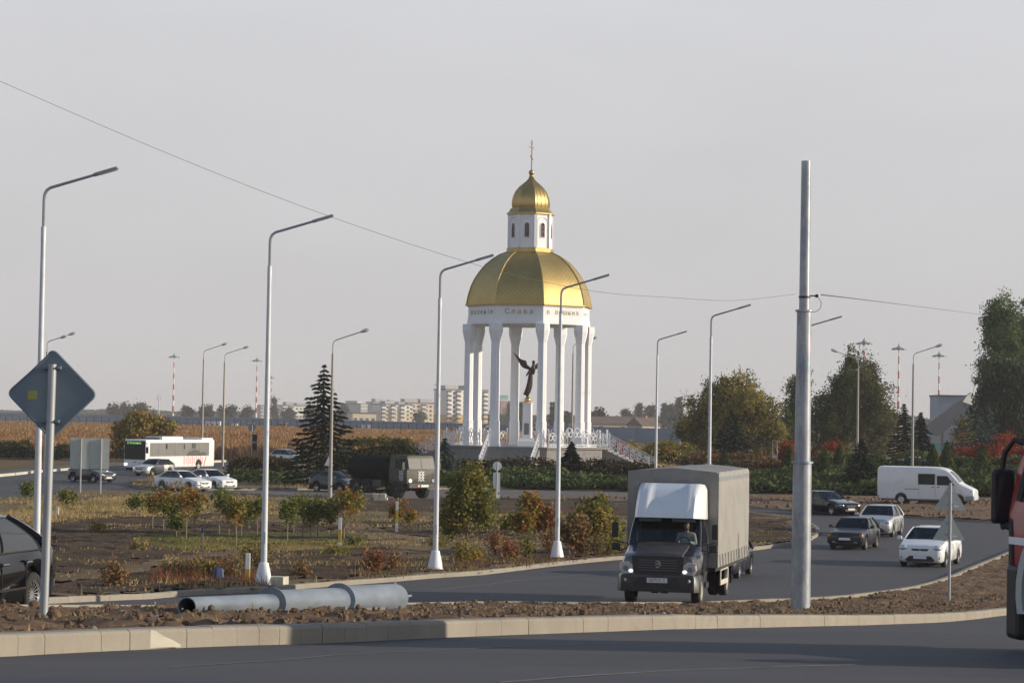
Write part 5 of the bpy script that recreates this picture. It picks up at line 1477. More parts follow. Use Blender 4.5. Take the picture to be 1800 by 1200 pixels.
for s in (-1, 1):
    MB().prism(rounded([(-3.35, .85), (-4.75, .85), (-4.75, .42), (-3.35, .42)], .04), 'y', s * 1.17 - .02, s * 1.17 + .02) if False else None
    mb = MB()
    for z in (.88, .48): mb.box((-4.05, s * 1.18, z), (1.45, .04, .14))
    for x in (-3.36, -4.74): mb.box((x, s * 1.181, .68), (.10, .036, .27))
    mb.build('side_guard', M['guard'], trk, smooth=0, bevel=.012)
    wheel(trk, -1.08, s * .90, Rw, .24, 'rim_dull', 0, s)
    wheel(trk, -5.3, s * .98, Rw, .24, 'rim_dull', 0, s); wheel(trk, -5.3, s * .70, Rw, .24, 'rim_dull', 0, s)
    MB().box((-6.1, s * .85, .55), (.03, .5, .5)).build('mudflap', M['rubber'], trk, smooth=0)
    hl = MB().loft([[(x, s * y, z) for y, z in ((.60, .88), (.94, .86), (1.03, 1.0), (1.0, 1.18), (.80, 1.21), (.62, 1.06))] for x in (-.18, .012)]).build('headlight', M['lens'], trk, smooth=0, bevel=.02)
    ellipsoid((.02, s * .72, .955), (.02, .065, .05)).build('lit_bulb', M['lens_bright'], hl)
    MB().cyl((.005, s * .86, 1.02), (.026, s * .86, 1.02), .07, n=14).build('lamp_reflector', M['sign_back'], hl)
    MB().box((-.03, s * .95, 1.155), (.08, .14, .035)).build('indicator', M['amber'], hl, smooth=0)
    mb = MB()
    mb.tube([(-1.05, s * 1.0, 1.62), (-1.0, s * 1.25, 1.66), (-1.02, s * 1.36, 1.7)], .018, 5); mb.tube([(-1.05, s * 1.0, 1.5), (-1.0, s * 1.22, 1.42), (-1.02, s * 1.32, 1.45)], .016, 5)
    a_ = mb.build('mirror_arm', M['black'], trk)
    MB().box((-1.02, s * 1.36, 1.98), (.09, .17, .40)).build('mirror', M['black'], a_, smooth=0, bevel=.03)
    MB().box((-1.02, s * 1.32, 1.53), (.09, .22, .2)).build('mirror', M['black'], a_, smooth=0, bevel=.03)
    MB().box((-1.62, s * 1.035, 1.38), (.2, .03, .04)).build('door_handle', M['black'], trk, smooth=0)
    for x in (-1.12, -2.02): MB().box((x, s * 1.018, 1.28), (.012, .02, .62)).build('door_seam', M['black'], trk, smooth=0)
    MB().box((-1.75, s * .98, .52), (.5, .16, .14)).build('step', M['chassis'], trk, smooth=0)
mb = MB(); mb.loft([[(x, y, z) for y, z in ((-w, .42), (w, .42), (w, .80), (w * .97, .86), (-w * .97, .86), (-w, .80))] for x, w in ((-.45, 1.09), (-.12, 1.09), (.06, .98), (.09, .90))])
bmp_ = mb.build('bumper', M['p_slate'], trk, smooth=30)
MB().box((.095, 0, .60), (.02, 1.25, .13)).build('intake', M['black'], bmp_, smooth=0)
MB().box((.10, 0, .475), (.03, 1.75, .05)).build('lower_bar', M['p_slate'], bmp_, smooth=0)
for s in (-1, 1):
    MB().cyl((.07, s * .86, .72), (.1, s * .83, .72), .045, n=12).build('fog_lamp', M['lens'], bmp_)
    MB().box((.098, s * .44, .72), (.012, .2, .14)).build('side_intake', M['black'], bmp_, smooth=0)
pt = MB().box((.108, 0, .725), (.012, .54, .125)).build('number_plate', M['plate'], bmp_, smooth=0)
text_obj('plate_text', 'О877СК 31', .125, M['ink'], bmp_, (.116, 0, .722), (math.pi / 2, 0, math.pi / 2), .001, .74)
gr = MB().prism(rounded([(-.66, .89), (.66, .89), (.70, 1.36), (-.70, 1.36)], .05), 'x', -.06, .02).build('grille', M['p_slate'], trk, smooth=0)
MB().prism(rounded([(-.50, .95), (.50, .95), (.52, 1.28), (-.52, 1.28)], .03), 'x', .021, .024).build('grille_mesh', M['black'], gr, smooth=0)
for k in range(5): MB().box((.032, 0, .985 + k * .066), (.02, 1.02, .02)).build('slat', M['slat'], gr, smooth=0)
MB().box((.03, 0, 1.11), (.012, .02, .32)).build('slat', M['slat'], gr, smooth=0)
em = MB().prism([(.085 * math.sin(a) * (1.0 if abs(a) < 2 else .8), 1.15 + .095 * math.cos(a)) for a in [2 * math.pi * i / 7 for i in range(7)]], 'x', .043, .058).build('emblem', M['rim'], gr, smooth=0)
MB().prism([(.062 * math.sin(a), 1.15 + .07 * math.cos(a)) for a in [2 * math.pi * i / 7 for i in range(7)]], 'x', .0585, .061).build('emblem_field', M['black'], em, smooth=0)
MB().box((.0625, 0, 1.155), (.003, .07, .022), Matrix.Rotation(.3, 3, 'X')).build('emblem_mark', M['plate'], em, smooth=0)
seat_person('truck driver with short dark hair and a pale grey top', trk, (-1.66, .50, 1.40), 'cloth_grey')

# ---- bus
M['bus_film'] = mat('window_film', (0.20, 0.195, 0.185), 0.35, var=0.10, scale=1.2)
M['film_print'] = mat('film_print', (0.10, 0.09, 0.09), 0.4, var=0.2, scale=3)
M['ornament'] = mat('ornament_red', (0.62, 0.07, 0.07), 0.5, var=0.05)
M['led'] = emit('led_green', (0.35, 0.9, 0.2), 0.9)
bus = thing('city_bus', 'white low-floor city bus with red ornament near its rear wheel', 'bus')
place(bus, 236, 223, 33)
def rbox(x0, x1, w, z0, z1, r, rr):
    sec = rounded([(-w, z0), (w, z0), (w, z1), (-w, z1)], r)
    rg = []
    for x, k in ((x0, .93), (x0 + (rr if x1 > x0 else -rr), 1.0), (x1 - (rr if x1 > x0 else -rr), 1.0), (x1, .95)):
        cz = (z0 + z1) / 2
        rg.append([(x, y * k, cz + (z - cz) * (k * .5 + .5)) for y, z in sec])
    return MB().loft(rg)
rbox(0, -12, 1.25, .30, 2.90, .16, .16).build('body', M['p_white'], bus, smooth=40)
MB().box((-6.0, 0, .22), (11.4, 2.2, .3)).build('underbody', M['chassis'], bus, smooth=0)
for s in (-1, 1):
    f_ = MB().box((-5.75, s * 1.252, 1.98), (10.4, .012, 1.25)).build('window_band', M['bus_film'], bus, smooth=0)
    for k in range(1, 7): MB().box((-.6 - k * 1.42, s * 1.2605, 1.98), (.02, .006, 1.25)).build('window_joint', M['black'], f_, smooth=0)
    for x, z, w, h in ((-3.4, 2.25, .3, .45), (-6.5, 2.25, .16, .5), (-8.0, 2.3, .22, .5), (-8.35, 2.28, .2, .5)):
        MB().box((x, s * 1.261, z), (w, .006, h)).build('open_vent', M['dark'], f_, smooth=0)
    # printed skyline on the film and the embroidery pattern below it
    MB().prism([(-7.0, 1.36), (-6.9, 1.62), (-7.2, 1.6), (-7.35, 1.85), (-7.7, 1.78), (-8.0, 1.95), (-8.4, 1.95), (-8.9, 1.82), (-9.1, 1.9), (-9.4, 1.6), (-9.9, 1.75), (-10.4, 1.6), (-10.45, 1.36)], 'y', s * 1.2605, s * 1.264).build('film_print', M['film_print'], f_, smooth=0)
    for k, x in enumerate([-6.5 - .36 * i for i in range(10)]):
        for j in range(3 if k % 2 else 4):
            z = .60 + .21 * j + (.1 if k % 2 else 0)
            if abs(x + 9.1) < .55 and z < .95: continue
            for sg in (1, -1):
                MB().box((x, s * 1.2545, z), (.27, .008, .032), Matrix.Rotation(sg * .85, 3, 'Y')).build('ornament', M['ornament'], bus, smooth=0)
    MB().box((-10.25, s * 1.255, .86), (.12, .008, 1.0), Matrix.Rotation(-.45, 3, 'Y')).build('stripe', M['ornament'], bus, smooth=0)
    MB().prism([(-9.1 + .58 * math.cos(a), .48 + .56 * math.sin(a)) for a in [math.pi * i / 12 for i in range(13)]], 'y', s * 1.20, s * 1.2535).build('wheel_arch', M['dark'], bus, smooth=0)
    MB().prism([(-2.6 + .58 * math.cos(a), .48 + .56 * math.sin(a)) for a in [math.pi * i / 12 for i in range(13)]], 'y', s * 1.20, s * 1.2535).build('wheel_arch', M['dark'], bus, smooth=0)
    for x in (-2.6, -9.1): wheel(bus, x, s * 1.14, .48, .28, 'rim_dull', 0, s)
    MB().box((.01, s * .98, .62), (.03, .3, .18)).build('headlight', M['lens'] if s > 0 else M['headlight_on'], bus, smooth=0, bevel=.01)
    mb = MB(); mb.tube([(-.1, s * 1.2, 2.6), (.25, s * 1.45, 2.55), (.28, s * 1.5, 2.3)], .03, 5); mb.box((.28, s * 1.5, 1.95), (.1, .22, .6)); mb.build('mirror', M['black'], bus, smooth=0)
MB().box((.012, 0, 1.78), (.02, 2.24, 1.32)).build('windscreen', M['glass_dark'], bus, smooth=0, bevel=.004)
dp = MB().box((.014, 0, 2.58), (.03, 2.26, .34)).build('destination_display', M['black'], bus, smooth=0)
text_obj('display_text', '33 Разумное', .27, M['led'], dp, (.031, -.1, 2.58), (math.pi / 2, 0, math.pi / 2), .001, .95)
MB().box((.016, 0, 1.1), (.02, 2.26, .07)).build('wiper_cowl', M['black'], bus, smooth=0)
for y in (-.5, .55): MB().tube([(.04, y, 1.1), (.04, y + .55, 1.17)], .014, 4).build('wiper', M['black'], bus)
MB().cyl((.01, 0, .82), (.03, 0, .82), .1, n=10).build('badge', M['lamp_grey'], bus)
MB().box((.012, 0, .48), (.02, .54, .12)).build('number_plate', M['plate'], bus, smooth=0)
rbox(-3.2, -6.8, .95, 2.86, 3.18, .1, .5).build('air_conditioner', M['p_white'], bus, smooth=30)
rbox(-3.0, -4.6, .8, 2.88, 3.08, .08, .3).build('roof_hatch', M['sign_back'], bus, smooth=30)
rbox(-9.9, -11.9, 1.15, 2.86, 3.05, .1, .4).build('rear_pod', M['p_white'], bus, smooth=30)

# ---- army fuel truck
M['glass_dim'] = mat('dusty_glass', (0.03, 0.035, 0.042), 0.3, var=.2, spec=.35)
arm = thing('army_truck', 'olive army tank truck with white tactical marks on door and front', 'truck')
place(arm, 741, 161.5, -37, .1)
mb = MB(); mb.loft([[(x, y, z) for y, z in ((-1.22, zb), (1.22, zb), (1.24, 1.75), (1.22, 1.95), (1.1, zt), (1.0, zt + .07), (-1.0, zt + .07), (-1.1, zt), (-1.22, 1.95), (-1.24, 1.75))] for x, zb, zt in ((.0, 1.05, 1.95), (-.02, 1.0, 2.0), (-.22, 1.0, 2.78), (-.3, 1.0, 2.82), (-1.95, 1.0, 2.82), (-2.0, 1.05, 2.78))])
cab = mb.build('cab', M['p_khaki'], arm, smooth=30)
MB().grid([[(.012 - (z - 1.97) * .262 + .012, y, z) for y in (-1.06, -.02)] for z in (1.99, 2.70)]).grid([[(.012 - (z - 1.97) * .262 + .012, y, z) for y in (.02, 1.06)] for z in (1.99, 2.70)]).build('windscreen', M['glass_dim'], cab, smooth=0)
def tactical(parent, place_fn, nm='tactical_mark'):
    for k in range(3):
        for sg in (1, -1): place_fn(k, sg).build(nm, M['white_paint'], parent, smooth=0)
for k in range(3):
    for sg in (1, -1):
        for y in (-.13, .13):
            MB().box((.016, -.0 + y - .05, 1.32 + k * .2), (.012, .34, .055), Matrix.Rotation(sg * .85, 3, 'X')).build('tactical_mark', M['white_paint'], cab, smooth=0)
            MB().box((-.62 + y, -1.246, 1.35 + k * .2), (.34, .012, .055), Matrix.Rotation(sg * .85, 3, 'Y')).build('tactical_mark', M['lamp_zinc'], cab, smooth=0)
for s in (-1, 1):
    MB().box((-.85, s * 1.20, 2.34), (.95, .08, .62)).build('door_window', M['glass_dark'], cab, smooth=0)
    MB().cyl((.0, s * .95, 1.22), (.04, s * .95, 1.22), .12, n=14).build('headlight', M['lens_bright'] if s < 0 else M['lens'], arm)
    mb = MB(); mb.tube([(-.2, s * 1.2, 2.5), (-.05, s * 1.45, 2.45)], .02, 4); mb.box((-.05, s * 1.5, 2.2), (.08, .2, .5)); mb.build('mirror', M['black'], cab, smooth=0)
    MB().loft([[(-1.25 + r * math.cos(a), y, .62 + r * math.sin(a)) for a in [math.pi * i / 12 for i in range(13)]] for r, y in ((.84, s * 1.26), (.84, s * .8), (.76, s * .8), (.76, s * 1.26))], cap=False, closed=True).build('mudguard', M['p_khaki'], arm, smooth=40)
    for x in (-1.25, -4.7, -6.05): wheel(arm, x, s * 1.02, .61, .42, 'chassis', 0, s, rr=.5)
MB().box((.06, 0, .88), (.22, 2.3, .30)).build('bumper', M['p_khaki'], arm, smooth=0, bevel=.03)
MB().box((.175, .15, .88), (.012, .62, .15)).build('number_plate', M['plate'], arm, smooth=0)
for k, (y, mm) in enumerate(((-.55, 'red_lens'), (-.35, 'plate'))): MB().box((.175, y, .88), (.012, .1, .14)).build('marker', M[mm], arm, smooth=0)
for k in range(3): MB().box((.012, .1, 1.12 + .07 * k), (.02, 1.2, .03)).build('grille_slat', M['black'], cab, smooth=0)
MB().box((-4.0, .42, .95), (7.2, .1, .24)).box((-4.0, -.42, .95), (7.2, .1, .24)).box((-1.25, 0, .62), (.25, 2.0, .25)).box((-4.7, 0, .62), (.25, 2.0, .25)).box((-6.05, 0, .62), (.25, 2.0, .25)).build('chassis', M['chassis'], arm, smooth=0)
M['net'] = leafmat('camouflage_net', [(0.012, 0.016, 0.012), (0.03, 0.035, 0.022), (0.02, 0.028, 0.018)], 0, .9)
rings = []
for i in range(31):
    x = -2.5 - 4.9 * i / 30; e = min(1, i / 3, (30 - i) / 3); row = []
    for k in range(28):
        a = 2 * math.pi * k / 28
        n_ = float(fbm(np.array([x * 2.2 + 9]), np.array([a * 3.1]), 4, 3)[0]) - .45
        row.append((x, 1.18 * math.cos(a) * (.75 + .25 * e) * (1 + .12 * n_), 1.95 + .86 * math.sin(a) * (.72 + .28 * e) * (1 + .2 * n_)))
    rings.append(row)
MB().loft(rings).build('covered_tank', M['net'], arm, smooth=60)
MB().cyl((-2.15, .3, 1.9), (-2.45, .3, 1.9), .55, n=16).build('spare_wheel', M['rubber'], arm)
MB().box((-3.4, -1.05, .95), (1.0, .35, .5)).build('side_locker', M['p_khaki'], arm, smooth=0, bevel=.02)
seat_person('army truck driver dimly seen through the side window', arm, (-1.0, .55, 1.75), 'cloth_dark')

# ---- white van
van = thing('white_van', 'white high-roofed panel van driving right past the soil heap', 'van')
place(van, 1716, 166.5, -80, .1)
ks = [(0, .98, .82, .95, .42), (-.06, 1.06, .9, .93, .35), (-.3, 1.18, .97, .9, .32), (-.7, 1.36, .99, .88, .32), (-.95, 1.50, .99, .88, .32), (-1.35, 1.95, .99, .85, .32), (-1.68, 2.28, .99, .83, .32), (-2.0, 2.45, .99, .82, .32), (-2.4, 2.52, .99, .82, .32), (-3, 2.54, .99, .83, .32), (-6.4, 2.54, .99, .83, .32), (-6.6, 2.50, .97, .83, .34), (-6.66, 2.40, .93, .84, .42)]
st = stations(ks, [(-1.05, .33), (-5.0, .33)], 6.6, .32, .42)
vb = MB().loft(body_loft(st, crown=.06)).build('body', M['p_white'], van, smooth=28)
MB().box((-3.4, 0, .45), (5.9, 1.7, .4)).build('underbody', M['chassis'], van, smooth=0)
for s in (-1, 1):
    MB().prism([(-2.66, 1.38), (-3.82, 1.38), (-3.82, 2.12), (-2.66, 2.12)], 'y', s * .93, s * 1.0).build('side_window', M['glass_dark'], van, smooth=0)
    MB().prism(rounded([(-1.3, 1.36), (-2.52, 1.36), (-2.52, 2.0), (-1.82, 2.0)], .04), 'y', s * .93, s * .998).build('door_window', M['glass_dark'], van, smooth=0)
    MB().box((-4.25, s * .994, 1.06), (.95, .02, .035)).build('door_rail', M['black'], van, smooth=0)
    for x in (-1.45, -2.62, -3.75): MB().box((x, s * .992, 1.3), (.014, .012, 1.5 if x < -2 else .9)).build('door_seam', M['lamp_grey'], van, smooth=0)
    for x in (-2.42, -2.8): MB().box((x, s * .998, 1.22), (.2, .03, .04)).build('door_handle', M['black'], van, smooth=0)
    MB().box((-.28, s * .86, .52), (.62, .3, .3)).build('bumper_corner', M['lamp_grey'], van, smooth=0, bevel=.05)
    ellipsoid((-.2, s * .78, .98), (.16, .16, .1)).build('headlight', M['lens'], van)
    mb = MB(); mb.box((-1.5, s * 1.12, 1.42), (.12, .2, .3)); mb.build('mirror', M['black'], van, smooth=0, bevel=.02)
    MB().box((-6.665, s * .88, 1.0), (.03, .12, .5)).build('tail_light', M['red_lens'], van, smooth=0)
    MB().box((-6.6, s * .86, .48), (.12, .2, .25)).build('rear_bumper', M['lamp_grey'], van, smooth=0)
    for x in (-1.05, -5.0): wheel(van, x, s * .88, .33, .22, 'rim', 0, s)
MB().grid([[(x_, y_ * w_, z_ + .06 * (1 - .4 * y_ * y_) + .012) for y_ in (-1, -.5, 0, .5, 1)] for x_, z_, w_ in ((-.99, 1.545, .80), (-1.35, 1.95, .78), (-1.66, 2.255, .76))]).build('windscreen', M['glass_dark'], van, smooth=0)
seat_person('van driver dimly seen behind the side window', van, (-2.2, .45, 1.0), 'cloth_dark')

# ---- red truck at the right edge, driving away round the bend
red = thing('red_truck', 'red truck cut off by the right edge, mirror on a black arm', 'truck')
rd_ = 24.8
fl = at(1771, 1000, rd_)
rz_r = math.radians(90 + 16.5)
off_ = Matrix.Rotation(rz_r, 3, 'Z') @ Vector((0, 1.22, 0))
red.location = (fl.x - off_.x + .02, fl.y - off_.y, H(23.2) - .05); red.rotation_euler = (0, 0, rz_r)
mb = MB(); mb.loft([[(x, y, z) for y, z in ((-1.2, zb), (1.2, zb), (1.22, 1.35), (1.19, 1.5), (1.02, 2.25), (.8, zt), (-.8, zt), (-1.02, 2.25), (-1.19, 1.5), (-1.22, 1.35))] for x, zb, zt in ((.02, .75, 2.4), (-.1, .7, 2.5), (-.9, .85, 2.52), (-2.0, .85, 2.52))])
rc = mb.build('cab', M['p_red'], red, smooth=25)
MB().prism([(-.28, 1.50), (-1.25, 1.50), (-1.25, 2.16), (-.38, 2.16)], 'y', 1.03, 1.17).build('door_window', M['glass_dark'], rc, smooth=0)
mb = MB(); mb.tube([(-.16, 1.2, 1.48), (-.22, 1.03, 2.24)], .045, 6); mb.build('windscreen_pillar', M['black'], rc)
MB().tube([(-1.32, 1.2, 1.48), (-1.32, 1.04, 2.24)], .05, 6).build('door_pillar', M['black'], rc)
MB().box((-.75, 1.226, 1.08), (1.5, .012, .075)).build('white_stripe', M['white_paint'], rc, smooth=0)
MB().box((-.02, 1.17, 1.0), (.1, .12, .62)).build('corner_deflector', M['black'], rc, smooth=0, bevel=.03)
MB().box((-.9, 1.24, 1.25), (.2, .04, .06)).build('door_handle', M['black'], rc, smooth=0)
MB().box((-.62, 0, 2.58), (.9, 1.5, .16)).build('roof_lamp_bar', M['p_red'], rc, smooth=0, bevel=.05)
ma = MB(); ma.tube([(-.1, 1.04, 2.06), (.05, 1.15, 2.10), (.2, 1.17, 1.98), (.22, 1.19, 1.86), (.2, 1.2, 1.28), (.16, 1.21, 1.20), (.1, 1.22, 1.22), (-.05, 1.16, 1.18)], .03, 6)
mo = ma.build('mirror_arm', M['black'], red)
MB().box((.2, 1.20, 1.52), (.1, .25, .56)).build('mirror', M['black'], mo, smooth=0, bevel=.04)
MB().box((.148, 1.20, 1.52), (.004, .2, .46)).build('mirror_glass', M['glass_dark'], mo, smooth=0)
MB().loft([[(-1.0 + r * math.cos(a), y, .58 + r * 1.0 * math.sin(a)) for a in [math.pi * (i / 16 * 1.16 - .1) for i in range(17)]] for r, y in ((.74, 1.0), (.76, 1.26), (.72, 1.3), (.60, 1.3), (.60, 1.0))], cap=False, closed=True).build('mudguard', M['sign_back'] if False else M['sign_pale'], red, smooth=40)
MB().box((-.1, 1.12, .46), (.3, .26, .76)).build('bumper_end', M['black'], red, smooth=0, bevel=.06)
for s in (-1, 1):
    wheel(red, -1.0, s * 1.06, .54, .3, 'chassis', 0, s, rr=.55)
    wheel(red, -3.7, s * 1.06, .54, .3, 'chassis', 0, s, rr=.55)
MB().box((-2.4, .36, .75), (4.2, .1, .26)).box((-2.4, -.36, .75), (4.2, .1, .26)).box((-4.46, 0, .75), (.08, 1.7, .2)).box((-2.2, 0, .75), (.1, .8, .2)).build('chassis', M['chassis'], red, smooth=0)
MB().cyl((-3.4, 0, .95), (-3.4, 0, 1.05), .5, n=20).build('coupling_plate', M['chassis'], red)
MB().box((-3.7, 0, .54), (.22, 1.9, .22)).build('rear_axle', M['chassis'], red, smooth=0, bevel=.03)
MB().box((-2.012, 0, 1.95), (.012, 1.1, .5)).build('rear_window', M['glass_dark'], rc, smooth=0)
MB().box((-2.13, .7, 1.25), (.2, .14, 1.5)).build('air_intake', M['black'], red, smooth=0, bevel=.03)
for s in (-1, 1):
    MB().loft([[(-3.7 + r * math.cos(a), y, .54 + r * math.sin(a)) for a in [math.pi * (i / 14) for i in range(15)]] for r, y in ((.64, s * .88), (.66, s * 1.24), (.62, s * 1.24), (.60, s * .88))], cap=False, closed=True).build('rear_mudguard', M['black'], red, smooth=40)
    MB().box((-4.5, s * .62, .72), (.05, .34, .14)).build('tail_light', M['red_lens'], red, smooth=0)
    mb = MB().cyl((-2.2, s * .85, .66), (-3.0, s * .85, .66), .27, n=16); mb.build('fuel_tank', M['rim'], red)

# ================================================================== TREES, SHRUBS, REEDS, GRASS
RNG = np.random.default_rng(2024)
L_MAPLE = leafmat('maple_leaves', [(0.300, 0.112, 0.038), (0.360, 0.195, 0.045), (0.225, 0.203, 0.053), (0.150, 0.173, 0.045), (0.112, 0.143, 0.042)], .3)
L_BUSHY = leafmat('bushy_leaves', [(0.080, 0.109, 0.032), (0.145, 0.160, 0.043), (0.232, 0.210, 0.058), (0.319, 0.225, 0.065)], .3)
L_RUSSET = leafmat('russet_leaves', [(0.208, 0.081, 0.045), (0.297, 0.133, 0.059), (0.238, 0.156, 0.075), (0.149, 0.133, 0.052)], .2)
L_YELLOW = leafmat('yellowing_leaves', [(0.091, 0.104, 0.033), (0.169, 0.156, 0.046), (0.312, 0.234, 0.065), (0.390, 0.247, 0.065)], .3)
L_DARK = leafmat('dark_leaves', [(0.052, 0.071, 0.028), (0.085, 0.106, 0.037), (0.129, 0.146, 0.052), (0.171, 0.171, 0.066)], .2)
L_WILLOW = leafmat('willow_leaves', [(0.02, 0.03, 0.018), (0.035, 0.048, 0.026), (0.06, 0.07, 0.035)], .1)
L_POPLAR = leafmat('poplar_leaves', [(0.069, 0.109, 0.040), (0.109, 0.159, 0.053), (0.159, 0.208, 0.070)], .25)
L_SPRUCE = leafmat('spruce_needles', [(0.014, 0.022, 0.016), (0.026, 0.036, 0.025), (0.040, 0.052, 0.034)], .05)
L_BLUE = leafmat('blue_spruce_needles', [(0.05, 0.07, 0.06), (0.075, 0.10, 0.085), (0.10, 0.125, 0.105)], .05)
L_HEDGE = leafmat('hedge_leaves', [(0.033, 0.028, 0.017), (0.046, 0.045, 0.020), (0.071, 0.055, 0.028), (0.094, 0.061, 0.033)], .15)
L_RUST = leafmat('rust_hedge_leaves', [(0.070, 0.070, 0.031), (0.140, 0.091, 0.045), (0.210, 0.105, 0.056), (0.238, 0.126, 0.063)], .15)
L_RED = leafmat('red_leaves', [(0.216, 0.032, 0.018), (0.288, 0.054, 0.025), (0.198, 0.063, 0.027)], .3)
L_JUNIPER = leafmat('juniper', [(0.060, 0.083, 0.033), (0.105, 0.135, 0.048), (0.149, 0.179, 0.067)], .1)
L_REED = leafmat('reeds', [(0.276, 0.144, 0.069), (0.368, 0.207, 0.098), (0.437, 0.270, 0.138), (0.345, 0.230, 0.115)], .3, .9)
L_GRASS = leafmat('grass_blades', [(0.145, 0.174, 0.051), (0.319, 0.246, 0.109), (0.435, 0.334, 0.167), (0.377, 0.261, 0.123)], .25, .9)
L_FAR = leafmat('far_leaves', [(0.045, 0.06, 0.035), (0.07, 0.085, 0.045), (0.10, 0.10, 0.05)], .15)

def quads(P, S, asp=1.0, seed=0, up=None, droop=None):
    """one randomly turned leaf-sized face at each point; up biases the face's long axis"""
    r = np.random.default_rng(seed)
    n = len(P)
    a = r.normal(size=(n, 3))
    if up is not None: a = a * (1 - up[1]) + np.asarray(up[0]) * up[1] * 1.6
    a /= np.linalg.norm(a, axis=1, keepdims=True) + 1e-9
    b = r.normal(size=(n, 3)); b -= a * (a * b).sum(1, keepdims=True); b /= np.linalg.norm(b, axis=1, keepdims=True) + 1e-9
    S = np.broadcast_to(np.asarray(S, float), (n,))[:, None] * (0.7 + 0.6 * r.random((n, 1)))
    A, B = a * S * asp, b * S
    V = np.stack([P - A * .5, P + B * .5 - A * .08, P + A * .5, P - B * .5 - A * .08], 1)
    return V.reshape(-1, 3), np.arange(4 * n).reshape(n, 4)
def leaf_obj(name, P, S, m, parent, tint, asp=1.5, seed=0, up=None):
    V, F = quads(P, S, asp, seed, up)
    return np_mesh(name, V, F, m, parent, smooth=False, tint=np.clip(tint, 0, 1))
def crown_points(blobs, nclump, nleaf, spread, r, shell=.55):
    """leaf clumps scattered through blobs (cx,cy,cz,rx,ry,rz); returns points, tint, clump centres"""
    w = np.array([b[3] * b[4] * b[5] for b in blobs]) ** .67; w /= w.sum()
    k = r.choice(len(blobs), nclump, p=w)
    B = np.array(blobs)[k]
    d = r.normal(size=(nclump, 3)); d /= np.linalg.norm(d, axis=1, keepdims=True)
    rad = shell + (1 - shell) * r.random((nclump, 1)) ** .6
    rad *= np.where(r.random((nclump, 1)) < .25, r.random((nclump, 1)), 1)
    C = B[:, :3] + d * B[:, 3:] * rad * (0.88 + .24 * r.random((nclump, 1)))
    q = r.integers(int(nleaf * .5), int(nleaf * 1.5), nclump)
    idx = np.repeat(np.arange(nclump), q)
    P = C[idx] + r.normal(size=(len(idx), 3)) * spread * (0.6 + .8 * r.random(nclump))[idx][:, None]
    t = (r.random(nclump) * .75)[idx] + r.random(len(idx)) * .3 - .02
    return P, t, C
def trunk_mesh(h, r0, limbs, base_z=-.15, seed=0, lean=(0, 0), top_r=.25):
    rn = random.Random(seed)
    mb = MB()
    path = [(lean[0] * t + rn.uniform(-.03, .03) * h * .15 * t, lean[1] * t + rn.uniform(-.03, .03) * h * .15 * t, base_z + (h - base_z) * t) for t in [i / 6 for i in range(7)]]
    mb.tube(path, [r0 * (1.25 if i == 0 else 1 - (1 - top_r) * i / 6) for i in range(7)], 8)
    for c in limbs:
        c = Vector(c); t = max(.25, min(.9, (c.z / h) * .62)); i = t * 6; a = Vector(path[int(i)])
        m_ = a.lerp(c, .5) + Vector((0, 0, -.08 * (c - a).length))
        mb.tube([a, m_, c], [r0 * .42, r0 * .26, r0 * .1], 5)
    return mb
def tree(name, label, loc, blobs, m, h_trunk, r0, nclump, nleaf, leaf, spread, seed, group=None, cat='tree', shell=.55, bark='bark', nl=7, asp=1.5, up=None, tshift=0.0, rz=0.0):
    r = np.random.default_rng(seed)
    t = thing(name, label, cat, loc, rz, group)
    P, ti, C = crown_points(blobs, nclump, nleaf, spread, r, shell)
    leaf_obj('crown', P, leaf, m, t, ti + tshift, asp, seed, up)
    pick = C[r.choice(len(C), min(nl, len(C)), replace=False)]
    trunk_mesh(h_trunk, r0, [tuple(c) for c in pick], seed=seed).build('trunk', M[bark], t, smooth=60)
    return t
def spruce(name, label, loc, h, rad, m, seed, levels=24, nb=9, dens=26, leaf=.16, group=None, skirt=.05, droop=.35):
    r = np.random.default_rng(seed)
    t = thing(name, label, 'spruce', loc, 0, group)
    Pl, Dl, Tl = [], [], []
    for i in range(levels):
        f = i / (levels - 1.0)
        z = h * (skirt + (1 - skirt) * f ** .92); L = rad * (1 - f) ** .82 * (.95 + .1 * math.sin(i * 2.1)) + .06
        n = max(4, int(nb * (1 - f * .5)))
        for k in range(n):
            a = 2 * math.pi * (k + r.random() * .8) / n + i * .7
            l = L * (.7 + .42 * r.random())
            s = r.random(max(5, int(dens * (l / rad) ** .8))) ** .75
            th = a + r.normal(size=len(s)) * .16 * (1.1 - s * .3)
            x, y = l * s * np.cos(th), l * s * np.sin(th)
            zz = z - droop * l * s ** 1.2 + .16 * l * s ** 3 + r.normal(size=len(s)) * .035 * h / 8
            Pl.append(np.stack([x, y, zz], 1)); tt = r.random() * .6
            Tl.append(tt + .4 * r.random(len(s)))
            d = np.stack([np.cos(th), np.sin(th), np.full(len(s), -.35)], 1); Dl.append(d)
    P, T, D = np.concatenate(Pl), np.concatenate(Tl), np.concatenate(Dl)
    V, F = quads(P, leaf, 2.6, seed, (D, .72))
    np_mesh('crown', V, F, m, t, smooth=False, tint=np.clip(T, 0, 1))
    MB().tube([(0, 0, -.1), (0, 0, h * .6), (0, 0, h * 1.01)], [h * .022, h * .012, .012], 7).build('trunk', M['bark'], t, smooth=60)
    return t
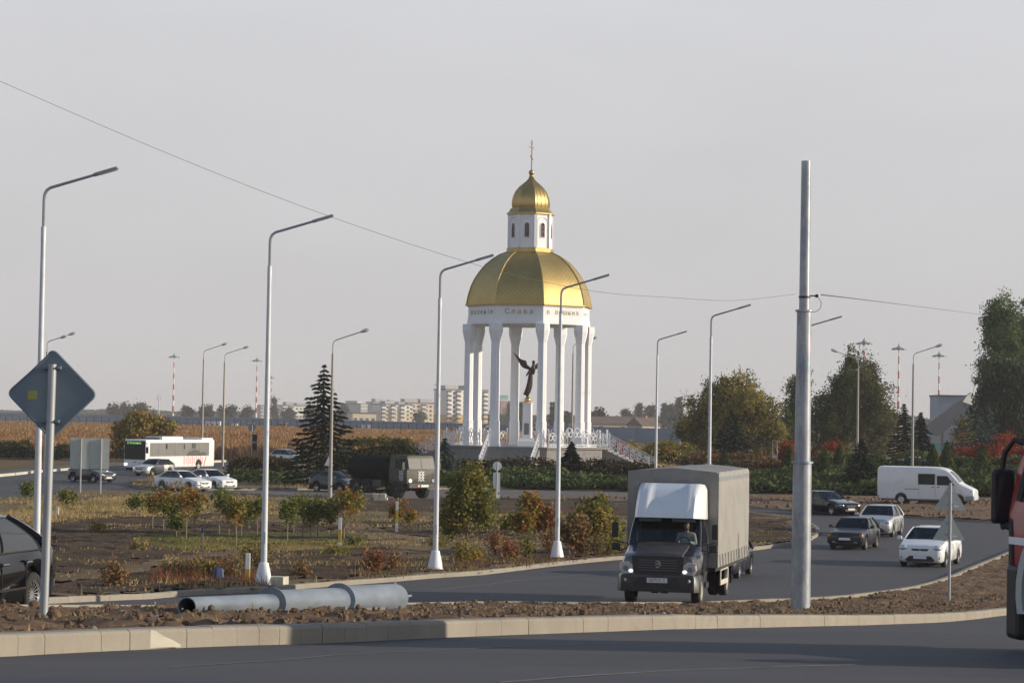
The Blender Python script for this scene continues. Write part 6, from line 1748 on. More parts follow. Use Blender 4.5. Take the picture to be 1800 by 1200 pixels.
def hedge(name, label, pts, w, h, m, seed, leaf=.14, dens=70, group=None, ragged=.12, cat='hedge', zf=None, stems=True):
    """a clipped or rough shrub row along pts (ground points)"""
    r = np.random.default_rng(seed)
    P = resample([(p[0], p[1]) for p in pts], .8)
    a = np.array([(p.x, p.y) for p in P])
    seg = np.linalg.norm(np.diff(a, axis=0), axis=1); tot = seg.sum()
    n = int(tot * dens * (h * 2 + w) / 3)
    u = r.random(n) * tot; cs = np.concatenate([[0], np.cumsum(seg)])
    x = np.interp(u, cs, a[:, 0]); y = np.interp(u, cs, a[:, 1])
    k = np.clip(np.searchsorted(cs, u) - 1, 0, len(seg) - 1)
    tx = (a[k + 1] - a[k]) / seg[k][:, None]; nx = np.stack([-tx[:, 1], tx[:, 0]], 1)
    face = r.random(n)
    hh = h * (1 + ragged * (fbm(u * .5, u * 0 + seed, 4, seed) - .5) * 4)
    v = np.where(face < .4, r.uniform(-1, 1, n), np.where(face < .72, -1.0, np.where(face < .88, 1.0, r.uniform(-1, 1, n)))) * w / 2
    z = np.where(face < .4, 1.0, r.random(n)) * hh
    edge = np.minimum(u, tot - u); z *= np.clip(.45 + edge / (h * .8), 0, 1)
    o = r.normal(size=(n, 3)) * leaf * .8
    p0 = a.mean(0); zf = zf or (lambda X_, Y_: Hn(Y_) + .1)
    X_, Y_ = x + nx[:, 0] * v, y + nx[:, 1] * v
    z0 = float(zf(np.array([p0[0]]), np.array([p0[1]]))[0])
    Pt = np.stack([X_ - p0[0], Y_ - p0[1], zf(X_, Y_) - z0 + z], 1) + o
    T = np.clip(fbm(u * .35, z * .8 + seed, 3, seed + 3) * 1.5 - .35, 0, 1) * .7 + .3 * r.random(n)
    t = thing(name, label, cat, (p0[0], p0[1], z0), 0, group)
    leaf_obj('foliage', Pt, leaf, m, t, T, 1.5, seed)
    if stems:
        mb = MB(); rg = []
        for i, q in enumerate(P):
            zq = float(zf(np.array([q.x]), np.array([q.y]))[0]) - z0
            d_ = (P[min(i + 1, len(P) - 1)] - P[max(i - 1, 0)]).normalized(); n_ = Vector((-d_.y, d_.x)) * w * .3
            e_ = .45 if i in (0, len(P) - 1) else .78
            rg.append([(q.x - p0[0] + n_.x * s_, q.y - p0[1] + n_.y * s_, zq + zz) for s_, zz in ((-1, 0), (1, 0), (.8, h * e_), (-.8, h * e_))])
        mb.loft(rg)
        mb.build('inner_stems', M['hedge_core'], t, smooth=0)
    return t
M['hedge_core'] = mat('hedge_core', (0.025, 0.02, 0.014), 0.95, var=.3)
def shrub(name, label, loc, rx, rz_, m, seed, leaf=.11, n=1400, cat='shrub', group=None, tshift=0.0, spread=.14):
    """a loose bush: leaning stems of uneven height with leaves strung along their upper parts"""
    r = np.random.default_rng(seed)
    t = thing(name, label, cat, loc, 0, group)
    ns = int(r.integers(9, 15)); mb = MB(); PP, TT = [], []
    for k in range(ns):
        a = r.random() * 2 * math.pi; out = rx * r.random() ** .6; hh = rz_ * (1.0 if k == 0 else r.uniform(.45, .98)) * (1 - .25 * out / rx)
        base = np.array([math.cos(a), math.sin(a), 0]) * rx * .15 * r.random(); tip = np.array([math.cos(a) * out, math.sin(a) * out, hh])
        mid = base * .4 + tip * .6 + np.array([r.normal() * .06 * rx, r.normal() * .06 * rx, .08 * hh])
        mb.tube([base - [0, 0, .08], mid * .5 + base * .5, mid, tip], [.014 + rx * .004, .012, .008, .004], 4)
        q = int(n / ns * r.uniform(.5, 1.5)); u = .18 + .82 * r.random(q) ** .8
        L = (1 - u)[:, None] ** 2 * base + (2 * u * (1 - u))[:, None] * mid + (u ** 2)[:, None] * tip
        PP.append(L + r.normal(size=(q, 3)) * (spread * (.45 + .75 * np.sin(u * 2.6)))[:, None] * np.array([1, 1, .8])); TT.append(r.random() * .6 + .4 * r.random(q))
    P = np.concatenate(PP); P[:, 2] = np.maximum(P[:, 2], .02)
    leaf_obj('foliage', P, leaf, m, t, np.concatenate(TT) + tshift, 1.6, seed)
    mb.build('stems', M['bark'], t, smooth=60)
    return t

VZ = lambda p: float(verge_z(np.array([p.x]), np.array([p.y]))[0])
IZ = lambda x, y: float(island2_z(np.array([x]), np.array([y]))[0])
def on_verge(px, py):
    p = gp(px, py, .15); p.z = VZ(p); return p

# ---- big spruce and the smaller ones
b = gp(566, 866, .15); b = at(566, 860, 184); b.z = IZ(b.x, 184)
spruce('spruce', 'tallest dark spruce, left of the rotunda behind the army truck', b, 9.0, 3.75, L_SPRUCE, 5, 27, 11, 40, .17, skirt=.03)
for px, d, top, base, rad, mm, lab, sd_ in ((1004, 197, 778, 848, 1.6, L_SPRUCE, 'small dark spruce in front of the rotunda railing', 1), (781, 193, 772, 845, 1.7, L_BLUE, 'small bluish spruce right of the army truck cab', 2),
        (1513, 192, 772, 852, 2.1, L_SPRUCE, 'broad dark spruce left of the white van', 3), (1286, 236, 722, 795, 2.3, L_SPRUCE, 'dark spruce standing before the yellowing trees', 4),
        (1588, 238, 712, 800, 1.9, L_SPRUCE, 'slender spruce just left of the right cobra lamp', 6), (1618, 246, 727, 800, 1.6, L_SPRUCE, 'slender spruce just right of the right cobra lamp', 7),
        (1716, 246, 704, 800, 2.6, L_BLUE, 'taller pale blue spruce under the willow', 8), (1737, 252, 716, 800, 1.9, L_BLUE, 'shorter pale blue spruce under the willow', 9)):
    s = FPX / d; b = at(px, base, d)
    z0 = IZ(b.x, d) if d < 230 else H(d) + .5
    z0 = max(z0, b.z) if d > 230 else z0
    spruce('spruce', lab, (b.x, d, z0), (at(px, top, d).z - z0), rad, mm, 40 + sd_, 20, 9, 22, .17)
# ---- clipped cone thujas
for px, d, top, base, w, lab, sd_ in ((1274, 200, 793, 834, .95, 'conical thuja left of the rust-brown shrubs', 1), (1386, 200, 785, 832, .9, 'conical thuja just left of the standing steel pole', 2), (1449, 202, 790, 832, .8, 'conical thuja right of the standing steel pole, left one', 3), (1475, 204, 782, 832, .8, 'conical thuja right of the standing steel pole, right one', 4),
        (1640, 205, 782, 812, .8, 'conical thuja above the cab of the van, left one', 5), (1664, 207, 778, 812, .8, 'conical thuja above the cab of the van, right one', 6), (1726, 200, 780, 834, 1.1, 'conical thuja standing in the low juniper right of the van', 7)):
    b = at(px, base, d); z0 = IZ(b.x, d); h = at(px, top, d).z - z0
    r = np.random.default_rng(sd_ + 90); n = 1500
    t = thing('thuja', lab, 'thuja', (b.x, d, z0))
    f = r.random(n) ** .8; a = r.random(n) * 2 * math.pi; R_ = w * np.clip((1 - f ** 1.7) * .95 + .04, 0, 1) * (.75 + .3 * r.random(n))
    leaf_obj('crown', np.stack([R_ * np.cos(a), R_ * np.sin(a), f * h], 1), .15, L_DARK, t, r.random(n) * .7, 2.0, sd_, (np.array([[0, 0, 1.0]]), .6))
    MB().tube([(0, 0, -.1), (0, 0, h * .9)], [.09, .02], 6).build('trunk', M['bark'], t)

# ---- young maples on the verge
YM = [(48, 893, 846, 17, 3, .55), (118, 900, 858, 17, 4, .6), (268, 930, 858, 24, 1, .3), (287, 935, 846, 27, 1, .2), (302, 938, 870, 20, 2, .5), (327, 950, 853, 27, 1, .15), (342, 938, 866, 22, 2, .35), (310, 945, 905, 13, 5, .75),
      (385, 938, 850, 27, 3, .55), (402, 940, 870, 18, 3, .6), (415, 958, 862, 24, 2, .3), (424, 940, 884, 17, 3, .5), (452, 940, 866, 23, 2, .45), (437, 930, 880, 17, 3, .5), (505, 950, 868, 20, 3, .6), (516, 938, 870, 19, 3, .5), (532, 944, 862, 22, 2, .5), (546, 946, 880, 16, 3, .6), (558, 944, 868, 17, 3, .65),
      (581, 946, 880, 12, 3, .6), (604, 948, 854, 42, 1, .25), (618, 926, 868, 30, 2, .4), (698, 930, 884, 15, 1, .1), (722, 925, 896, 6, 1, .2), (240, 905, 873, 18, 5, .8)]
for i, (px, base, top, wpx, kind, ts) in enumerate(YM):
    p = on_verge(px, base); s = FPX / p.y; h = (base - top) / s; w = wpx / s
    hc = h * .62 if wpx > 10 else h * .5
    r = np.random.default_rng(300 + i)
    bl = [(r.uniform(-.35, .35) * w, r.uniform(-.35, .35) * w, h - hc * r.uniform(.35, .65), w * r.uniform(.45, .68), w * r.uniform(.45, .68), hc * r.uniform(.28, .42)) for _ in range(4)]
    rel = {20: 'broadest of the young maples, behind the white and yellow post', 21: 'young maple partly behind the broadest one, beside the stacked kerb stones', 22: 'thin reddish young maple behind the marker post below the army truck', 23: 'tiny sapling on the dark bank below the army truck', 0: 'lone small green tree left of the first street lamp', 1: 'lone small green tree below the grey direction board', 24: 'low green young tree at the left end of the maple row'}
    lab = rel.get(i)
    if lab is None:
        tone = 'reddish' if ts < .3 else ('half-turned' if ts < .5 else 'green')
        lab = '%s young maple on a bare stem, %s from the left in the maple row' % (tone, ['1st', '2nd', '3rd', '4th', '5th', '6th', '7th', '8th', '9th', '10th', '11th', '12th', '13th', '14th', '15th', '16th', '17th', '18th', '19th', '20th', '21st'][i - 2])
    tree('young_maple', lab, p, bl, L_MAPLE, h * .8, .03 if wpx < 30 else .045, int(16 + w * 19), 24, .10, .15, 300 + i, 'young maples planted on the verge', 'young tree', .3, 'bark_pale', 5, 1.3, None, ts - .3)
# ---- bushy maple before the roundabout and its neighbours
p = on_verge(820, 950); s = FPX / p.y
tree('bushy_maple', 'large bushy yellow-green maple right of the third street lamp', p, [(0, 0, 1.6, 1.05, .9, 1.1), (-.55, 0, 1.5, .8, .7, .9), (.65, .1, 1.7, .8, .7, .8), (-.2, 0, 2.6, .75, .7, .6), (.25, 0, 2.85, .55, .5, .55), (.9, 0, 1.2, .6, .6, .6), (-.8, 0, .9, .6, .6, .55)], L_BUSHY, 1.8, .06, 190, 44, .11, .17, 71, None, 'tree', .35, 'bark', 9, 1.4, None, .05)
for i, (px, base, top, wpx, mm, ts, lab) in enumerate(((935, 938, 862, 27, L_MAPLE, -.2, 'slim reddish maple between the bushy maple and the fourth street lamp'), (958, 938, 888, 15, L_RUSSET, 0, 'small red-leaved sapling just left of the fourth street lamp'), (918, 940, 900, 14, L_MAPLE, 0, 'thin young tree right behind the bushy maple'),
        (1040, 972, 868, 36, L_BUSHY, .2, 'tall loose shrub-like tree left of the tarpaulin truck'), (1010, 975, 902, 26, L_RUSSET, .2, 'russet young tree right of the fourth street lamp'), (1070, 968, 895, 22, L_BUSHY, 0, 'green young tree touching the left side of the tarpaulin truck'), (893, 932, 912, 9, L_BUSHY, 0, 'tiny sapling in the shade of the dark bank'))):
    p = on_verge(px, base); s = FPX / p.y; h = (base - top) / s; w = wpx / s
    r = np.random.default_rng(500 + i)
    bl = [(r.uniform(-.4, .4) * w, r.uniform(-.4, .4) * w, h * r.uniform(.45, .75), w * r.uniform(.45, .7), w * r.uniform(.45, .7), h * r.uniform(.2, .3)) for _ in range(5)]
    tree('young_tree', lab, p, bl, mm, h * .75, .035, int(40 + w * 55), 28, .12, .16, 500 + i, None, 'young tree', .3, 'bark_pale', 6, 1.4, None, ts)
# ---- low shrubs along the kerb
SHB = [(200, 1030, 985, 26, L_RUSSET, .2), (455, 1005, 935, 38, L_RUSSET, .5), (330, 1012, 978, 40, L_RUSSET, .4), (365, 1014, 985, 30, L_BUSHY, .3), (300, 1010, 980, 26, L_GRASS, .3), (405, 1015, 970, 30, L_RUSSET, .3), (530, 1012, 985, 14, L_RUSSET, .2), (657, 1004, 952, 32, L_RUSSET, -.1), (690, 1000, 960, 12, L_RUSSET, 0), (815, 990, 945, 32, L_BUSHY, .3),
       (835, 985, 960, 24, L_YELLOW, .4), (895, 982, 942, 30, L_RUSSET, -.2), (925, 978, 938, 26, L_BUSHY, .1), (870, 975, 925, 18, L_RUSSET, 0), (965, 968, 930, 14, L_RUSSET, -.1), (1050, 975, 930, 30, L_RUSSET, .3), (1020, 973, 945, 18, L_RUSSET, .2), (1075, 970, 940, 22, L_BUSHY, .2), (245, 968, 950, 16, L_GRASS, 0), (170, 935, 918, 18, L_YELLOW, .1), (60, 1010, 985, 20, L_RUSSET, .3), (625, 958, 945, 14, L_BUSHY, 0), (770, 960, 945, 24, L_BUSHY, .2), (590, 976, 960, 34, L_BUSHY, .3), (440, 985, 945, 22, L_BUSHY, 0)]
SLAB = ['small russet shrub on the soil left of the weeds', 'tall dark russet shrub left of the second street lamp', 'wide dry russet weeds right of the worn path', 'green weedy shrub beside the blue sack', 'tuft of dry straw grass right of the worn path', 'russet brush around the blue sack', 'thin russet sapling right of the concrete block', 'upright red-brown shrub left of the third street lamp', 'narrow red-brown shrub just left of the third street lamp', 'low green shrub under the bushy maple',
        'yellow dry shrub right of the third street lamp base', 'bright rust-red shrub left of the fourth street lamp', 'green shrub between the rust-red one and the fourth lamp', 'bare reddish shrub at the right edge of the bushy maple', 'small red shrub hugging the fourth street lamp', 'russet thicket left of the tarpaulin truck', 'small russet shrub right of the fourth lamp base', 'green bush beside the front wheel of the tarpaulin truck', 'pale grass tuft at the edge of the lawn', 'yellow-green weed clump on the ploughed soil', 'russet weeds behind the black saloon', 'small green shrub right of the white and yellow post', 'green tuft behind the third street lamp', 'low green weeds around the white and yellow post', 'leafy green shrub left of the second lamp base']
for i, ((px, base, top, wpx, mm, ts), lab) in enumerate(zip(SHB, SLAB)):
    p = on_verge(px, base); s = FPX / p.y
    shrub('shrub', lab, p, wpx / s * .62, (base - top) / s, mm, 700 + i, .068 if mm is not L_GRASS else .09, int(150 + 15 * wpx), tshift=ts - .05, spread=.15)
# yellowing bush behind the bus
p = at(245, 822, 262); z0 = H(262)
tree('bush', 'large yellow-green bush behind the front of the bus', (p.x, 262, z0), [(0, 0, 2.6, 3.0, 2.4, 2.2), (-1.6, 0, 2.0, 1.8, 1.6, 1.7), (1.9, 0, 2.5, 2.0, 1.8, 1.7), (.4, 0, 4.0, 1.9, 1.5, 1.3), (2.6, 0, 3.4, 1.2, 1, 1.1)], L_YELLOW, 2.5, .12, 260, 40, .24, .34, 81, None, 'bush', .4, 'bark', 9, 1.4, None, .1)
# ---- hedges on the roundabout island
isz = lambda x, y: island2_z(x, y)
def HP(px0, px1, d0, d1): return [(X(px0, d0), d0), (X((px0 + px1) / 2, (d0 + d1) / 2), (d0 + d1) / 2), (X(px1, d1), d1)]
hedge('hedge', 'clipped dark hedge in front of the rotunda steps', HP(800, 985, 196, 196), 1.6, 1.0, L_HEDGE, 1, .15, 230, zf=isz)
hedge('hedge', 'clipped dark hedge right of the small spruce below the platform', HP(1022, 1165, 196, 198), 1.6, 1.15, L_HEDGE, 2, .15, 230, zf=isz)
hedge('hedge', 'brownish hedge left of the big spruce', HP(404, 522, 201, 203), 2.2, 1.6, L_HEDGE, 3, .16, 220, zf=isz)
hedge('hedge', 'rough green and brown shrubs between the big spruce and the army truck', HP(598, 740, 214, 212), 3.0, 1.7, L_YELLOW, 4, .18, 150, ragged=.25, zf=isz)
hedge('hedge', 'rust-brown hedge behind the roof of the tarpaulin truck', HP(1205, 1330, 204, 206), 2.0, 1.6, L_RUST, 5, .15, 200, zf=isz)
hedge('hedge', 'rust-red hedge left of the standing steel pole', HP(1322, 1380, 203, 203), 1.6, 1.5, L_RUST, 6, .15, 220, zf=isz)
hedge('hedge', 'green shrubs at the foot of the right stairs', HP(1130, 1225, 222, 224), 3.0, 1.9, L_YELLOW, 7, .18, 150, ragged=.25, zf=isz)
hedge('hedge', 'green hedge right of the standing steel pole', HP(1430, 1560, 212, 214), 2.0, 1.7, L_JUNIPER, 8, .16, 180, ragged=.2, zf=isz)
hedge('hedge', 'long green hedge above the roof of the white van', HP(1560, 1850, 214, 214), 2.2, 1.5, L_JUNIPER, 9, .16, 180, ragged=.2, zf=isz)
hedge('hedge', 'dark low hedge at the far left behind the pavement', HP(-20, 62, 262, 262), 2.0, 1.5, L_DARK, 10, .18, 160)
hedge('hedge', 'dark low hedge left of the grey direction board', HP(92, 126, 264, 264), 2.0, 1.3, L_DARK, 11, .18, 160)
# ---- low spreading juniper: ground cover
def cover(name, poly, n, h, m, seed, zf, leaf=.2, rows=.9, kind='stuff', amp=1.0, asp=2.2, upk=.35):
    r = np.random.default_rng(seed)
    xs = [p[0] for p in poly]; ys = [p[1] for p in poly]
    x = r.uniform(min(xs), max(xs), n * 4); y = r.uniform(min(ys), max(ys), n * 4)
    k = inside(poly, x, y); x, y = x[k][:n], y[k][:n]
    b = fbm(x * .35, y * rows, 4, seed)
    k = (b > .36); x, y, b = x[k], y[k], b[k]
    z = zf(x, y) + h * np.clip((b - .3) * 2.6, .1, 1.15) * r.random(len(x)) ** .45 * amp
    T = np.clip((b - .3) * 1.6, 0, 1) * .6 + .4 * r.random(len(x))
    V, F = quads(np.stack([x, y, z], 1), leaf, asp, seed, (np.array([[.5, -.1, .6]]), upk))
    return tag(np_mesh(name, V, F, m, None, smooth=False, tint=T), kind=kind)
def PG(px): return [tuple(p[:2]) for p in [gp(a, c, .3) for a, c in px]]
cover('juniper_cover', [(X(412, 186), 187), (X(530, 186), 187), (X(530, 197), 198), (X(412, 197), 198)], 9000, .8, L_JUNIPER, 1, isz)
cover('juniper_cover', [(X(740, 187), 186.5), (X(900, 187), 188), (X(1120, 187), 186.5), (X(1330, 187), 186.5), (X(1330, 197), 195.5), (X(740, 197), 195.5)], 38000, .8, L_JUNIPER, 2, isz)
cover('juniper_cover', [(X(1318, 187), 187), (X(1540, 187), 187), (X(1820, 187), 188), (X(1820, 210), 211), (X(1318, 200), 201)], 60000, 1.0, L_JUNIPER, 3, isz)
# dry grass tufts on the verge and on the island edges
def tufts(name, poly, n, h, seed, zf, m=L_GRASS, thr=.5, fr=.25, wid=.035, tr=(0, 1)):
    r = np.random.default_rng(seed)
    xs = [p[0] for p in poly]; ys = [p[1] for p in poly]
    x = r.uniform(min(xs), max(xs), n * 3); y = r.uniform(min(ys), max(ys), n * 3)
    b = fbm(x * fr, y * fr * 1.4, 4, seed)
    k = inside(poly, x, y) & (b > thr); x, y, b = x[k][:n], y[k][:n], b[k][:n]
    n = len(x); z = zf(x, y) - .02
    a = r.random(n) * 2 * math.pi; hh = h * (.4 + r.random(n)) * np.clip((b - thr) * 5 + .45, .4, 1.3); w = wid * (.7 + .6 * r.random(n))
    B = np.stack([np.cos(a) * w, np.sin(a) * w, 0 * a], 1); P = np.stack([x, y, z], 1)
    T = P + np.stack([r.normal(size=n) * .35 * hh, r.normal(size=n) * .35 * hh, hh], 1)
    V = np.stack([P - B, P + B, T], 1).reshape(-1, 3)
    tint = tr[0] + (tr[1] - tr[0]) * np.clip(.25 + .5 * r.random(n) + (fbm(x * .12, y * .12, 3, seed + 9) - .5) * 1.6, 0, 1)
    return tag(np_mesh(name, V, np.arange(3 * n).reshape(n, 3), m, None, smooth=False, tint=tint), kind='stuff')
tufts('dry_grass', vpi, 40000, .13, 11, verge_z, thr=.50, fr=.22)
tufts('weeds', vpi, 5000, .2, 18, verge_z, thr=.62, fr=.5, tr=(0, .5))
tufts('dry_grass', PG([(-20, 905), (60, 885), (200, 872), (430, 876), (560, 890), (420, 905), (200, 905), (60, 915)]), 26000, .18, 12, verge_z, thr=.38, fr=.3, tr=(.3, 1))
tufts('lawn_grass', PG([(235, 942), (330, 937), (560, 944), (640, 946), (650, 956), (520, 963), (330, 960), (250, 952)]), 26000, .09, 13, verge_z, thr=.2, tr=(0, .5), wid=.025)
tufts('straw_bits', [p[:2] for p in isl_poly], 9000, .05, 17, lambda x, y: island_z(x, y) + .01, thr=.3, fr=1.5, wid=.012, tr=(.35, 1))
tufts('weeds', [p[:2] for p in isl_poly], 2500, .12, 14, island_z, thr=.62, fr=.9, wid=.02, tr=(.3, .9))
tufts('dry_grass', ci_poly, 40000, .25, 15, isz, thr=.45, fr=.2, wid=.05, tr=(.1, 1))
tufts('dry_weeds', PG([(255, 1016), (300, 985), (420, 978), (470, 1000), (470, 1020), (330, 1026)]), 1500, .34, 19, verge_z, m=L_RUSSET, thr=.46, fr=.8, wid=.014, tr=(0, 1))
tufts('dry_weeds', PG([(560, 985), (680, 970), (780, 985), (900, 972), (1070, 960), (1080, 972), (940, 986), (780, 1000), (620, 1010)]), 2200, .24, 20, verge_z, m=L_RUSSET, thr=.5, fr=.7, wid=.014, tr=(0, 1))
# ---- the reed field
def reeds(name, poly, n, seed, h=1.9):
    r = np.random.default_rng(seed)
    xs = [p[0] for p in poly]; ys = [p[1] for p in poly]
    x = r.uniform(min(xs), max(xs), n * 3); y = min(ys) + (max(ys) - min(ys)) * r.random(n * 3) ** 1.6
    k = inside(poly, x, y); x, y = x[k][:n], y[k][:n]; n = len(x)
    b = fbm(x * .12, y * .05, 4, seed)
    hh = h * (.6 + .5 * r.random(n)) * (.8 + .4 * b); z = Hn(y) - .05
    a = r.normal(size=n) * .6; w = .10 + .12 * r.random(n); w *= y / 320
    P = np.stack([x, y, z], 1); B = np.stack([np.cos(a) * w, np.sin(a) * w, 0 * a], 1); lean = np.stack([r.normal(size=n) * .18, r.normal(size=n) * .1, np.ones(n)], 1)
    M1 = P + lean * (hh * .7)[:, None]; T1 = P + lean * hh[:, None]
    V = np.stack([P - B * .6, P + B * .6, M1 + B, T1, M1 - B], 1).reshape(-1, 3)
    t = np.clip(.15 + .55 * r.random(n) + (b - .5) * 1.3, 0, 1)
    return tag(np_mesh(name, V, np.arange(5 * n).reshape(n, 5), L_REED, None, smooth=False, tint=t), kind='stuff')
reeds('reed_field', [(X(-80, 270), 270), (X(60, 270), 268), (X(200, 276), 276), (X(420, 262), 262), (X(560, 262), 262), (X(800, 285), 285), (X(960, 300), 300), (X(960, 520), 540), (X(400, 560), 560), (X(-100, 560), 560)], 150000, 3)
reeds('reed_field', [(X(1130, 290), 290), (X(1420, 290), 290), (X(1420, 330), 330), (X(1130, 330), 330)], 14000, 4, 1.4)

# ================================================================== FAR BACKGROUND
def gz(d): return H(d)
# ---- big trees right of the rotunda
def big(name, label, px, d, blobs, m, h, seed, ncl, nleaf, leaf, spread, cat='tree', up=None, tshift=0.0, asp=1.5, shell=.5, r0=.22, nl=10):
    x = X(px, d)
    return tree(name, label, (x, d, gz(d)), blobs, m, h, r0, int(ncl * .5), int(nleaf * 2.9), leaf * .78, spread * 1.12, seed, None, cat, shell, 'bark', nl, asp, up, tshift)
big('broad_tree', 'broad olive-yellow tree right of the rotunda', 1285, 290, [(0, 0, 5.6, 4.2, 3.5, 4.4), (-3.6, 0, 4.6, 2.6, 2.4, 3.4), (3.6, .3, 5.0, 2.6, 2.4, 3.8), (1.6, 0, 8.2, 2.0, 1.8, 2.6), (-1.2, 0, 8.4, 1.8, 1.8, 2.2), (-5.2, 0, 3.4, 1.3, 1.4, 2.0), (4.8, 0, 3.6, 1.4, 1.4, 2.4), (.2, 0, 7.6, 1.6, 1.6, 3.0)], L_OLIVE := leafmat('olive_leaves', [(0.065, 0.08, 0.026), (0.16, 0.155, 0.045), (0.32, 0.265, 0.075), (0.42, 0.31, 0.09)], .35), 7, 201, 620, 44, .26, .42, tshift=.02)
big('poplar', 'narrow dark poplar just left of the standing steel pole', 1402, 300, [(0, 0, 4.5, 1.7, 1.6, 3.8), (.2, 0, 8.2, 1.3, 1.2, 3.2), (.6, 0, 10.4, .8, .8, 2.2), (-.6, 0, 6.2, 1.3, 1.2, 2.6)], L_POPLAR, 9, 202, 220, 40, .22, .36)
big('dark_tree', 'dark leafy tree right of the steel pole, left half of a pair', 1475, 285, [(-1.4, 0, 4.2, 1.9, 1.8, 3.6), (-.4, 0, 7.4, 1.6, 1.5, 2.8), (.7, 0, 10.6, 1.1, 1.1, 2.6), (1.4, 0, 12.6, .8, .8, 2.2), (.8, 0, 5.2, 2.0, 1.8, 4.2), (1.3, 0, 8.6, 1.4, 1.3, 2.8), (-2.4, 0, 7.2, .8, .8, 1.4)], L_DARK, 10, 203, 400, 42, .24, .36, shell=.6)
big('grey_green_tree', 'feathery grey-green tree, right half of the dark pair', 1532, 280, [(0, 0, 4.6, 2.4, 2.2, 4.0), (-.4, 0, 8.6, 1.7, 1.6, 3.6), (.9, 0, 7.0, 1.5, 1.4, 3.0), (-.6, 0, 11.2, 1.0, 1.0, 2.2), (2.0, 0, 4.4, 1.2, 1.2, 2.8)], leafmat('grey_green_leaves', [(0.055, 0.066, 0.03), (0.10, 0.11, 0.05), (0.155, 0.155, 0.075), (0.21, 0.195, 0.095)], .35), 9, 204, 360, 44, .22, .4, tshift=.05)
big('poplar', 'tall green poplar at the right edge, left of its neighbour', 1757, 330, [(0, 0, 14.5, 2.4, 2.0, 5.6), (-.8, 0, 18.4, 1.6, 1.4, 3.6), (1.0, 0, 20.0, 1.2, 1.2, 2.8), (-1.8, 0, 12.0, 1.4, 1.3, 3.4), (1.4, 0, 15.5, 1.6, 1.4, 4.6), (0, 0, 8.0, 2.4, 2.0, 5.0)], L_POPLAR, 17, 205, 520, 40, .26, .42, r0=.3)
big('poplar', 'tall green poplar cut by the right edge of the picture', 1805, 335, [(0, 0, 14.0, 2.2, 2.0, 6.0), (0, 0, 19.5, 1.3, 1.3, 3.4), (-.8, 0, 17.0, 1.3, 1.3, 3.4), (0, 0, 8, 2.4, 2, 5)], L_POPLAR, 17, 206, 420, 40, .26, .42, r0=.3)
big('willow', 'dark drooping willow in front of the poplars', 1765, 300, [(0, 0, 5.6, 3.6, 3.0, 5.0), (-2.8, 0, 4.2, 1.8, 1.8, 3.8), (2.6, 0, 6.2, 2.4, 2.0, 5.0), (1.0, 0, 10.2, 2.6, 2.2, 2.8), (-1.4, 0, 8.0, 1.8, 1.8, 2.6)], L_WILLOW, 8, 207, 620, 44, .26, .42, up=(np.array([[0, 0, -1.0]]), .75), asp=2.6, r0=.3)
big('autumn_bush', 'small orange autumn tree left of the willow', 1697, 285, [(0, 0, 2.6, .9, .9, 2.0), (.3, 0, 4.2, .6, .6, 1.2), (-.3, 0, 1.4, 1.0, .9, 1.2)], L_YELLOW, 3, 208, 60, 36, .18, .26, 'bush', tshift=.3, r0=.06)
big('dark_bush', 'dark bush under the left edge of the willow', 1690, 292, [(0, 0, 2.2, 1.6, 1.4, 2.2), (.6, 0, 4.4, 1.2, 1.0, 1.8)], L_DARK, 3, 209, 100, 40, .2, .32, 'bush', r0=.06)
for i, (px, d, z, rx, h, lab) in enumerate(((1780, 246, .9, 2.6, 4.9, 'large red autumn bush at the right edge'), (1745, 240, .9, 1.3, 3.6, 'red autumn bush between the pale spruces and the right edge'), (1698, 242, .9, 1.4, 3.3, 'low red autumn bush left of the pale spruces'), (1452, 236, .9, 1.4, 3.6, 'red autumn bush right of the standing steel pole'), (1388, 244, .8, .9, 3.4, 'red autumn bush just left of the standing steel pole'), (1084, 262, .5, .8, 3.0, 'small red bush by the top of the right stairs'), (1172, 262, .5, .7, 2.0, 'tiny red bush left of the dark rectangular board'))):
    shrub('red_bush', lab, (X(px, d), d, H(d) + z * .4), rx, h, L_RED, 820 + i, .19, int(2200 + 1800 * rx), 'bush', tshift=.0, spread=.36)
for i, (px, d, rx, h, lab) in enumerate(((1488, 238, 1.6, 3.6, 'orange-brown bush in front of the dark pair of trees'), (1345, 250, 1.4, 1.6, 'dry yellow bush right of the dark spruce'), (1190, 282, 1.8, 2.4, 'dry brown bush left of the dark rectangular board'), (1110, 275, 2.2, 2.6, 'brown-green bush above the right stairs'))):
    shrub('autumn_shrub', lab, (X(px, d), d, H(d) + .2), rx, h, L_YELLOW, 840 + i, .18, int(700 + 700 * rx), 'bush', tshift=.25, spread=.28)

# ---- long grey wall and the wire fence of the airfield
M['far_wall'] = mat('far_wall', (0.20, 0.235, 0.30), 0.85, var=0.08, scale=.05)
WP = [(X(-60, 1150), 1150), (X(330, 960), 960), (X(640, 760), 760), (X(940, 600), 600), (X(1190, 510), 510)]
def wallrun(name, label, cat, pts, h, th, m, seg=None):
    t = thing(name, label, cat, (pts[0][0], pts[0][1], H(pts[0][1])))
    o = Vector((pts[0][0], pts[0][1], H(pts[0][1])))
    for a, b in zip(pts, pts[1:]):
        a, b = Vector(a), Vector(b); n = Vector((-(b - a).y, (b - a).x)).normalized() * th / 2
        rg = [[Vector((q.x + n.x * s, q.y + n.y * s, H(q.y) + z)) - o for s, z in ((-1, -.3), (1, -.3), (1, h), (-1, h))] for q in (a, b)]
        MB().loft(rg).build('wall_panel', m, t, smooth=0)
        P_ = resample([a, b], 12)
        for q in P_[::2]:
            MB().box(Vector((q.x, q.y, H(q.y) + h / 2)) - o, (.5, .5, h + .25)).build('pier', m, t, smooth=0)
    return t
